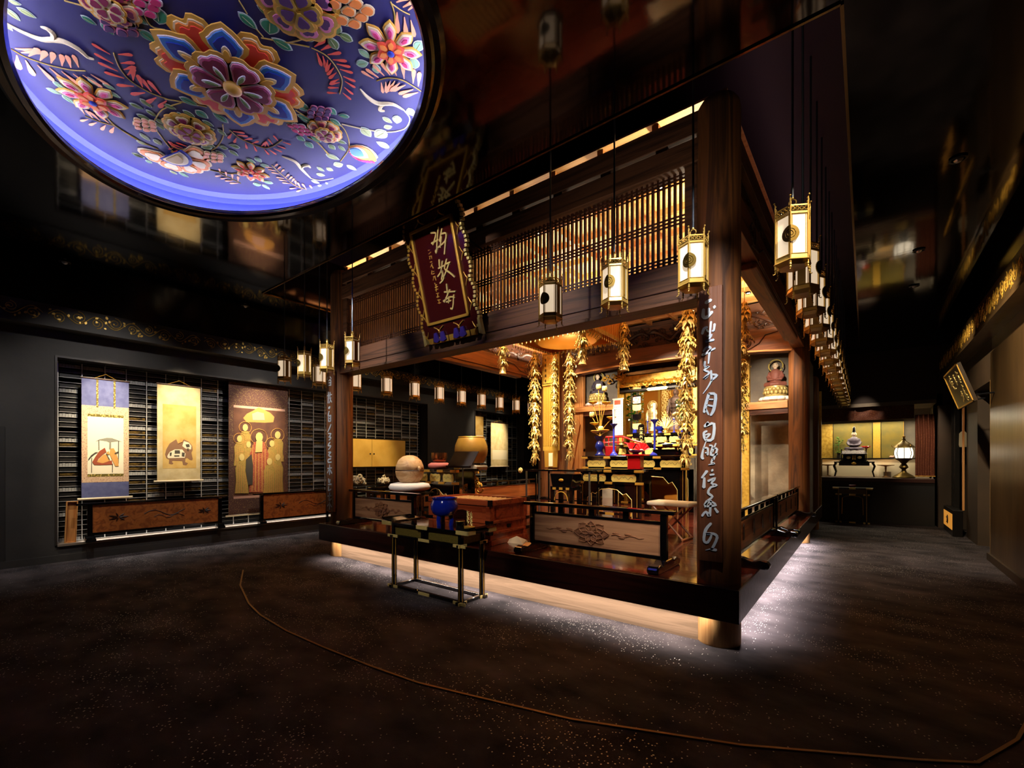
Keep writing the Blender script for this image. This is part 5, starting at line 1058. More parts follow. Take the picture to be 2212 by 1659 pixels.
piece(s3, 'painted_building', PINKB, [(280, 410), (330, 390), (390, 405), (400, 470), (285, 470)], .010, .001, T3)
FZ = [0]
def figure(par, x, yh, yb, wd, robe, r, halo=True):
    FZ[0] += .0016; z_ = FZ[0]
    if halo: mb = MB(); c = T3(x, yh); rr = abs(T3(x + r * 1.7, yh)[0] - c[0]); mb.torus((SX + .011, c[0], c[1]), rr, .006, 20, 4, (0, 1, 0), (0, 0, 1)); mb.build('painted_halo', ORG, par)
    piece(par, 'painted_robe', robe, [(x - wd * .3, yh + r), (x + wd * .3, yh + r), (x + wd * .55, yh + (yb - yh) * .3), (x + wd * .5, yh + (yb - yh) * .65), (x + wd * .6, yb), (x - wd * .6, yb), (x - wd * .5, yh + (yb - yh) * .65), (x - wd * .55, yh + (yb - yh) * .3)], .0095 + z_, .0012, T3)
    piece(par, 'painted_face', FACE, [(x + r * .75 * math.cos(a * pi / 5), yh + r * math.sin(a * pi / 5)) for a in range(10)], .0109 + z_, .001, T3)
    for q in range(5): piece(par, 'painted_fold', ORG, [(x - wd * (.4 - .18 * q), yh + r * 1.6 + 10 * q), (x - wd * (.36 - .18 * q), yh + r * 1.6 + 10 * q), (x - wd * (.40 - .2 * q), yb - 6), (x - wd * (.46 - .2 * q), yb - 6)], .0108 + z_, .0006, T3)
for a in ((215, 540, 800, 95, GROBE, 34), (160, 645, 900, 90, GROBE, 32), (520, 610, 860, 95, GROBE, 36), (245, 700, 900, 80, GROBE, 30), (465, 690, 950, 80, GROBE, 32), (345, 630, 1150, 160, RROBE, 46), (180, 820, 1160, 110, GROBE, 34), (520, 820, 1160, 90, GROBE, 32), (440, 860, 1160, 100, GROBE, 34)): figure(s3, *a)
piece(s3, 'painted_drapery', INKD, [(220, 840), (270, 790), (285, 900), (280, 1080), (240, 1080), (215, 950)], .028, .001, T3)
piece(s3, 'painted_chest', FACE, [(315, 665), (375, 665), (370, 770), (305, 775)], .029, .001, T3)
# far scrolls
q = [PX(u, v, SX) for u, v in ((1060, 912), (1097, 916), (1060, 1008), (1098, 1008), (1027, 898), (1044, 900), (1028, 965))]
s4 = scroll('plain cream hanging scroll in the far left niche', q[0].y, q[1].y, q[2].z, q[0].z, BEI); rectP(s4, 'paper', CREAM, q[0].y + .08, q[1].y - .06, q[2].z + .22, q[2].z + .52)
s5 = scroll('narrow orange and white hanging scroll behind the drum', q[4].y, q[5].y, q[6].z - .2, q[4].z, OCHR); rectP(s5, 'paper', CREAM, q[4].y + .03, q[5].y - .03, q[6].z - .1, q[6].z + .35)
# carved boards standing along the niche
def niche_panel(y0, y1, z0, z1, label):
    t = thing('carved_panel_stand', label, 'barrier', (-8.98, (y0 + y1) / 2, NZ0 + .012), 0, 'carved panels standing in the left niche'); h = (y1 - y0) / 2; a, b = z0 - NZ0 - .012, z1 - NZ0 - .012
    MB().box(-.03, .03, -h - .15, h + .12, b, b + .03).build('top_rail', LAC, t, bevel=.005)
    for s_ in (-1, 1):
        MB().box(-.025, .025, s_ * h - .03, s_ * h + .03, .0, b).build('post', LAC, t, bevel=.006)
        MB().prism([(-.03, .0), (.09, 0), (.1, .04), (.05, .06), (.03, .09), (-.03, .09)], .12, (0, s_ * h - .06, 0), (1, 0, 0), (0, 0, 1), (0, 1, 0)).build('foot', LAC, t, bevel=.01)
    MB().box(-.02, .02, -h + .03, h - .03, a - .035, a).build('bottom_rail', LAC, t)
    p_ = MB().box(-.008, .008, -h + .03, h - .03, a, b).build('panel', W_PANEL2, t)
    mb = MB()
    for cy_, r in ((-h * .62, .085), (h * .72, .07)):
        for k in range(7):
            an = k * .9; mb.tube([(.01, cy_ + rr * math.cos(an) * 1.4, (a + b) / 2 + rr * math.sin(an) * .8) for rr in (.01, r * .5, r)], [.006, .012, .003], 5)
    mb.tube([(.01, -h * .25 + k * h * .08, (a + b) / 2 + .05 * math.sin(k * .9) + .02) for k in range(9)], .005, 4); mb.tube([(.01, -h * .1 + k * h * .06, (a + b) / 2 - .04 + .03 * math.sin(k * 1.3)) for k in range(9)], .004, 4)
    mb.build('carved_relief', W_DARK, p_, smooth=60)
niche_panel(1.45, 3.15, .38, .79, 'low carved orange wood panel on black stand under the first two scrolls')
niche_panel(3.85, 5.75, .34, .80, 'low carved orange wood panel on black stand under the third scroll, half behind the pillar')
# leaning narrow wooden tray
q0, q1 = PX(139, 1074, -9.15), PX(158, 1166, -9.15)
t = thing('wooden_tray', 'narrow pale wooden tray leaning upright at the left end of the niche', 'tray', (-9.12, 1.26, NZ0 + .012)); t.rotation_euler = (R(-2), 0, 0)
TAN2 = W_LIGHTZ
MB().box(-.012, 0, -.058, .058, .0, .60).build('back_board', TAN2, t)
for a, b, c, d in ((-.062, -.05, 0, .6), (.05, .062, 0, .6), (-.05, .05, .59, .6), (-.05, .05, 0, .01)): MB().box(-.012, .03, a, b, c, d).build('side_board', TAN2, t)
# yellow wall cabinet above the rack
q0, q1 = PX(752, 948, -9.05), PX(875, 1008, -9.05); y0, y1 = q0.y - .35, q1.y; z0, z1 = 1.37, 1.79
z1 = PX(800, 949, -9.05).z; z0 = PX(800, 1008, -9.05).z
t = thing('wall_cabinet', 'yellow two-door wall cabinet on the left wall seen between pillar and wooden fish', 'cabinet', (-9.06, (y0 + y1) / 2, (z0 + z1) / 2)); h = (y1 - y0) / 2; hz = (z1 - z0) / 2
YEL = pbr('gold_paper', '#e0b455', .55, .15, nscale=3, col2='#d0a244')
MB().box(-.25, .0, -h - .03, h + .03, -hz - .03, hz + .03).build('carcass', LACM, t)
for s_, a, b in ((-1, -h, -.004), (1, .004, h)):
    d = MB().box(0, .018, a, b, -hz, hz).build('door', YEL, t); MB().lathe([(0, 0), (.016, 0), (.018, .006), (0, .006)], 12).build('handle', IRON, d, loc=(.018, s_ * .05, -.02)); d.children[0].rotation_euler = (0, pi / 2, 0)
# ---------------------------------------------------------------- inner pillars with gilded boards
GBRO = pattern('gold_brocade', '#dcb24a', '#b88c30', 90, .35, .35, .3)
for i, x in enumerate((-5.23, -2.03)):
    mb = MB(); mb.lathe([(.2, DK - .001), (.2, 4.36)], 28); o = struct(mb.build('pillar', W_PIL, smooth=40, loc=(x, 8.3, 0)))
    t = thing('pillar_cover', ['gilded brocade cover with black lettered plaque on the left inner pillar', 'gilded brocade cover with black lettered plaque on the right inner pillar behind the near pillar'][i], 'hanging', (x, 8.07, 1.30), 0, 'gilded covers on the inner pillars')
    mb = MB(); mb.box(-.20, .20, -.02, .0, .35, 2.42); mb.build('brocade_panel', GBRO, t)
    for k in range(7): MB().box(-.19 + .055 * k, -.165 + .055 * k, -.028, -.02, .45, 1.75).build('pleat', GOLDS, t)
    MB().prism([(-.15, 0), (.15, 0), (.17, .35), (-.17, .35)], .02, (0, 0, 0), (1, 0, 0), (0, 0, 1), (0, -1, 0)).build('lower_panel', GOLDS, t)
    pl = MB().box(-.21, .21, -.045, -.02, 1.72, 2.42).build('plaque', GOLDP, t, bevel=.006)
    for a, b, c, d in ((-.19, -.18, 1.76, 2.38), (.18, .19, 1.76, 2.38), (-.19, .19, 1.76, 1.77), (-.19, .19, 2.37, 2.38)): MB().box(a, b, -.05, -.045, c, d).build('black_line', LACM, pl)
    for s_ in (-1, 1):
        for k in range(5):
            mb = MB(); z = 2.28 - .11 * k
            for q in range(3): mb.box(s_ * .12 - .022, s_ * .12 + .022, -.05, -.045, z - .018 * q, z - .018 * q + .008)
            mb.box(s_ * .12 - .005, s_ * .12 + .005, -.05, -.045, z - .045, z + .015); mb.build('letter', LACM, pl)
    MB().prism([(-.05, .02), (.05, .02), (.05, .30), (-.05, .30)], .01, (0, -.02, 0), (1, 0, 0), (0, 0, 1), (0, -1, 0)).build('pale_tassel', CREAM, t)
# ---------------------------------------------------------------- gilt garlands
GOLDG = pbr('garland_gold', '#e3c264', .34, .45)
def whorl(r, h, n, seed):
    rnd = random.Random(seed); mb = MB(); mb.ball((0, 0, 0), (r * .25, r * .25, h * .3), 6, 4)
    for k in range(n):
        a = 2 * pi * k / n + rnd.random() * .5; d = Vector((math.cos(a), math.sin(a), 0)); q = Vector((-d.y, d.x, 0)); rr = r * (.55 + .6 * rnd.random()); w_ = r * .27; dz = -h * (-.1 + .75 * rnd.random())
        p0 = d * r * .1; p1 = d * rr * .6 + Vector((0, 0, h * .25)); p2 = d * rr + Vector((0, 0, dz))
        mb.add([p0, p1 + q * w_, p2, p1 - q * w_, p1 + Vector((0, 0, .012))], [(0, 1, 4), (1, 2, 4), (2, 3, 4), (3, 0, 4), (0, 3, 2, 1)])
        mb.ball(p2 + Vector((0, 0, -h * .15)), (.008, .008, .014), 5, 4)
    return mb.mesh('leaf_whorl', GOLDPALE if seed % 2 else GOLDG)
WH = [whorl(.095, .085, 13, s_) for s_ in range(4)]
BELL = MB().lathe([(.005, .06), (.02, .05), (.03, .02), (.05, -.02), (.06, -.03), (.03, -.025), (.0, -.03)], 10).mesh('lotus_bell', GOLDPALE)
def garland(label, x, y, z1, z0, group, s=1.0, bell=True, step=.05):
    t = thing('hanging_garland', label, 'garland', (x, y, z1), 0, group); MB().tube([(0, 0, 4.36 - z1), (0, 0, z0 - z1 + .05)], .005, 5).build('chain', GOLDS, t)
    n = max(2, int((z1 - z0) / (step * s))); 
    for k in range(n): f = s * (.5, .78, 1.0, 1.12)[k % 4] * (1 if k < n - 4 else .72); put(WH[k % 4], 'leaf_whorl', t, (.012 * math.sin(k), 0, -(k + .4) * (z1 - z0) / n), (0, 0, k * .7), (f, f, s * 1.1))
    if bell: put(BELL, 'lotus_bell', t, (0, 0, z0 - z1), (0, 0, 0), (s * 1.1, s * 1.1, s * 1.3))
    return t
def zpx(u, v, y): return PY(u, v, y).z
def xpx(u, y): return PY(u, 900, y).x
gg = 'gilt garlands by the inner pillars'; gc = 'gilt garlands at the canopy corners'
garland('long gilt leaf garland left of the gilded cover on the left inner pillar', xpx(1155, 7.9), 7.9, zpx(1155, 762, 7.9), zpx(1155, 1000, 7.9), gg, 1.25, False)
garland('long gilt leaf garland right of the gilded cover on the left inner pillar', xpx(1231, 7.9), 7.9, zpx(1231, 764, 7.9), zpx(1231, 995, 7.9), gg, 1.15, False)
garland('thin gilt garland down the middle of the gilded cover on the left inner pillar', xpx(1192, 7.85), 7.94, zpx(1192, 770, 7.9), zpx(1192, 960, 7.9), gg, .75, False)
garland('long gilt leaf garland left of the near lettered pillar, its tail reaching the altar', xpx(1481, 7.9), 7.9, zpx(1484, 735, 7.9), zpx(1481, 1000, 7.9), gg, 1.3, False)
garland('long gilt leaf garland at the right edge of the near lettered pillar', xpx(1601, 7.9), 7.9, zpx(1601, 735, 7.9), zpx(1601, 975, 7.9), gg, 1.05, False)
garland('broad gilt garland hung in front of the altar close to the near lettered pillar', xpx(1486, 6.9), 6.9, zpx(1486, 662, 6.9), zpx(1480, 790, 6.9), gg, 1.5, False)
garland('short gilt garland right of the near lettered pillar under the ceiling', xpx(1608, 6.9), 6.9, zpx(1608, 655, 6.9), zpx(1610, 735, 6.9), gg, 1.15, False)
# ---------------------------------------------------------------- square gilt canopy
cx0, cx1, cy0, cy1, cz = -4.26, -2.99, 5.48, 6.57, 3.27
cn = thing('altar_canopy', 'square gilt canopy with hanging pendants below the coffered ceiling', 'canopy', ((cx0 + cx1) / 2, (cy0 + cy1) / 2, cz)); a, b = (cx1 - cx0) / 2, (cy1 - cy0) / 2
ORG2 = pbr('canopy_gold_lining', '#e08a1e', .4, .35)
mb = MB(); mb.box(-a, a, -b, b, .34, .36); mb.build('top_board', ORG2, cn)
for nm, bx_ in (('valance', (-a, a, -b - .01, -b, .02, .36)), ('valance', (-a, a, b, b + .01, .02, .36)), ('valance', (-a - .01, -a, -b, b, .02, .36)), ('valance', (a, a + .01, -b, b, .02, .36))): MB().box(*bx_).build(nm, ORG2, cn)
mb = MB(); mb.lathe([(.62, .34), (.60, .05), (.50, -.02), (.0, -.03)], 40, sx=.9, sy=.8); mb.build('lining_drum', ORG2, cn, smooth=50)
mb = MB()
for k in range(40):
    an = 2 * pi * k / 40; mb.tube([(.565 * math.cos(an), .50 * math.sin(an), .3), (.545 * math.cos(an), .485 * math.sin(an), .05), (.46 * math.cos(an), .41 * math.sin(an), -.018)], .004, 4)
mb.build('drum_ribs', GOLDS, cn)
SQ = MB().box(-.03, .03, -.006, .006, 0, .055).mesh('edge_block', GOLDPALE); DRP = MB().tube([(0, 0, 0), (0, 0, -.05)], .003, 4).ball((0, 0, -.06), (.009, .009, .018), 6, 5).mesh('drop_pendant', GOLDPALE); STRP = MB().box(-.006, .006, -.004, .004, -.02, .40).mesh('bead_strip', GOLDPALE)
for k in range(16):
    t_ = -1 + 2 * (k + .5) / 16
    for sx, sy, px, py, rz in ((1, 0, a * t_, -b - .015, 0), (1, 0, a * t_, b + .015, 0), (0, 1, -a - .015, b * t_, pi / 2), (0, 1, a + .015, b * t_, pi / 2)):
        put(SQ, 'edge_block', cn, (px, py, -.01), (0, 0, rz), (.9, 1, 1)); put(DRP, 'drop_pendant', cn, (px, py, -.015), (0, 0, rz))
        if px > a or py > b: put(STRP, 'bead_strip', cn, (px * 1.03, py * 1.03, 0), (0, 0, rz))
MB().tube([(0, 0, .36), (0, 0, 1.09)], .02, 8).build('hanging_rod', GOLDS, cn)
for (u, va, vb, y, lb) in ((1086, 740, 803, cy0, 'front left'), (1258, 690, 782, cy0, 'front right'), (1347, 697, 795, cy1, 'rear right')):
    garland('short gilt garland ending in a lotus bell at the %s corner of the canopy' % lb, xpx(u, y), y, zpx(u, va, y), zpx(u, vb, y), gc, .95, True, .045)
# ---------------------------------------------------------------- altar architecture behind
AY = 9.9
def az(u, v, y=AY): return PY(u, v, y).z
mb = MB(); mb.box(-6.35, -4.46, 10.45, 10.5, DK, 3.9); mb.box(-2.80, -.85, 10.45, 10.5, DK, 3.9)
struct(mb.build('wall_altar', PLASTER))
struct(MB().box(-.98, -.86, 9.65, 11.3, DK, 3.4).build('wall_altar_side', PLASTER)); struct(MB().box(-6.42, -6.3, 9.65, 11.3, DK, 3.4).build('wall_altar_side_left', PLASTER))
PXS = [(1243, 1262), (1336, 1350), (1604, 1620)]
for k, (u0, u1) in enumerate(PXS):
    x0, x1 = xpx(u0, AY), xpx(u1, AY); m = W_LIGHTZ if k == 0 else GOLDP
    struct(MB().box(x0, x1, AY - .06, AY + .06, DK, 3.9).build('altar_post', m, bevel=.008))
struct(MB().box(-2.86, -2.70, AY - .06, AY + .06, DK, 3.9).build('altar_post', GOLDP, bevel=.008))
# left and right bays: ledges with braces, lower plaster panels
zl = az(1300, 888); zt = az(1300, 878)
for nm, x0, x1, z0, z1 in (('left', xpx(1216, AY), xpx(1336, AY), zl, zt + .02), ('right', xpx(1612, AY), xpx(1703, AY), az(1660, 884), az(1660, 868))):
    o = struct(MB().box(x0, x1, AY - .10, AY + .5, z0, z1).build('ledge', W_LIGHT, bevel=.006)); xm = (x0 + x1) / 2 + .1
    MB().box(x0, x1, AY - .05, AY + .05, z0 - .10, z0).build('ledge_rail', W_RED, o)
struct(MB().box(xpx(1622, AY + .3), -.98, AY + .28, AY + .32, DK, az(1660, 888, AY + .3)).build('wall_altar_right_panel', PLASTER2))
mb = MB(); x = xpx(1253, AY); mb.prism([(-.05, 0), (-.32, -1.3), (-.18, -1.3), (.05, -.2)], .08, (x, AY - .02, zl - .1), (1, 0, 0), (0, 0, 1), (0, -1, 0)); struct(mb.build('brace', W_LIGHTZ))
struct(MB().box(xpx(1060 + 120, AY), xpx(1262, AY), AY - .05, AY + .05, az(1230, 976), az(1230, 970)).build('ledge_rail', W_LIGHT))
# gilded main opening
gx0, gx1 = xpx(1350, AY), xpx(1350, AY) + 1.53
lint = struct(MB().box(gx0 - .1, gx1 + .1, AY - .08, AY + .1, az(1400, 846), az(1400, 838) + .06).build('altar_lintel', LAC, bevel=.006))
for (v0, v1, yy, m, h) in ((806, 797, -.12, LAC, 0), (822, 807, -.10, GOLDP, 0), (832, 826, -.13, GOLD, 0), (843, 838, -.14, LACM, 0)):
    MB().box(gx0 - .06, gx1 + .06, AY + yy, AY + .04, az(1420, v0), az(1420, v1)).build('lintel_band', m, lint, bevel=.004)
zc = az(1420, 828); mb = MB(); rnd = random.Random(5)
for k in range(70):
    c = Vector((gx0 + (gx1 - gx0) * rnd.random(), AY - .14, zc + .10 * (rnd.random() - .5))); r0 = .03 + .03 * rnd.random(); s_ = rnd.choice((-1, 1)); mb.tube([c + Vector((math.cos(s_ * j * .5), 0, math.sin(s_ * j * .5))) * r0 * (1 - j / 14) for j in range(11)], [.010 * (1 - j / 14) for j in range(11)], 4)
mb.build('carved_gilt_frieze', GOLD, lint, smooth=60)
MB().prism([(-.2, 0), (.2, 0), (.24, .035), (.2, .07), (-.2, .07), (-.24, .035)], .02, ((gx0 + gx1) / 2 + .05, AY - .145, az(1420, 845)), (1, 0, 0), (0, 0, 1), (0, -1, 0)).build('gilt_plate', GOLDPALE, lint)
# corner carved gilt brackets
mb = MB(); c = Vector((gx0 - .12, AY - .16, az(1350, 815)))
for k in range(26):
    p = c + Vector(((rnd.random() - .6) * .55, -.05 * rnd.random(), (rnd.random() - .5) * .22)); r0 = .04 + .03 * rnd.random(); s_ = rnd.choice((-1, 1)); mb.tube([p + Vector((math.cos(s_ * j * .5), 0, math.sin(s_ * j * .5))) * r0 * (1 - j / 14) for j in range(11)], [.014 * (1 - j / 14) for j in range(11)], 5)
o = mb.build('carved_bracket', GOLD, smooth=60); tag(o, 'carved gilt animal-head bracket at the upper left corner of the altar opening', 'bracket')
ob_ = struct(MB().box(gx0 - .3, gx1 + .3, 11.3, 11.34, DK, 3.9).build('wall_altar_rear', pbr('altar_back_gold', '#b9701c', .45, .4, nscale=2, col2='#c98428')))
for x0, x1 in ((gx0 + .30, gx0 + .36), (gx0 + .82, gx0 + .90), (gx1 - .32, gx1 - .24)): MB().box(x0, x1, 11.2, 11.3, DK + 1.2, 3.8).build('panel_stile', GOLDS, ob_)
struct(MB().box(gx0 - .3, gx1 + .3, 9.96, 11.34, 3.42, 3.46).build('ceiling_altar', pbr('altar_ceiling', '#8a5a1e', .5, .3)))
for x in (gx0 - .14, gx1 + .10): struct(MB().box(x, x + .04, AY + .06, 11.3, DK, 3.45).build('wall_altar_return', GOLDP))
# gold lacework banner strip left of the Buddha
mb = MB(); x = xpx(1437, 10.7); z0, z1 = PY(1440, 935, 10.7).z, PY(1437, 835, 10.7).z
for k in range(60): z = z0 + (z1 - z0) * k / 60; mb.torus((x + .05 * math.sin(k * 2.4), 10.68, z), .035, .007, 8, 4)
o = mb.build('openwork_mandorla', GOLDPALE); tag(o, 'gilt openwork strip of the mandorla at the left of the standing statue', 'ornament')
# tiers
def tier(label, x0, x1, y0, y1, z0, z1, n_panels, grp='black and gold altar tables', arch=False, name='altar_table'):
    t = thing(name, label, 'altar table', ((x0 + x1) / 2, (y0 + y1) / 2, z0), 0, grp); a, b = (x1 - x0) / 2, (y1 - y0) / 2; h = z1 - z0
    MB().box(-a - .06, a + .06, -b - .05, b + .03, h - .045, h).build('tabletop', LAC, t, bevel=.005)
    fh = min(.20, h * .55)
    MB().box(-a, a, -b, b, h - .045 - fh, h - .045).build('apron_box', LAC, t); zc = h - .045 - fh / 2
    for k in range(n_panels):
        w_ = 2 * a / n_panels; c = -a + w_ * (k + .5); r = w_ * .40; hh = fh * .32
        P = [(-r, -hh * .5), (-r * .9, -hh), (r * .9, -hh), (r, -hh * .5), (r, hh * .4), (r * .85, hh), (r * .4, hh * .85), (0, hh), (-r * .4, hh * .85), (-r * .85, hh), (-r, hh * .4)]
        g = MB().prism(P, .012, (c, -b - .002, zc), (1, 0, 0), (0, 0, 1), (0, -1, 0)).build('gold_panel', GOLDY, t)
        mb = MB()
        for q in (-1, 1): mb.tube([(c + q * r * .75 * j / 8, -b - .016, zc + hh * .35 * math.sin(j * 1.2)) for j in range(9)], .0025, 4)
        mb.build('carved_vine', W_DARK, g)
    for z_ in (h - .047 - fh, h - .05):
        for k in range(n_panels + 1):
            c = -a + 2 * a * k / n_panels; MB().box(c - .07, c + .07, -b - .058 if z_ > h - .06 else -b - .025, -b + .01, z_ - .006, z_ + .034).build('gilt_plate', GOLDS, t, bevel=.004)
        MB().box(-a - .0, a, -b - .02, -b + .0, z_ - .004, z_ + .02).build('molding', LAC, t)
    hb = h - .045 - fh
    if hb > .12:
        for x in (-a + .04, a - .04):
            for y in (-b + .04, b - .04):
                l = MB().box(x - .045, x + .045, y - .045, y + .045, 0, hb).build('leg', LAC, t, bevel=.004)
                if y < 0: MB().box(x - .003, x + .003, y - .049, y - .045, .03, hb - .02).build('gold_line', GOLDS, l)
        mb = MB(); A_ = a - .085; P = [(-A_, 0), (-A_, hb), (A_, hb), (A_, 0), (A_ - .04, 0), (A_ - .05, hb * .55), (A_ - .14, hb * .72), (A_ - .2, hb * .68), (A_ - .3, hb * .82), (0, hb * .86), (-A_ + .3, hb * .82), (-A_ + .2, hb * .68), (-A_ + .14, hb * .72), (-A_ + .05, hb * .55), (-A_ + .04, 0)]
        mb.prism(P, .02, (0, -b + .02, 0), (1, 0, 0), (0, 0, 1), (0, -1, 0)); ap = mb.build('arched_apron', LAC, t)
        MB().tube([(p[0], -b - .002, p[1]) for p in P[4:]], .006, 4).build('gold_edge', GOLDPALE, ap)
        MB().box(-a, a, -b + .03, -b + .06, .03, .07).build('foot_rail', LAC, t); 
        for k in range(3): MB().box(-a * .7 + a * .7 * k - .08, -a * .7 + a * .7 * k + .08, -b + .024, -b + .03, .028, .072).build('gilt_plate', GOLDS, t)
    return t
A_z = 1.30
tier('front black lacquer altar desk with two gold panels and arched legs', -3.93, -2.86, 7.0, 7.5, DK, A_z, 2)
B_z = 1.53
tier('wide upper black altar table with gold panels behind the front desk', -4.38, -2.45, 8.0, 8.55, DK, B_z, 4)
C_z = 1.78
tier('third black and gold altar step behind the upper table', -4.32, -2.6, 9.1, 9.5, DK, C_z, 5)
D_z = PY(1420, 936, 10.1).z
tier('topmost black and gold altar step carrying the statues', -4.3, -2.85, 10.0, 11.1, DK, D_z, 5)
def onz(u, v, y, z): q = PY(u, v, y); return (q.x, y, z)
# ------------------------------------------------ statues
def remesh(o, vs):
    m = o.modifiers.new('skin', 'REMESH'); m.mode = 'VOXEL'; m.voxel_size = vs; m.use_smooth_shade = True
    s_ = o.modifiers.new('smooth', 'SMOOTH'); s_.iterations = 3; return o
def standing(label, loc, h, m, mh, halo='flame', rz=0, cat='statue'):
    t = thing('standing_statue', label, cat, loc, rz); s_ = h
    mb = MB()
    mb.lathe([(.17, .0), (.16, .1), (.125, .35), (.12, .5), (.135, .60), (.15, .70), (.14, .77), (.06, .83), (.045, .86)], 16, sx=s_, sy=s_ * .62, c=(0, 0, 0)); mb.v = [(p[0], p[1], p[2] * s_) for p in mb.v]
    for q in (-1, 1):
        mb.tube([Vector(p) * s_ for p in ((q * .135, 0, .76), (q * .175, -.02, .62), (q * .16, -.10, .52 if q > 0 else .44))], [.05 * s_, .05 * s_, .035 * s_], 8)
        mb.tube([Vector(p) * s_ for p in ((q * .16, -.04, .60), (q * .19, -.02, .35), (q * .17, 0, .12))], [.03 * s_, .045 * s_, .02 * s_], 8)
        mb.ball(Vector((q * .155, -.13, .55 if q > 0 else .42)) * s_, (.025 * s_, .02 * s_, .04 * s_), 8, 6)
    mb.ball(Vector((0, -.01, .915)) * s_, (.062 * s_, .065 * s_, .082 * s_), 12, 8); mb.ball(Vector((0, .0, .985)) * s_, (.036 * s_, .036 * s_, .03 * s_), 8, 6)
    for q in (-1, 1): mb.ball(Vector((q * .064, 0, .905)) * s_, (.01 * s_, .015 * s_, .035 * s_), 6, 5)
    mb.ball(Vector((0, -.078, .905)) * s_, (.010 * s_, .014 * s_, .02 * s_), 6, 5)
    remesh(mb.build('body', m, t), .012 * s_ / .9)
    f = MB()
    for q in range(5):
        f.tube([Vector((.10 * math.cos(k / 8 * pi), -.088 - .03 * math.sin(k / 8 * pi), (.70 - .09 * q) - .05 * math.sin(k / 8 * pi))) * s_ for k in range(9)], .006 * s_, 5)
    f.build('robe_fold', m, t, smooth=60)
    for q in (-1, 1): MB().ball(Vector((q * .024, -.07, .925)) * s_, (.012 * s_, .006 * s_, .005 * s_), 6, 4).build('eye', W_DARK, t)
    if halo == 'disc':
        mb = MB(); mb.torus(Vector((0, .05, .93)) * s_, .17 * s_, .012 * s_, 28, 5)
        for k in range(24): a = 2 * pi * k / 24; mb.tube([Vector((.03 * math.cos(a), .05, .93 + .03 * math.sin(a))) * s_, Vector((.17 * math.cos(a), .05, .93 + .17 * math.sin(a))) * s_], .006 * s_, 4)
        mb.lathe([(.0, 0), (.12, .0), (.12, .01), (0, .01)], 20); n0 = len(mb.v) - 80; mb.v = mb.v[:n0] + [(p[0] * s_, .05 * s_ + p[2] * s_, .93 * s_ + p[1] * s_) for p in mb.v[n0:]]
        mb.build('halo', mh, t)
    else:
        mb = MB(); mb.torus(Vector((0, .06, .92)) * s_, .16 * s_, .018 * s_, 28, 5)
        for k in range(14): a = 2 * pi * k / 14; p = Vector((.16 * math.cos(a), .06, .92 + .16 * math.sin(a))) * s_; mb.ball(p, .03 * s_, 6, 5)
        mb.build('halo', mh, t)
    mb = MB(); mb.lathe([(.13, -.10), (.2, -.08), (.16, -.04), (.21, 0), (.0, .01)], 14, sx=s_, sy=s_); mb.v = [(p[0], p[1], p[2] * s_) for p in mb.v]; mb.build('lotus_base', GOLDS, t); t.location.z += .10 * s_
    return t
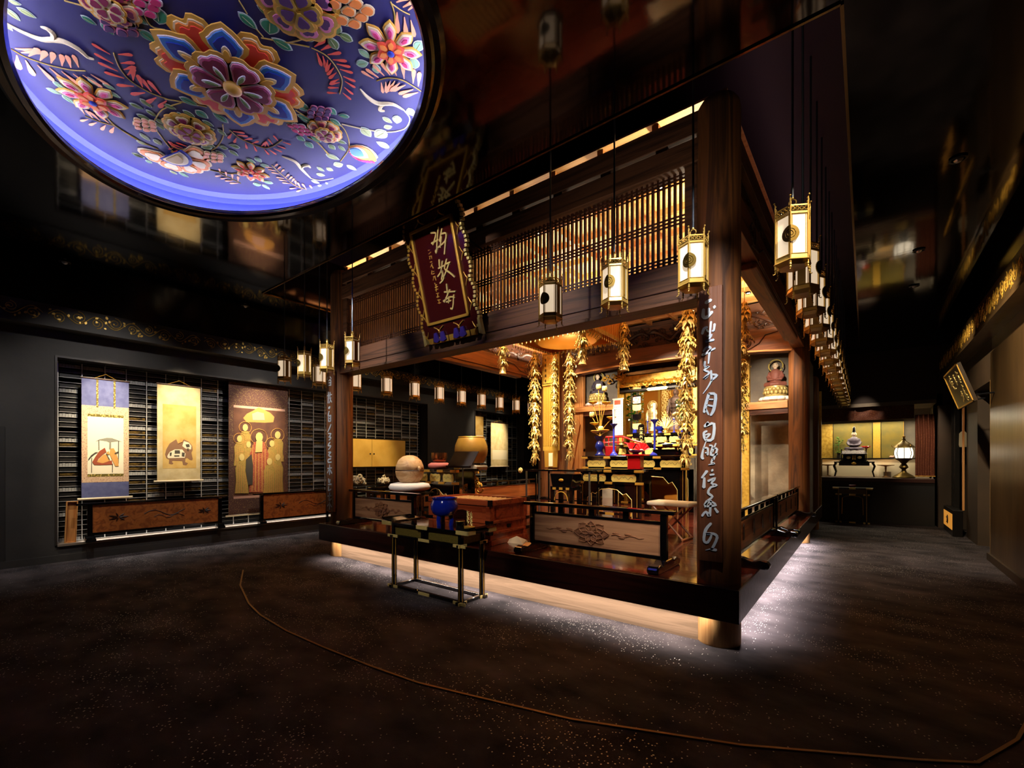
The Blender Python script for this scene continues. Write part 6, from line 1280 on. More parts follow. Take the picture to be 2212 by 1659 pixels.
def seated(label, loc, h, m_robe, m_skin, mh, base='lotus', rz=0, hat=None, group=None):
    t = thing('seated_statue', label, 'statue', loc, rz, group); s_ = h; mb = MB(); bz = .34 if base == 'lotus' else .0
    def V(x, y, z): return Vector((x, y, z + bz / h * 1.0 if False else z)) * s_ + Vector((0, 0, bz * s_ if base == 'lotus' else 0))
    b2 = MB()
    for q in (-1, 1):
        b2.tube([V(q * .05, .03, .08), V(q * .26, -.06, .07), V(q * .10, -.18, .06), V(-q * .08, -.17, .07)], [.09 * s_, .085 * s_, .07 * s_, .045 * s_], 10)
        b2.tube([V(q * .15, .02, .47), V(q * .21, -.01, .32), V(q * .17, -.12, .22), V(q * .04, -.17, .21)], [.065 * s_, .06 * s_, .05 * s_, .03 * s_], 10)
        b2.ball(V(q * .03, -.18, .21), (.04 * s_, .03 * s_, .025 * s_), 8, 6)
    b2.tube([V(0, .03, .05), V(0, .03, .25), V(0, .02, .42), V(0, .01, .52), V(0, .0, .58)], [.19 * s_, .15 * s_, .17 * s_, .13 * s_, .05 * s_], 14)
    remesh(b2.build('body', m_robe, t), .02 * s_)
    hd = MB(); hd.tube([V(0, .0, .52), V(0, -.005, .60)], .045 * s_, 10); hd.ball(V(0, -.01, .68), (.078 * s_, .082 * s_, .10 * s_), 14, 10)
    for q in (-1, 1): hd.ball(V(q * .08, 0, .67), (.012 * s_, .02 * s_, .04 * s_), 6, 5)
    hd.ball(V(0, -.095, .665), (.012 * s_, .016 * s_, .024 * s_), 6, 5)
    remesh(hd.build('head', m_skin, t), .012 * s_)
    for q in (-1, 1): MB().ball(V(q * .03, -.083, .70), (.014 * s_, .007 * s_, .006 * s_), 6, 4).build('eye', W_DARK, t)
    MB().ball(V(0, -.088, .635), (.018 * s_, .008 * s_, .006 * s_), 6, 4).build('mouth', REDD, t)
    if hat: 
        mb = MB(); mb.lathe([(.07, .75), (.055, .82), (.045, .92), (.03, .98), (0, .99)], 12, sx=s_, sy=s_); mb.v = [(p[0], p[1], p[2] * s_ + (bz * s_ if base == 'lotus' else 0)) for p in mb.v]; mb.build('hat', hat, t, smooth=60)
    if mh: mb = MB(); mb.torus(V(0, .07, .68), .20 * s_, .022 * s_, 30, 6); mb.build('halo_ring', GOLDY, t, smooth=60)
    if base == 'lotus':
        lb = MB()
        for row, (z, r, n) in enumerate(((.24, .34, 16), (.14, .36, 16))):
            for k in range(n):
                a = 2 * pi * (k + .5 * row) / n; d = Vector((math.cos(a), math.sin(a), 0)); p = d * r * .85 * s_ + Vector((0, 0, z * s_)); lb.ball(p, (.06 * s_, .06 * s_, .07 * s_), 7, 5)
        lb.lathe([(.30, 0), (.34, .04), (.26, .10), (.30, .26), (.30, .335), (0, .34)], 18, sx=s_, sy=s_); k0 = len(lb.v) - 108; lb.v = lb.v[:k0] + [(p[0], p[1], p[2] * s_) for p in lb.v[k0:]]
        lb.build('lotus_seat', GOLDPALE, t, smooth=50)
    return t
q = PY(1460, 936, 10.75); hb = (936 - 832) * mpp(1460, 10.75)
standing('dark wooden standing statue with flaming halo in the middle of the altar', (q.x, 10.75, D_z), hb * .86, STATW, GOLDS)
q = PY(1408, 936, 10.45); standing('small gilt standing statue with round openwork halo left of the dark wooden statue', (q.x, 10.45, D_z), (936 - 862) * mpp(1408, 10.45) * .82, STATG, GOLDPALE, 'disc')
# side bay seated statues on white lotus stands
def lotus_stand(label, x, y, z, r):
    mb = MB(); 
    for k in range(12): a = 2 * pi * k / 12; mb.ball((r * .72 * math.cos(a), r * .72 * math.sin(a), .055), (r * .32, r * .32, .05), 8, 5)
    mb.lathe([(r * .45, 0), (r * .85, .06), (r * .9, .10), (0, .105)], 18); return tag(mb.build('lotus_stand', WHITEP, smooth=50, loc=(x, y, z)), label, 'stand', 'white lotus stands in the altar bays')
yl = 10.1; xl = xpx(1291, yl); zl_ = zt + .02
lotus_stand('white lotus stand under the seated statue in the left altar bay', xl, yl, zl_, .30)
seated('seated gilt statue with ring halo in the left altar bay above the gold lotus vase', (xl, yl, zl_ + .105), .62, ROBE, SKIN, GOLD, group='seated statues in the altar bays')
xr = xpx(1675, yl); zr_ = az(1660, 868)
lotus_stand('white lotus stand under the seated statue in the right altar bay', xr, yl, zr_, .30)
seated('seated gilt statue with ring halo in the right altar bay beside the rear right pillar', (xr, yl, zr_ + .105), .60, pbr('statue_robe_red', '#8c5446', .6), SKIN, GOLD, group='seated statues in the altar bays')
# ------------------------------------------------ altar offerings
def lathe_obj(name, label, cat, loc, prof, m, group=None, n=18):
    return tag(MB().lathe(prof, n).build(name, m, smooth=45, loc=loc), label, cat, group)
CSP = [(0, 0), (.085, 0), (.09, .02), (.06, .05), (.03, .09), (.02, .14), (.018, .34), (.03, .37), (.02, .40), (.018, .58), (.03, .62), (.075, .66), (.08, .675), (.03, .68), (.015, .685), (0, .685)]
def candlestick(label, u, v, y, z, s_=1, candle=True, m=None):
    q = PY(u, v, y); o = lathe_obj('candlestick', label, 'candlestick', (q.x, y, z), [(r * s_, zz * s_) for r, zz in CSP], m or BLUEG2, 'blue candlesticks on the altar')
    if candle: MB().lathe([(.022 * s_, .66 * s_), (.03 * s_, .98 * s_), (0, .98 * s_)], 10).build('candle', WHITEP, o)
    return o
yB = 8.15
candlestick('blue glazed candlestick with white candle on the left of the upper altar table', 1326, 982, yB, B_z, .92)
candlestick('blue glazed candlestick with white candle on the right of the upper altar table', 1414, 982, yB, B_z, .98)
candlestick('small blue candlestick before the gilt standing statue', 1399, 936, 10.1, D_z, .42)
candlestick('small blue candlestick before the dark standing statue', 1456, 936, 10.1, D_z, .45)
q = PY(1296, 985, 8.3)
vz = lathe_obj('lotus_vase', 'dark blue vase of tall gilt lotus flowers at the left of the altar', 'vase', (q.x, 8.3, B_z), [(0, 0), (.10, 0), (.11, .02), (.07, .06), (.06, .12), (.10, .18), (.09, .24), (.06, .30), (.10, .36), (.12, .40), (0, .39)], NAVY)
mb = MB(); lf = []
for dx, dz, r in ((-.03, 1.35, 0), (.10, 1.30, 0), (-.16, 1.05, 1), (.14, 1.02, 1), (-.18, .80, 0), (.25, .72, 1), (-.12, .62, 1), (.02, .50, 0), (-.10, .46, 1), (.1, .47, 1)):
    mb.tube([(dx * .2 * k / 6 + dx * (k / 6) ** 2 * .8, .01 * math.sin(k), .38 + (dz - .38) * k / 6) for k in range(7)], .007, 5); lf.append((dx, dz, r))
mb.build('stems', GOLDS, vz, smooth=60)
for dx, dz, r in lf:
    mb = MB()
    if r: mb.lathe([(0, .0), (.06, .02), (.10, .05), (.085, .06), (0, .03)], 12)
    else:
        for k in range(8): a = 2 * pi * k / 8; mb.ball((.035 * math.cos(a), .035 * math.sin(a), .05), (.022, .022, .055), 6, 5)
        mb.ball((0, 0, .04), .035, 8, 6)
    mb.build('lotus_leaf' if r else 'lotus_flower', GOLD if r else GOLDPALE, vz, smooth=50, loc=(dx, 0, dz))
q = PY(1480, 985, 8.35)
vz2 = lathe_obj('lotus_vase', 'dark blue vase with gilt flowers at the right of the altar behind the long garland', 'vase', (q.x, 8.35, B_z), [(0, 0), (.10, 0), (.11, .02), (.07, .06), (.06, .12), (.10, .18), (.09, .24), (.06, .30), (.10, .36), (.12, .40), (0, .39)], NAVY)
mb = MB()
for k in range(14): a = k * 2.4; mb.tube([(0, 0, .38), (.12 * math.cos(a), .08 * math.sin(a), .6), (.2 * math.cos(a), .12 * math.sin(a), .72 + .03 * (k % 4))], [.004, .012, .004], 5); mb.ball((.2 * math.cos(a), .12 * math.sin(a), .74 + .03 * (k % 4)), .035, 6, 5)
mb.build('gilt_flowers', GOLDPALE, vz2, smooth=50)
# green plants
def plant(label, u, v0, v1, y, z, s_=1, potm=None):
    q = PY(u, v0, y); t = thing('flower_arrangement', label, 'plant', (q.x, y, z), 0, 'green arrangements on the altar'); hgt = (v0 - v1) * mpp(u, y)
    MB().lathe([(0, 0), (.05, 0), (.06, .04), (.045, .10), (.06, .16), (0, .15)], 12).build('vase', potm or BLUEG2, t, smooth=45); rnd = random.Random(int(u))
    mb = MB(); wp = MB(); st = MB(); st.tube([(0, 0, .1), (0, 0, hgt * .9)], .008, 5); st.build('stem', GREEND, t)
    for k in range(190):
        a = rnd.random() * 6.28; zz = hgt * (.3 + .7 * rnd.random()); r = .16 * s_ * math.sqrt(rnd.random()); p = Vector((r * math.cos(a), r * math.sin(a) * .7, zz)); d = Vector((math.cos(a), math.sin(a), rnd.random() - .3)).normalized() * .085 * s_; q2 = Vector((-d.y, d.x, .01)) * .4
        mb.add([p, p + d * .5 + q2, p + d, p + d * .5 - q2], [(0, 1, 2, 3)])
    for k in range(9): a = rnd.random() * 6.28; wp.ball((.15 * s_ * math.cos(a), .1 * s_ * math.sin(a), hgt * (.35 + .65 * rnd.random())), .025, 6, 4)
    o = mb.build('leaves', GREEN, t); o['kind'] = 'stuff'; wp.build('white_blossoms', WHITEP, t)
plant('leafy green arrangement in blue vase at the left side of the altar opening', 1372, 936, 850, 10.1, D_z, 1.15)
plant('leafy green arrangement in blue vase at the right of the dark standing statue', 1473, 936, 862, 10.3, D_z, .8)
# hanging gilt banner of stacked plates with mask (left jamb)
q = PY(1378, 832, 9.85); t = thing('stacked_banner', 'hanging strip of stacked gilt plates at the left jamb of the altar', 'hanging', (q.x, 9.8, q.z))
for k in range(6): MB().prism([(-.10, -.05), (-.07, -.08), (.07, -.08), (.10, -.05), (.10, .05), (-.10, .05)], .012, (0, 0, -.08 - .21 * k), (1, 0, 0), (0, 0, 1), (0, -1, 0)).build('gilt_plate', GOLDPALE if k % 2 == 0 else LAC, t)
MB().box(-.012, .012, .002, .01, -1.25, 0).build('cord', LACM, t); MB().box(-.09, .09, -.02, -.012, -.42, -.27).build('painted_plate', pbr('painted_plate', '#a9b4bc', .5, nscale=14, col2='#c0563c'), t)
# black memorial tablet
q = PY(1386, 950, 9.3); t = thing('memorial_tablet', 'black upright tablet with gold characters on the altar step', 'tablet', (q.x, 9.3, C_z)); hh = (962 - 918) * mpp(1386, 9.3)
MB().prism([(-.065, 0), (.065, 0), (.07, hh - .04), (.04, hh), (-.04, hh), (-.07, hh - .04)], .025, (0, 0, 0), (1, 0, 0), (0, 0, 1), (0, -1, 0)).build('slab', LAC, t); MB().box(-.10, .10, -.06, .03, 0, .04).build('base', GOLDS, t)
for k, sts in enumerate(([(-.03, .02, .03, .02), (-.035, -.02, .035, -.02), (-.02, 0, .02, 0)], [(-.03, .02, .03, .02), (0, .03, 0, -.03), (0, .01, -.03, -.025), (0, .01, .03, -.025)], [(-.03, .01, .03, .015), (-.01, .03, -.025, -.03), (.005, .02, .03, -.03)], [(-.025, .025, .025, .025), (-.025, -.005, .025, -.005), (0, .025, 0, -.03), (-.03, -.03, .03, -.03)])):
    mb = MB(); zc = hh - .10 - k * .085
    for a, b2, c, d in sts: mb.stroke([(a, zc + b2, .009), (c, zc + d, .009)], (0, -.025, 0), (1, 0, 0), (0, 0, 1), (0, -1, 0), .004)
    mb.build('letter', GOLDPALE, t)
# red pieces
q = PY(1373, 1011, 7.2)
o = MB().prism([(-.11, 0), (.11, 0), (.11, .22), (-.11, .22)], .16, (q.x, 7.28, A_z), (1, 0, 0), (0, 0, 1), (0, -1, 0)).build('red_stand', REDL, bevel=.006); tag(o, 'bright red lacquer stand with wide top on the front altar desk', 'stand')
MB().box(q.x - .19, q.x + .19, 7.08, 7.32, A_z + .22, A_z + .245).build('stand_top', REDL, o, bevel=.004)
bz = A_z + .245; lathe_obj('blue_bowl', 'blue glazed shallow bowl on the red lacquer stand', 'bowl', (q.x, 7.2, bz), [(0, 0), (.05, 0), (.05, .02), (.12, .05), (.13, .07), (.11, .065), (0, .03)], BLUEG2)
def fan(label, u, v, y, z, m, r, spread=150, name='red_fan'):
    q = PY(u, v, y); t = thing(name, label, 'fan', (q.x, y, z), 0, 'red paper ornaments on the altar'); MB().tube([(0, 0, 0), (0, 0, .12)], .008, 5).build('stick', GOLDS, t); MB().lathe([(0, 0), (.05, 0), (.03, .02), (0, .025)], 10).build('base', GOLDS, t)
    n = 12; P = [(0, .08)] + [(r * math.cos(R(90 + spread / 2 - spread * k / n)), .08 + r * math.sin(R(90 + spread / 2 - spread * k / n))) for k in range(n + 1)]
    mb = MB(); mb.prism([(.28 * a, .08 + .28 * (b - .08)) for a, b in P], .006, (0, -.006, 0), (1, 0, 0), (0, 0, 1), (0, -1, 0)); mb.build('fan_center', WHITEP, t)
    mb = MB()
    for k in range(n):
        a0, a1 = [R(90 + spread / 2 - spread * (k + e_) / n) for e_ in (0, 1)]; mb.add([(.05 * math.cos(a0), .0, .08 + .05 * math.sin(a0)), (r * math.cos(a0), .012 * (k % 2), .08 + r * math.sin(a0)), (r * math.cos(a1), .012 * ((k + 1) % 2), .08 + r * math.sin(a1)), (.05 * math.cos(a1), 0, .08 + .05 * math.sin(a1))], [(0, 1, 2, 3)])
    mb.build('fan_leaf', m, t)
fan('open red fan with pale edge standing on the altar left of the right candlestick', 1386, 970, 8.2, B_z, REDL, .165)
fan('red paper crown of upright points beside the open red fan', 1363, 970, 8.25, B_z, REDL, .18, 60, 'red_paper_crown')
q = PY(1320, 985, 8.45); q.x += .03; o = MB().prism([(-.10, 0), (.10, 0), (.14, .20), (-.14, .20)], .16, (q.x, 8.5, B_z), (1, 0, 0), (0, 0, 1), (0, -1, 0)).build('red_stand', REDD, bevel=.006); tag(o, 'dark red lacquer stand behind the left blue candlestick', 'stand')
q = PY(1330, 975, 9.0); t = thing('red_rail', 'red lacquer railing ornament with curved ends behind the left candlestick', 'railing', (q.x - .05, 9.25, C_z)); 
mb = MB(); mb.tube([(-.45, 0, .18), (.1, 0, .18), (.3, 0, .10), (.55, 0, -.0 + .03)], .022, 8); mb.build('upper_rail', REDL, t, smooth=60)
mb = MB(); mb.tube([(-.45, 0, .06), (.05, 0, .06), (.25, 0, .02), (.45, 0, .02)], .018, 8); mb.build('lower_rail', REDL, t, smooth=60)
for k in range(6): MB().box(-.45 + .11 * k - .012, -.45 + .11 * k + .012, -.012, .012, 0, .18).build('baluster', REDL, t)
q = PY(1334, 972, 9.75); t = thing('white_calendar_scroll', 'white paper hanging covered in rows of small writing left of the altar opening', 'banner', (q.x, 9.78, PY(1334, 862, 9.78).z)); hz = (940 - 862) * mpp(1334, 9.78)
MB().box(-.12, .12, -.003, .003, -hz, 0).build('paper', WHITEP, t); MB().box(-.14, .14, -.008, .008, -.01, .015).build('rod', WHITEC, t); mb = MB()
for k in range(5):
    for j in range(9): mb.box(-.09 + .042 * k, -.075 + .042 * k, -.005, -.003, -.2 - .055 * j, -.17 - .055 * j)
mb.build('writing', INK, t); MB().box(-.09, .06, -.005, -.003, -.13, -.03).build('red_heading', pbr('red_print', '#b8563c', .8), t); MB().tube([(0, 0, 0), (0, .04, .14)], .004, 4).build('cord', GOLDS, t)
for (u, v, y, z, m, nm, lb) in ((1426, 936, 10.15, D_z, BLUEG2, 'blue_bowl', 'small blue bowl on dark foot beside the right candlestick, on the top altar step'), (1478, 985, 9.2, C_z, BLUEG, 'blue_bowl', 'deep blue bowl at the right end of the third altar step')):
    q = PY(u, v, y); lathe_obj(nm, lb, 'bowl', (q.x, y, z), [(0, 0), (.05, 0), (.04, .05), (.10, .10), (.13, .15), (.11, .15), (0, .08)], m)
q = PY(1450, 985, 8.2); o = MB().box(-.30, .22, -.10, .10, 0, .10).build('offering_box', LAC, loc=(q.x, 8.2, B_z), bevel=.006); tag(o, 'long black box at the right of the upper altar table', 'box')
MB().box(-.31, .23, -.11, .11, .10, .115).build('lid', LAC, o)
for k in range(7):
    x = -4.15 + .24 * k; o = MB().lathe([(0, 0), (.04, 0), (.03, .03), (.05, .06), (.055, .075), (0, .06)], 12).build('gilt_cup', GOLD if k % 2 else GOLDPALE, smooth=45, loc=(x, 9.18, C_z)); tag(o, 'small gilt offering cup standing in a row on the third altar step', 'cup', 'gilt cups on the third altar step')
# small gilt flowers around Buddha
for u, v, y, lb in ((1438, 936, 10.05, 'left'), (1480, 936, 10.05, 'right')):
    q = PY(u, v, y); t = thing('gilt_flower_spray', 'gilt spray of leaves at the %s foot of the dark standing statue' % lb, 'ornament', (q.x, y, D_z)); mb = MB(); MB().lathe([(0, 0), (.05, 0), (.03, .06), (.05, .10), (0, .09)], 10).build('vase', GOLDS, t, smooth=40)
    for k in range(12): a = R(20 + 12 * k); mb.tube([(0, 0, .08), (.12 * math.cos(a), .02 * (k % 3), .1 + .12 * math.sin(a)), (.26 * math.cos(a), .02 * (k % 3), .1 + .28 * math.sin(a))], [.004, .018, .003], 5)
    mb.build('gilt_leaves', GOLDPALE, t)
# ------------------------------------------------ furniture on the deck, left part
t = thing('side_altar_table', 'long slim black table with gilt flower finial at the left of the altar', 'table', (-4.75, 6.7, DK)); L0, L1 = xpx(1140, 6.7) + 4.75, xpx(1290, 6.7) + 4.75; TZ2 = PY(1200, 1014, 6.7).z - DK
MB().box(L0, L1, -.18, .18, TZ2 - .03, TZ2).build('tabletop', LAC, t, bevel=.004); mb = MB(); 
for k in range(8): a = 2 * pi * k / 8; mb.ball((L0 - .03 + .03 * math.cos(a), -.18, TZ2 - .02 + .03 * math.sin(a)), .022, 6, 5)
mb.ball((L0 - .03, -.19, TZ2 - .02), .025, 8, 6); mb.build('flower_finial', GOLDPALE, t, smooth=60)
for x in (L0 + .08, L0 + .36, L1 - .06):
    for y in (-.15, .15): MB().box(x - .012, x + .012, y - .012, y + .012, 0, TZ2 - .03).build('leg', STEEL if y < 0 else LAC, t)
for z in (.27, .20): MB().box(L0 - .02, L1, -.16, -.14, z, z + .02).build('stretcher', GOLDS if z < .25 else LAC, t)
q = PY(1223, 1047, 6.2); t = thing('lacquer_tub_stand', 'black lacquer tub with gold crest on an arched stand left of the altar desk', 'stand', (q.x, 6.2, DK)); s_ = mpp(1223, 6.2); zt2 = PY(1223, 1050, 6.2).z - DK
mb = MB(); mb.prism([(-.17, 0), (.17, 0), (.21, .20), (-.21, .20)], .30, (0, .15, zt2), (1, 0, 0), (0, 0, 1), (0, -1, 0)); mb.build('tub', LAC, t, bevel=.01); MB().ball((0, -.155, zt2 + .10), (.045, .008, .022), 8, 5).build('gold_crest', GOLD, t)
for x in (-.17, .17):
    for y in (-.12, .12): MB().box(x - .035, x + .035, y - .03, y + .03, 0, zt2).build('leg', LAC, t, bevel=.008)
MB().box(-.19, .19, -.16, .16, zt2 - .06, zt2).build('stand_top', LAC, t, bevel=.006); mb = MB(); mb.tube([(.12 * math.cos(k * pi / 10), -.155, zt2 - .22 + .14 * math.sin(k * pi / 10)) for k in range(11)], .008, 5); mb.build('gold_arch', GOLDS, t)
for x in (-.12, 0, .12): MB().box(x - .03, x + .03, -.165, -.158, zt2 - .05, zt2 - .015).build('gilt_plate', GOLDS, t)
# folding stool
f1, f2 = PZ(1438, 1168, DK), PZ(1492, 1163, DK)
t = thing('folding_stool', 'folding stool with cream padded seat and crossed wooden legs by the near pillar', 'stool', (-1.85, 5.55, DK), R(-5)); sw = .26
mb = MB(); mb.box(-sw, sw, -.17, .17, .40, .45); mb.build('seat', CREAM, t, bevel=.018)
for y in (-.15, .15):
    for s_ in (-1, 1): MB().tube([(-s_ * .20, y * .92, .405), (s_ * .18, y * .92 + .012 * s_, .0 + .012)], .012, 6).build('leg', W_STOOL, t)
for s_ in (-1, 1): MB().tube([(s_ * .18, -.15, .015), (s_ * .18, .15, .015)], .014, 6).build('foot_bar', W_STOOL, t)
# wooden fish drum on cushion and stand
my = 4.72; mx = xpx(885, my); r = 30 * mpp(885, my); zc0 = PY(885, 1050, my).z
t = thing('drum_stand', 'black and gold stand under the wooden fish drum', 'stand', (mx, my, DK)); hs = zc0 - DK - .09
MB().box(-.3, .3, -.26, .26, hs - .04, hs).build('top', LAC, t, bevel=.006)
for x in (-.26, .26):
    for y in (-.22, .22): MB().box(x - .025, x + .025, y - .025, y + .025, 0, hs - .04).build('leg', LAC, t)
for z in (.18, hs - .14): MB().box(-.28, .28, -.25, -.22, z, z + .025).build('rail', LAC, t); MB().box(-.06, .06, -.258, -.25, z, z + .025).build('gilt_plate', GOLDS, t); MB().box(.16, .26, -.258, -.25, z, z + .025).build('gilt_plate', GOLDS, t)
mb = MB(); mb.lathe([(0, 0), (.22, .0), (.31, .04), (.33, .08), (.30, .13), (.2, .15), (0, .14)], 28); o = mb.build('cushion', WHITEC, smooth=80, loc=(mx, my, DK + hs)); tag(o, 'round white cushion under the wooden fish drum', 'cushion')
mb = MB(); n = 30; prof = []
zc_ = DK + hs + .13
mb.lathe([(.08, .0), (.16, .03), (.215, .10), (.235, .18), (.232, .205), (.222, .212), (.232, .22), (.228, .28), (.19, .37), (.12, .43), (.05, .45), (0, .452)], 32, sy=.92)
o = mb.build('wooden_fish_drum', wood('mokugyo_wood', '#b98a58', '#dcb886', 'X', .5), smooth=60, loc=(mx, my, zc_)); tag(o, 'large pale round wooden fish drum on a white cushion behind the left barrier', 'drum')
mb = MB(); mb.torus((0, 0, .212), .233, .007, 32, 5, (1, 0, 0), (0, .92, 0)); mb.build('slit', W_DARK, o); mb = MB(); mb.ball((.228, 0, .24), (.03, .03, .04), 8, 6); mb.build('carved_ear', MATS['mokugyo_wood'], o, smooth=60)
# carved white ornaments on a dark table by the wall
t = thing('wall_table', 'narrow black table by the left wall carrying two carved white ornaments', 'table', (-8.6, 5.75, 0)); zw = PX(790, 1046, -8.6).z
MB().box(-.2, .2, -.75, .75, zw - .03, zw).build('tabletop', LAC, t, bevel=.004)
for x in (-.17, .17):
    for y in (-.7, .7): MB().box(x - .02, x + .02, y - .02, y + .02, 0, zw - .03).build('leg', LAC, t)
for i, u in enumerate((768, 829)):
    q = PX(u, 1046, -8.6); s_ = (46 if i == 0 else 30) * .5 * .0098 * 1.05; mb = MB(); rnd = random.Random(i + 3)
    mb.ball((0, 0, s_ * .35), (s_ * .5, s_ * .95, s_ * .4), 12, 7)
    for k in range(34):
        a = rnd.random() * 6.28; rr = math.sqrt(rnd.random()); c = Vector((rr * s_ * .5 * math.cos(a), rr * s_ * .95 * math.sin(a), s_ * (.2 + .95 * (1 - rr) * rnd.random() + .25 * rnd.random()))); r0 = s_ * (.18 + .14 * rnd.random()); sg = rnd.choice((-1, 1)); b0 = rnd.random() * 6
        mb.tube([c + Vector((.3 * r0 * math.sin(q), r0 * (1 - q / 15) * math.cos(b0 + sg * q * .5), r0 * (1 - q / 15) * math.sin(b0 + sg * q * .5))) for q in range(11)], [s_ * .10 * (1 - q / 13) for q in range(11)], 5)
    o = mb.build('carved_ornament', pbr('ivory_white%d' % i, '#e6dcc0', .5), smooth=80, loc=(-8.6, q.y, zw)); tag(o, ['pale carved cloud-like ornament nearest the far left pillar', 'smaller pale carved ornament left of the wooden fish drum'][i], 'ornament', 'carved white ornaments by the wall')
# bell bowl table
ty = 5.38; x0, x1 = xpx(920, ty), xpx(1003, ty); zb_ = PY(950, 1012, ty).z
tier('black table with three gold panels under the bronze bell bowl', x0, x1, ty - .2, ty + .25, DK, zb_, 3, 'black and gold altar tables')
q = PY(949, 1010, ty); mb = MB(); mb.lathe([(0, 0), (.15, 0), (.19, .03), (.19, .07), (.14, .10), (0, .10)], 20); o = mb.build('bell_cushion', PINK, smooth=80, loc=(q.x, ty, zb_)); tag(o, 'pink round cushion under the bronze bell bowl', 'cushion')
lathe_obj('bell_bowl', 'bronze bell bowl on pink cushion behind the wooden fish drum', 'bell', (q.x, ty, zb_ + .10), [(0, 0), (.07, 0), (.12, .03), (.135, .08), (.13, .17), (.122, .165), (.12, .06), (0, .02)], pbr('bell_bronze', '#8a5a3a', .25, .9), None, 24)
q = PY(978, 1008, ty); lathe_obj('small_gold_bowl', 'small gold bowl on the bell table left of the music stand', 'bowl', (q.x, ty + .1, zb_), [(0, 0), (.05, 0), (.08, .05), (.085, .07), (0, .05)], GOLDS)
# big keg drum on carved stand
dy = 6.1; dx = xpx(1018, dy); dz = PY(1018, 972, dy).z; zs = PY(1030, 1000, dy).z
t = thing('drum_pedestal', 'dark carved scrollwork pedestal under the big keg drum', 'stand', (dx, dy, DK)); hp = dz - .27 - DK
MB().box(-.3, .3, -.22, .22, 0, .06).build('base', LAC, t, bevel=.008); mb = MB(); rnd = random.Random(9)
for k in range(34):
    c = Vector(((rnd.random() - .5) * .45, (rnd.random() - .5) * .25, .1 + rnd.random() * (hp - .2))); r0 = .06 + .05 * rnd.random(); sg = rnd.choice((-1, 1)); mb.tube([c + Vector((math.cos(sg * j * .45), 0, math.sin(sg * j * .45))) * r0 * (1 - j / 16) for j in range(13)], [.02 * (1 - j / 18) for j in range(13)], 5)
mb.tube([(0, 0, .05), (0, 0, hp - .1)], .07, 8); mb.build('carved_scrolls', GOLDS, t, smooth=60); MB().prism([(-.26, 0), (.26, 0), (.28, .08), (.2, .10), (-.2, .10), (-.28, .08)], .3, (0, .15, hp - .10), (1, 0, 0), (0, 0, 1), (0, -1, 0)).build('cradle', PLASTER2, t, bevel=.02)
mb = MB(); mb.lathe([(0, -.24), (.225, -.24), (.24, -.22), (.295, -.08), (.305, 0), (.295, .08), (.24, .22), (.225, .24), (0, .24)], 30); o = mb.build('keg_drum', pbr('drum_lacquer', '#b08a3a', .4, .2, nscale=3, col2='#94702c'), smooth=40, loc=(dx, dy, dz)); tag(o, 'big golden keg drum on a carved pedestal at the left of the altar', 'drum')
MB().torus((0, 0, .23), .232, .012, 30, 5, (1, 0, 0), (0, 1, 0)).build('head_ring', GOLDS, o)
# music stand
q = PZ(1000, 1085, DK); q = PY(1000, 1056, 5.05); t = thing('music_stand', 'black tilted book stand on a thin steel pole behind the offertory box', 'stand', (q.x, 5.05, DK), R(20)); zz = PY(1000, 993, 5.05).z - DK
MB().tube([(0, 0, .02), (0, 0, zz - .02)], .009, 8).build('pole', STEEL, t); 
for k in range(3): a = k * 2.1; MB().tube([(0, 0, .12), (.2 * math.cos(a), .2 * math.sin(a), .01)], .008, 6).build('leg', STEEL, t)
mb = MB(); X_ = Vector((1, 0, 0)); Y_ = Vector((.25, .5, .82)).normalized(); N2_ = X_.cross(Y_); mb.prism([(-.20, -.15), (.20, -.15), (.20, .15), (-.20, .15)], .012, (0, .0, zz), X_, Y_, N2_); mb.build('desk', BLACKW, t, bevel=.004); mb = MB(); mb.prism([(-.20, -.15), (.20, -.15), (.20, -.135), (-.20, -.135)], .05, (0, 0, zz), X_, Y_, N2_); mb.build('ledge', LACM, t)
# ---------------------------------------------------------------- end alcove of the corridor
CZ = 1.035
ct = thing('alcove_counter', 'long black counter closing the end of the corridor under the lit alcove', 'counter', (.13, YE, 0))
MB().box(-1.03, 1.06, -.02, .06, 0, CZ - .09).build('front_panel', BLACKW, ct); MB().box(-1.03, 1.06, -.05, 1.2, CZ - .09, CZ).build('worktop', pbr('dark_brown_top', '#3a2018', .35), ct, bevel=.005)
yb_ = 14.45; zs_ = PY(1900, 992, yb_).z
sh = thing('alcove_shelf', 'raised pale step with dark edge at the back of the lit alcove', 'shelf', (.13, yb_, CZ))
MB().box(-1.03, 1.05, .0, .30, 0, zs_ - CZ).build('step', CREAM, sh); MB().box(-1.03, 1.05, -.02, .30, zs_ - CZ, zs_ - CZ + .03).build('dark_edge', LACM, sh)
z0 = zs_ + .03; z1 = PY(1900, 912, 14.7).z
GP = pbr('gold_screen', '#7f7440', .4, .5, nscale=5, col2='#94803a')
sc_ = thing('gold_screen', 'folding gold leaf screen with black edges behind the seated figure', 'screen', (0, 14.69, z0))
us = [1772, 1800, 1885, 1903, 1952]
for i in range(4):
    xa, xb = PY(us[i], 950, 14.69).x, PY(us[i + 1], 950, 14.69).x
    p = MB().box(xa + .006, xb - .006, -.012, .012, 0, z1 - z0).build('screen_panel', [GOLDP, GP, GBRO, GP][i], sc_)
    MB().box(xb - .008, xb + .002, -.016, .014, 0, z1 - z0).build('edge_frame', GOLDS if i == 3 else LACM, sc_)
q = PY(1845, 985, 14.2); xt = q.x
st = thing('small_altar_stand', 'black stand with curved legs carrying the seated figure in the alcove', 'stand', (xt, 14.1, CZ)); zt = PY(1845, 997, 14.1).z - CZ
MB().box(-.40, .40, -.18, .18, zt - .03, zt).build('tabletop', LAC, st, bevel=.004)
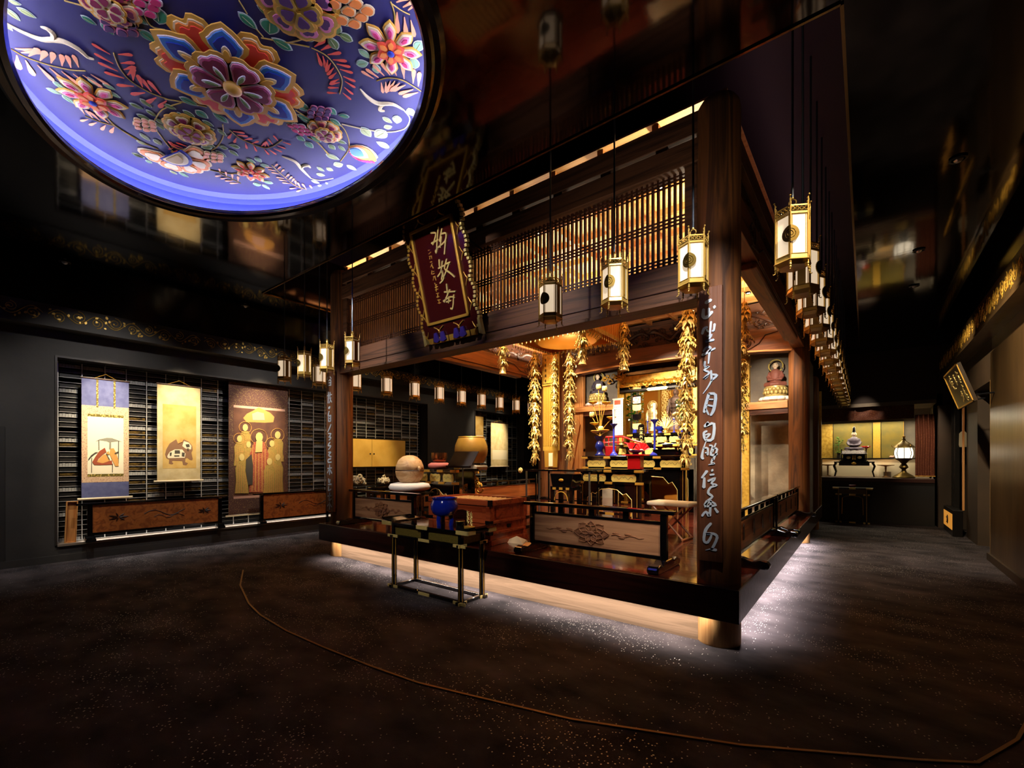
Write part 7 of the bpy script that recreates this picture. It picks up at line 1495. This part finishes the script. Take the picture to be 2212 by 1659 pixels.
for s_ in (-1, 1):
    for y in (-.13, .13): MB().tube([(s_ * .36, y, zt - .03), (s_ * .40, y, zt * .7), (s_ * .36, y, zt * .35), (s_ * .39, y, .012)], [.028, .024, .018, .014], 8).build('leg', LAC, st, smooth=60)
MB().box(-.3, .3, -.185, -.18, zt - .10, zt - .03).build('apron', LACM, st)
MB().ball((0, -.19, zt - .05), (.05, .012, .035), 8, 5).build('carved_boss', GOLDS, st)
pd = thing('black_plinth', 'black carved plinth with gilt bosses under the seated figure', 'plinth', (xt, 14.12, CZ + zt)); MB().box(-.24, .24, -.14, .14, 0, .04).build('base', LAC, pd); MB().box(-.22, .22, -.12, .12, .04, .17).build('body', LAC, pd, bevel=.006)
for x in (-.11, .11): MB().ball((x, -.122, .10), (.045, .008, .035), 8, 5).build('gilt_boss', GOLDPALE, pd)
for k in range(4): MB().box(-.03 + .02 * k - .004, -.03 + .02 * k + .004, -.126, -.12, .05, .16).build('gilt_bar', GOLDS, pd)
MB().box(-.25, .25, -.15, .15, .17, .19).build('top', LAC, pd)
zf = CZ + zt + .19
o = MB().prism([(-.26, 0), (.26, 0), (.24, .06), (.2, .085), (-.2, .085), (-.24, .06)], .26, (xt, 14.25, zf), (1, 0, 0), (0, 0, 1), (0, -1, 0)).build('white_seat_cloth', pattern('checked_cloth', '#e8e2d6', '#b8a8a0', 30, .8, 0, .3)); tag(o, 'pale patterned cloth seat under the seated figure in the alcove', 'cloth')
seated('seated robed figure with tall black hat in the lit end alcove', (xt, 14.12, zf + .085), .60, pbr('purple_robe', '#4a4048', .6), SKIN, None, base='none', hat=LACM)
for i, u in enumerate((1818, 1871)):
    q = PY(u, 1000, 14.0); t = thing('slim_candlestand', ['slim dark candlestand left of the seated figure', 'slim dark candlestand with red flower right of the seated figure'][i], 'candlestick', (q.x, 14.0, CZ + zt), 0, 'slim candlestands in the alcove')
    MB().lathe([(0, 0), (.045, 0), (.045, .015), (.012, .03), (.012, .28), (.03, .3), (0, .31)], 12).build('stand', LAC, t, smooth=45)
    if i: 
        mb = MB()
        for k in range(8): a = 2 * pi * k / 8; mb.tube([(0, 0, .31), (.05 * math.cos(a), .05 * math.sin(a), .36), (.09 * math.cos(a), .09 * math.sin(a), .37)], [.008, .022, .004], 5)
        mb.build('red_flower', REDL, t)
# green cone-shaped plant
q = PY(1816, 985, 14.25); t = thing('leafy_branch_vase', 'tall green leafy branch in vase left of the seated figure in the alcove', 'plant', (q.x - .05, 14.5, z0)); mb = MB(); rnd = random.Random(2); MB().lathe([(0, 0), (.05, 0), (.04, .1), (.05, .13), (0, .12)], 10).build('vase', LACM, t)
for k in range(90): a = rnd.random() * 6.28; zz = .12 + .42 * rnd.random(); r = .11 * math.sin(pi * (zz - .05) / .55) * math.sqrt(rnd.random()); p = Vector((r * math.cos(a), r * math.sin(a), zz)); d = Vector((math.cos(a), math.sin(a), .4)) * .05; q2 = Vector((-d.y, d.x, 0)) * .4; mb.add([p, p + d * .5 + q2, p + d, p + d * .5 - q2], [(0, 1, 2, 3)])
o = mb.build('leaves', GREEN, t); o['kind'] = 'stuff'; MB().tube([(0, 0, .1), (0, 0, .5)], .006, 5).build('stem', GREEND, t)
# round pedestal tables either side
for i, (u, v) in enumerate(((1776, 1003), (1904, 1004))):
    q = PY(u, 1029, 14.25); q.x = max(q.x, -.77) if i == 0 else q.x + .08; hh = PY(u, v, 14.25).z - CZ; o = MB().lathe([(0, 0), (.07, 0), (.07, .015), (.02, .03), (.014, .05), (.02, hh - .04), (.16, hh - .015), (.17, hh), (0, hh)], 20).build('pedestal_tray', W_TAN, smooth=45, loc=(q.x, 14.25, CZ)); tag(o, ['pale wooden pedestal tray at the left end of the alcove', 'pale wooden pedestal tray between seated figure and brass lantern'][i], 'stand', 'wooden pedestal trays in the alcove')
q = PY(1928, 993, 14.4); mb = MB()
for k in range(6): a = k * 1.05; mb.ball((.03 * math.cos(a), .03 * math.sin(a), .03), .028, 6, 5)
mb.lathe([(0, 0), (.03, 0), (.02, .03), (0, .03)], 8); tag(mb.build('pink_flower', pbr('pink_flower', '#e0a890', .6), smooth=60, loc=(q.x, 14.5, z0)), 'small pink flower dish on the alcove step left of the brass lantern', 'flower')
q = PY(1917, 1029, 14.3); o = MB().box(-.07, .07, -.004, .004, 0, .13).build('small_card', pbr('grey_card', '#a08c78', .7), loc=(q.x, 14.40, CZ)); tag(o, 'small grey card leaning under the step left of the brass lantern', 'card')
# big lit brass lantern
q = PY(1952, 1031, 13.9); bl = thing('standing_lantern', 'ornate dark bronze standing lantern glowing white on the alcove counter', 'lantern', (q.x, 13.85, CZ)); s_ = (1031 - 942) * mpp(1952, 13.85)
def sl(nm, prof, m, n=16): MB().lathe([(r * s_, z * s_) for r, z in prof], n).build(nm, m, bl, smooth=40)
sl('base', [(0, 0), (.20, 0), (.22, .02), (.18, .06), (.12, .10), (.06, .14), (.05, .17), (0, .17)], BRASSD, 12); sl('stem', [(0, .17), (.045, .17), (.04, .21), (.09, .26), (.07, .31), (.045, .35), (.10, .42), (.17, .46), (.19, .48), (0, .48)], BRASSD)
sl('globe', [(0, .485), (.15, .485), (.175, .56), (.175, .66), (.15, .725), (0, .725)], pbr('lantern_glow', '#fff6e0', .6, emit='#fff0d0', es=3.2), 20)
mb = MB()
for k in range(8): a = 2 * pi * k / 8; mb.tube([(.155 * s_ * math.cos(a), .155 * s_ * math.sin(a), .48 * s_), (.19 * s_ * math.cos(a), .19 * s_ * math.sin(a), .60 * s_), (.155 * s_ * math.cos(a), .155 * s_ * math.sin(a), .73 * s_)], .008, 5)
for k in range(24): a = 2 * pi * k / 24; mb.torus((.184 * s_ * math.cos(a), .184 * s_ * math.sin(a), (.55 if k % 2 else .66) * s_), .018 * s_, .003, 8, 4, (-math.sin(a), math.cos(a), 0))
mb.build('openwork_cage', BRASSD, bl, smooth=60); sl('roof', [(0, .73), (.19, .73), (.22, .74), (.20, .77), (.10, .86), (.05, .90), (.03, .93), (.04, .96), (.0, 1.0)], BRASSD, 12)
mb = MB()
for k in range(6): a = 2 * pi * k / 6; mb.tube([(.19 * s_ * math.cos(a), .19 * s_ * math.sin(a), .75 * s_), (.23 * s_ * math.cos(a), .23 * s_ * math.sin(a), .78 * s_), (.22 * s_ * math.cos(a), .22 * s_ * math.sin(a), .81 * s_)], .008, 5)
mb.ball((0, 0, 1.0 * s_), .03, 8, 6); mb.build('finial', GOLDS, bl)
# brown curtain: gathered panel at right, valance above
CUR = pattern('curtain_brocade', '#5e2f1c', '#7c4a2c', 40, .55, .1, .35)
def curtain(name, label, xa, xb, z0, z1, y, amp, n):
    t = thing(name, label, 'curtain', (0, y, 0), 0, 'brown curtains of the end alcove'); mb = MB(); M = 60
    vs = []; fs = []
    for j in range(9):
        for k in range(M + 1):
            x = xa + (xb - xa) * k / M; zz = z0 + (z1 - z0) * j / 8; yy = amp * math.sin(2 * pi * n * k / M + .6 * math.sin(j)) * (.6 + .4 * j / 8); vs.append((x, yy, zz))
    nv = len(vs); vs += [(p[0], p[1] + .008, p[2]) for p in vs]
    for j in range(8):
        for k in range(M): a = j * (M + 1) + k; fs += [(a, a + 1, a + M + 2, a + M + 1), (nv + a, nv + a + M + 1, nv + a + M + 2, nv + a + 1)]
    mb.add(vs, fs); mb.build('cloth', CUR, t, smooth=80); return t
q = PY(1977, 900, 13.56); c1 = curtain('side_curtain', 'brown brocade curtain gathered at the right side of the end alcove', q.x, 1.20, PY(2000, 1030, 13.56).z, PY(2000, 895, 13.56).z, 13.56, .03, 4)
mb = MB(); zf_ = PY(2000, 1030, 13.56).z
for k in range(24): mb.ball((q.x + (1.2 - q.x) * k / 23, -.01, zf_ + .012), .012, 5, 4)
mb.build('gold_fringe', GOLDS, c1)
c2 = curtain('valance', 'brown brocade valance across the top of the end alcove', -.93, PY(1975, 900, 13.58).x, PY(1860, 908, 13.58).z, 2.76, 13.60, .02, 5)
for x in (-.2, .45): MB().box(x - .012, x + .012, -.03, -.02, PY(1860, 908, 13.58).z, 2.76).build('tie_band', W_RED, c2)
MB().box(-.93, 1.2, -.012, .012, 2.745, 2.765).build('rod', LACM, c2)
# black and gold side table in front of the counter
q = PZ(1842, 1122, 0); xa, xb = PY(1812, 1100, 13.2).x, PY(1872, 1100, 13.2).x; t = thing('corridor_table', 'black table with gilt corner plates before the end counter', 'table', ((xa + xb) / 2, 13.2, 0)); a = (xb - xa) / 2; zt = PY(1842, 1053, 13.2).z
MB().box(-a - .12, a + .12, -.2, .2, zt - .03, zt).build('tabletop', LACM, t)
for x in (-a, a):
    for y in (-.15, .15): l = MB().box(x - .02, x + .02, y - .02, y + .02, 0, zt - .03).build('leg', LACM, t); MB().box(x - .004, x + .004, y - .024, y - .02, .05, zt - .05).build('gold_line', GOLDS, l)
    MB().box(x - .02, x + .02, -.2, .2, .0, .03).build('foot_rail', LACM, t)
for z in (zt - .17, .0): MB().box(-a, a, -.165, -.135, z, z + .03).build('rail', LACM, t)
MB().box(-a + .02, a - .02, -.15, -.14, zt - .14, zt - .03).build('apron', pbr('dark_gilt', '#4a3a1a', .4, .4), t)
for z in (zt - .035, zt - .175, -.003):
    for x in (-a - (.05 if z > zt - .1 else 0), 0, a + (.05 if z > zt - .1 else 0)): MB().box(x - .06, x + .06, -.205 if z > zt - .1 else -.17, -.13, z, z + .036).build('gilt_plate', GOLDPALE, t)
mb = MB(); mb.tube([(-a + .06, -.15, .2), (-a + .07, -.15, zt - .24), (-a + .13, -.15, zt - .2), (0, -.15, zt - .18), (a - .13, -.15, zt - .2), (a - .07, -.15, zt - .24), (a - .06, -.15, .2)], .008, 4); mb.build('arched_edge', GOLDS, t)
o = MB().prism([(-.05, 0), (.05, 0), (.07, .06), (-.07, .06)], .10, ((xa + xb) / 2, 13.25, zt), (1, 0, 0), (0, 0, 1), (0, -1, 0)).build('incense_box', REDD, bevel=.004); tag(o, 'small dark red box on the black table before the end counter', 'box')
# gilt vertical strip at the far right corner of the shrine
struct(MB().box(-.79, -.735, 11.55, 11.6, DK, 2.9).build('trim_20', GOLDP))
# tilted name plaque over the right opening
pB2 = Vector((1.225, 9.55, 2.28)); V2 = Vector((-.175, 0, .55)); H2 = V2.length; V2.normalize(); U2 = Vector((0, -1, 0)); N2 = U2.cross(V2)
if N2.x > 0: N2 = -N2
pl = thing('name_plaque', 'dark bronze plaque with gold writing tilted out over the right opening', 'plaque', pB2); fr2 = ((0, 0, 0), U2, V2, N2)
MB().prism([(-.65, 0), (.65, 0), (.65, H2), (-.65, H2)], .04, *fr2).build('board', pbr('plaque_brown', '#2e2010', .4, .2), pl)
mb = MB()
for a0, a1, c0, c1 in ((-.65, -.63, 0, H2), (.63, .65, 0, H2), (-.65, .65, 0, .02), (-.65, .65, H2 - .02, H2)): mb.prism([(a0, c0), (a1, c0), (a1, c1), (a0, c1)], .012, *fr2, z=.04)
mb.build('frame', GOLDS, pl)
def pl2(x, y):
    d = ray(1990 + x / 5.53, 760 + y / 5.53); t_ = (pB2 - CAM).dot(N2) / d.dot(N2); q = CAM + d * t_ - pB2; return (q.dot(U2), q.dot(V2), .022)
for ln in ([(380, 280), (390, 310)], [(400, 310), (385, 340), (410, 350)], [(395, 360), (415, 345)], [(405, 375), (430, 370), (415, 400)], [(430, 400), (450, 430)], [(445, 430), (465, 425)], [(430, 265), (435, 290)], [(440, 290), (450, 310)], [(455, 320), (462, 345)], [(470, 340), (480, 380)], [(455, 225), (475, 250)], [(480, 240), (470, 275)], [(490, 270), (505, 300)], [(500, 310), (520, 320)], [(510, 335), (525, 345)], [(530, 380), (548, 400)], [(545, 410), (555, 440)], [(565, 450), (575, 480)], [(580, 490), (600, 500)], [(590, 520), (615, 530)], [(600, 545), (615, 555)], [(525, 460), (535, 490)], [(540, 490), (530, 510)], [(550, 510), (555, 540)], [(560, 545), (558, 580)]):
    mb = MB(); mb.stroke([pl2(*p) for p in ln], *fr2, .008, .042); mb.build('letter', GOLDPALE, pl)
for y in (-.4, .4): MB().tube([(0, y, .1), (.22, y, .12)], .012, 6).build('bracket', IRON, pl)
# small lit floor sign
q0, q1 = PX(2040, 1140, 1.30), PX(2056, 1145, 1.30); ym = (q0.y + q1.y) / 2
t = thing('floor_lantern_sign', 'small black floor box with glowing amber panel and dark crest near the right opening', 'lantern', (1.32, ym, 0)); hy_ = abs(q0.y - q1.y) / 2 + .05
MB().box(-.02, .12, -hy_ - .06, hy_ + .06, 0, .50).build('case', LACM, t, bevel=.006); MB().box(-.026, -.018, -hy_, hy_, .12, .42).build('glow_panel', pbr('amber_glow', '#c98a3a', .6, emit='#d08a34', es=.75), t)
mb = MB(); mb.lathe([(0, 0), (.09, 0), (.09, .004), (0, .004)], 16); o = mb.build('crest', LACM, t); o.rotation_euler = (0, -pi / 2, 0); o.location = (-.026, 0, .27)
MB().torus((-.033, 0, .27), .055, .012, 16, 4, (0, 1, 0), (0, 0, 1), .6, 5.2).build('crest_ring', W_DARK, t)
# small paper lantern hanging inside the dark opening
q = PX(2062, 945, 1.46); zz = q.z
t = thing('wall_lantern', 'small pale wall lantern in the dark opening left of the wooden jamb', 'lantern', (1.50, 12.4, PX(2062, 968, 1.5).z)); MB().lathe([(0, 0), (.05, 0), (.06, .04), (.055, .26), (.03, .30), (0, .31)], 10).build('shade', pbr('dim_paper', '#b8a888', .7, emit='#a08a60', es=.15), t); MB().box(.04, .18, -.02, .02, .1, .16).build('bracket', IRON, t)
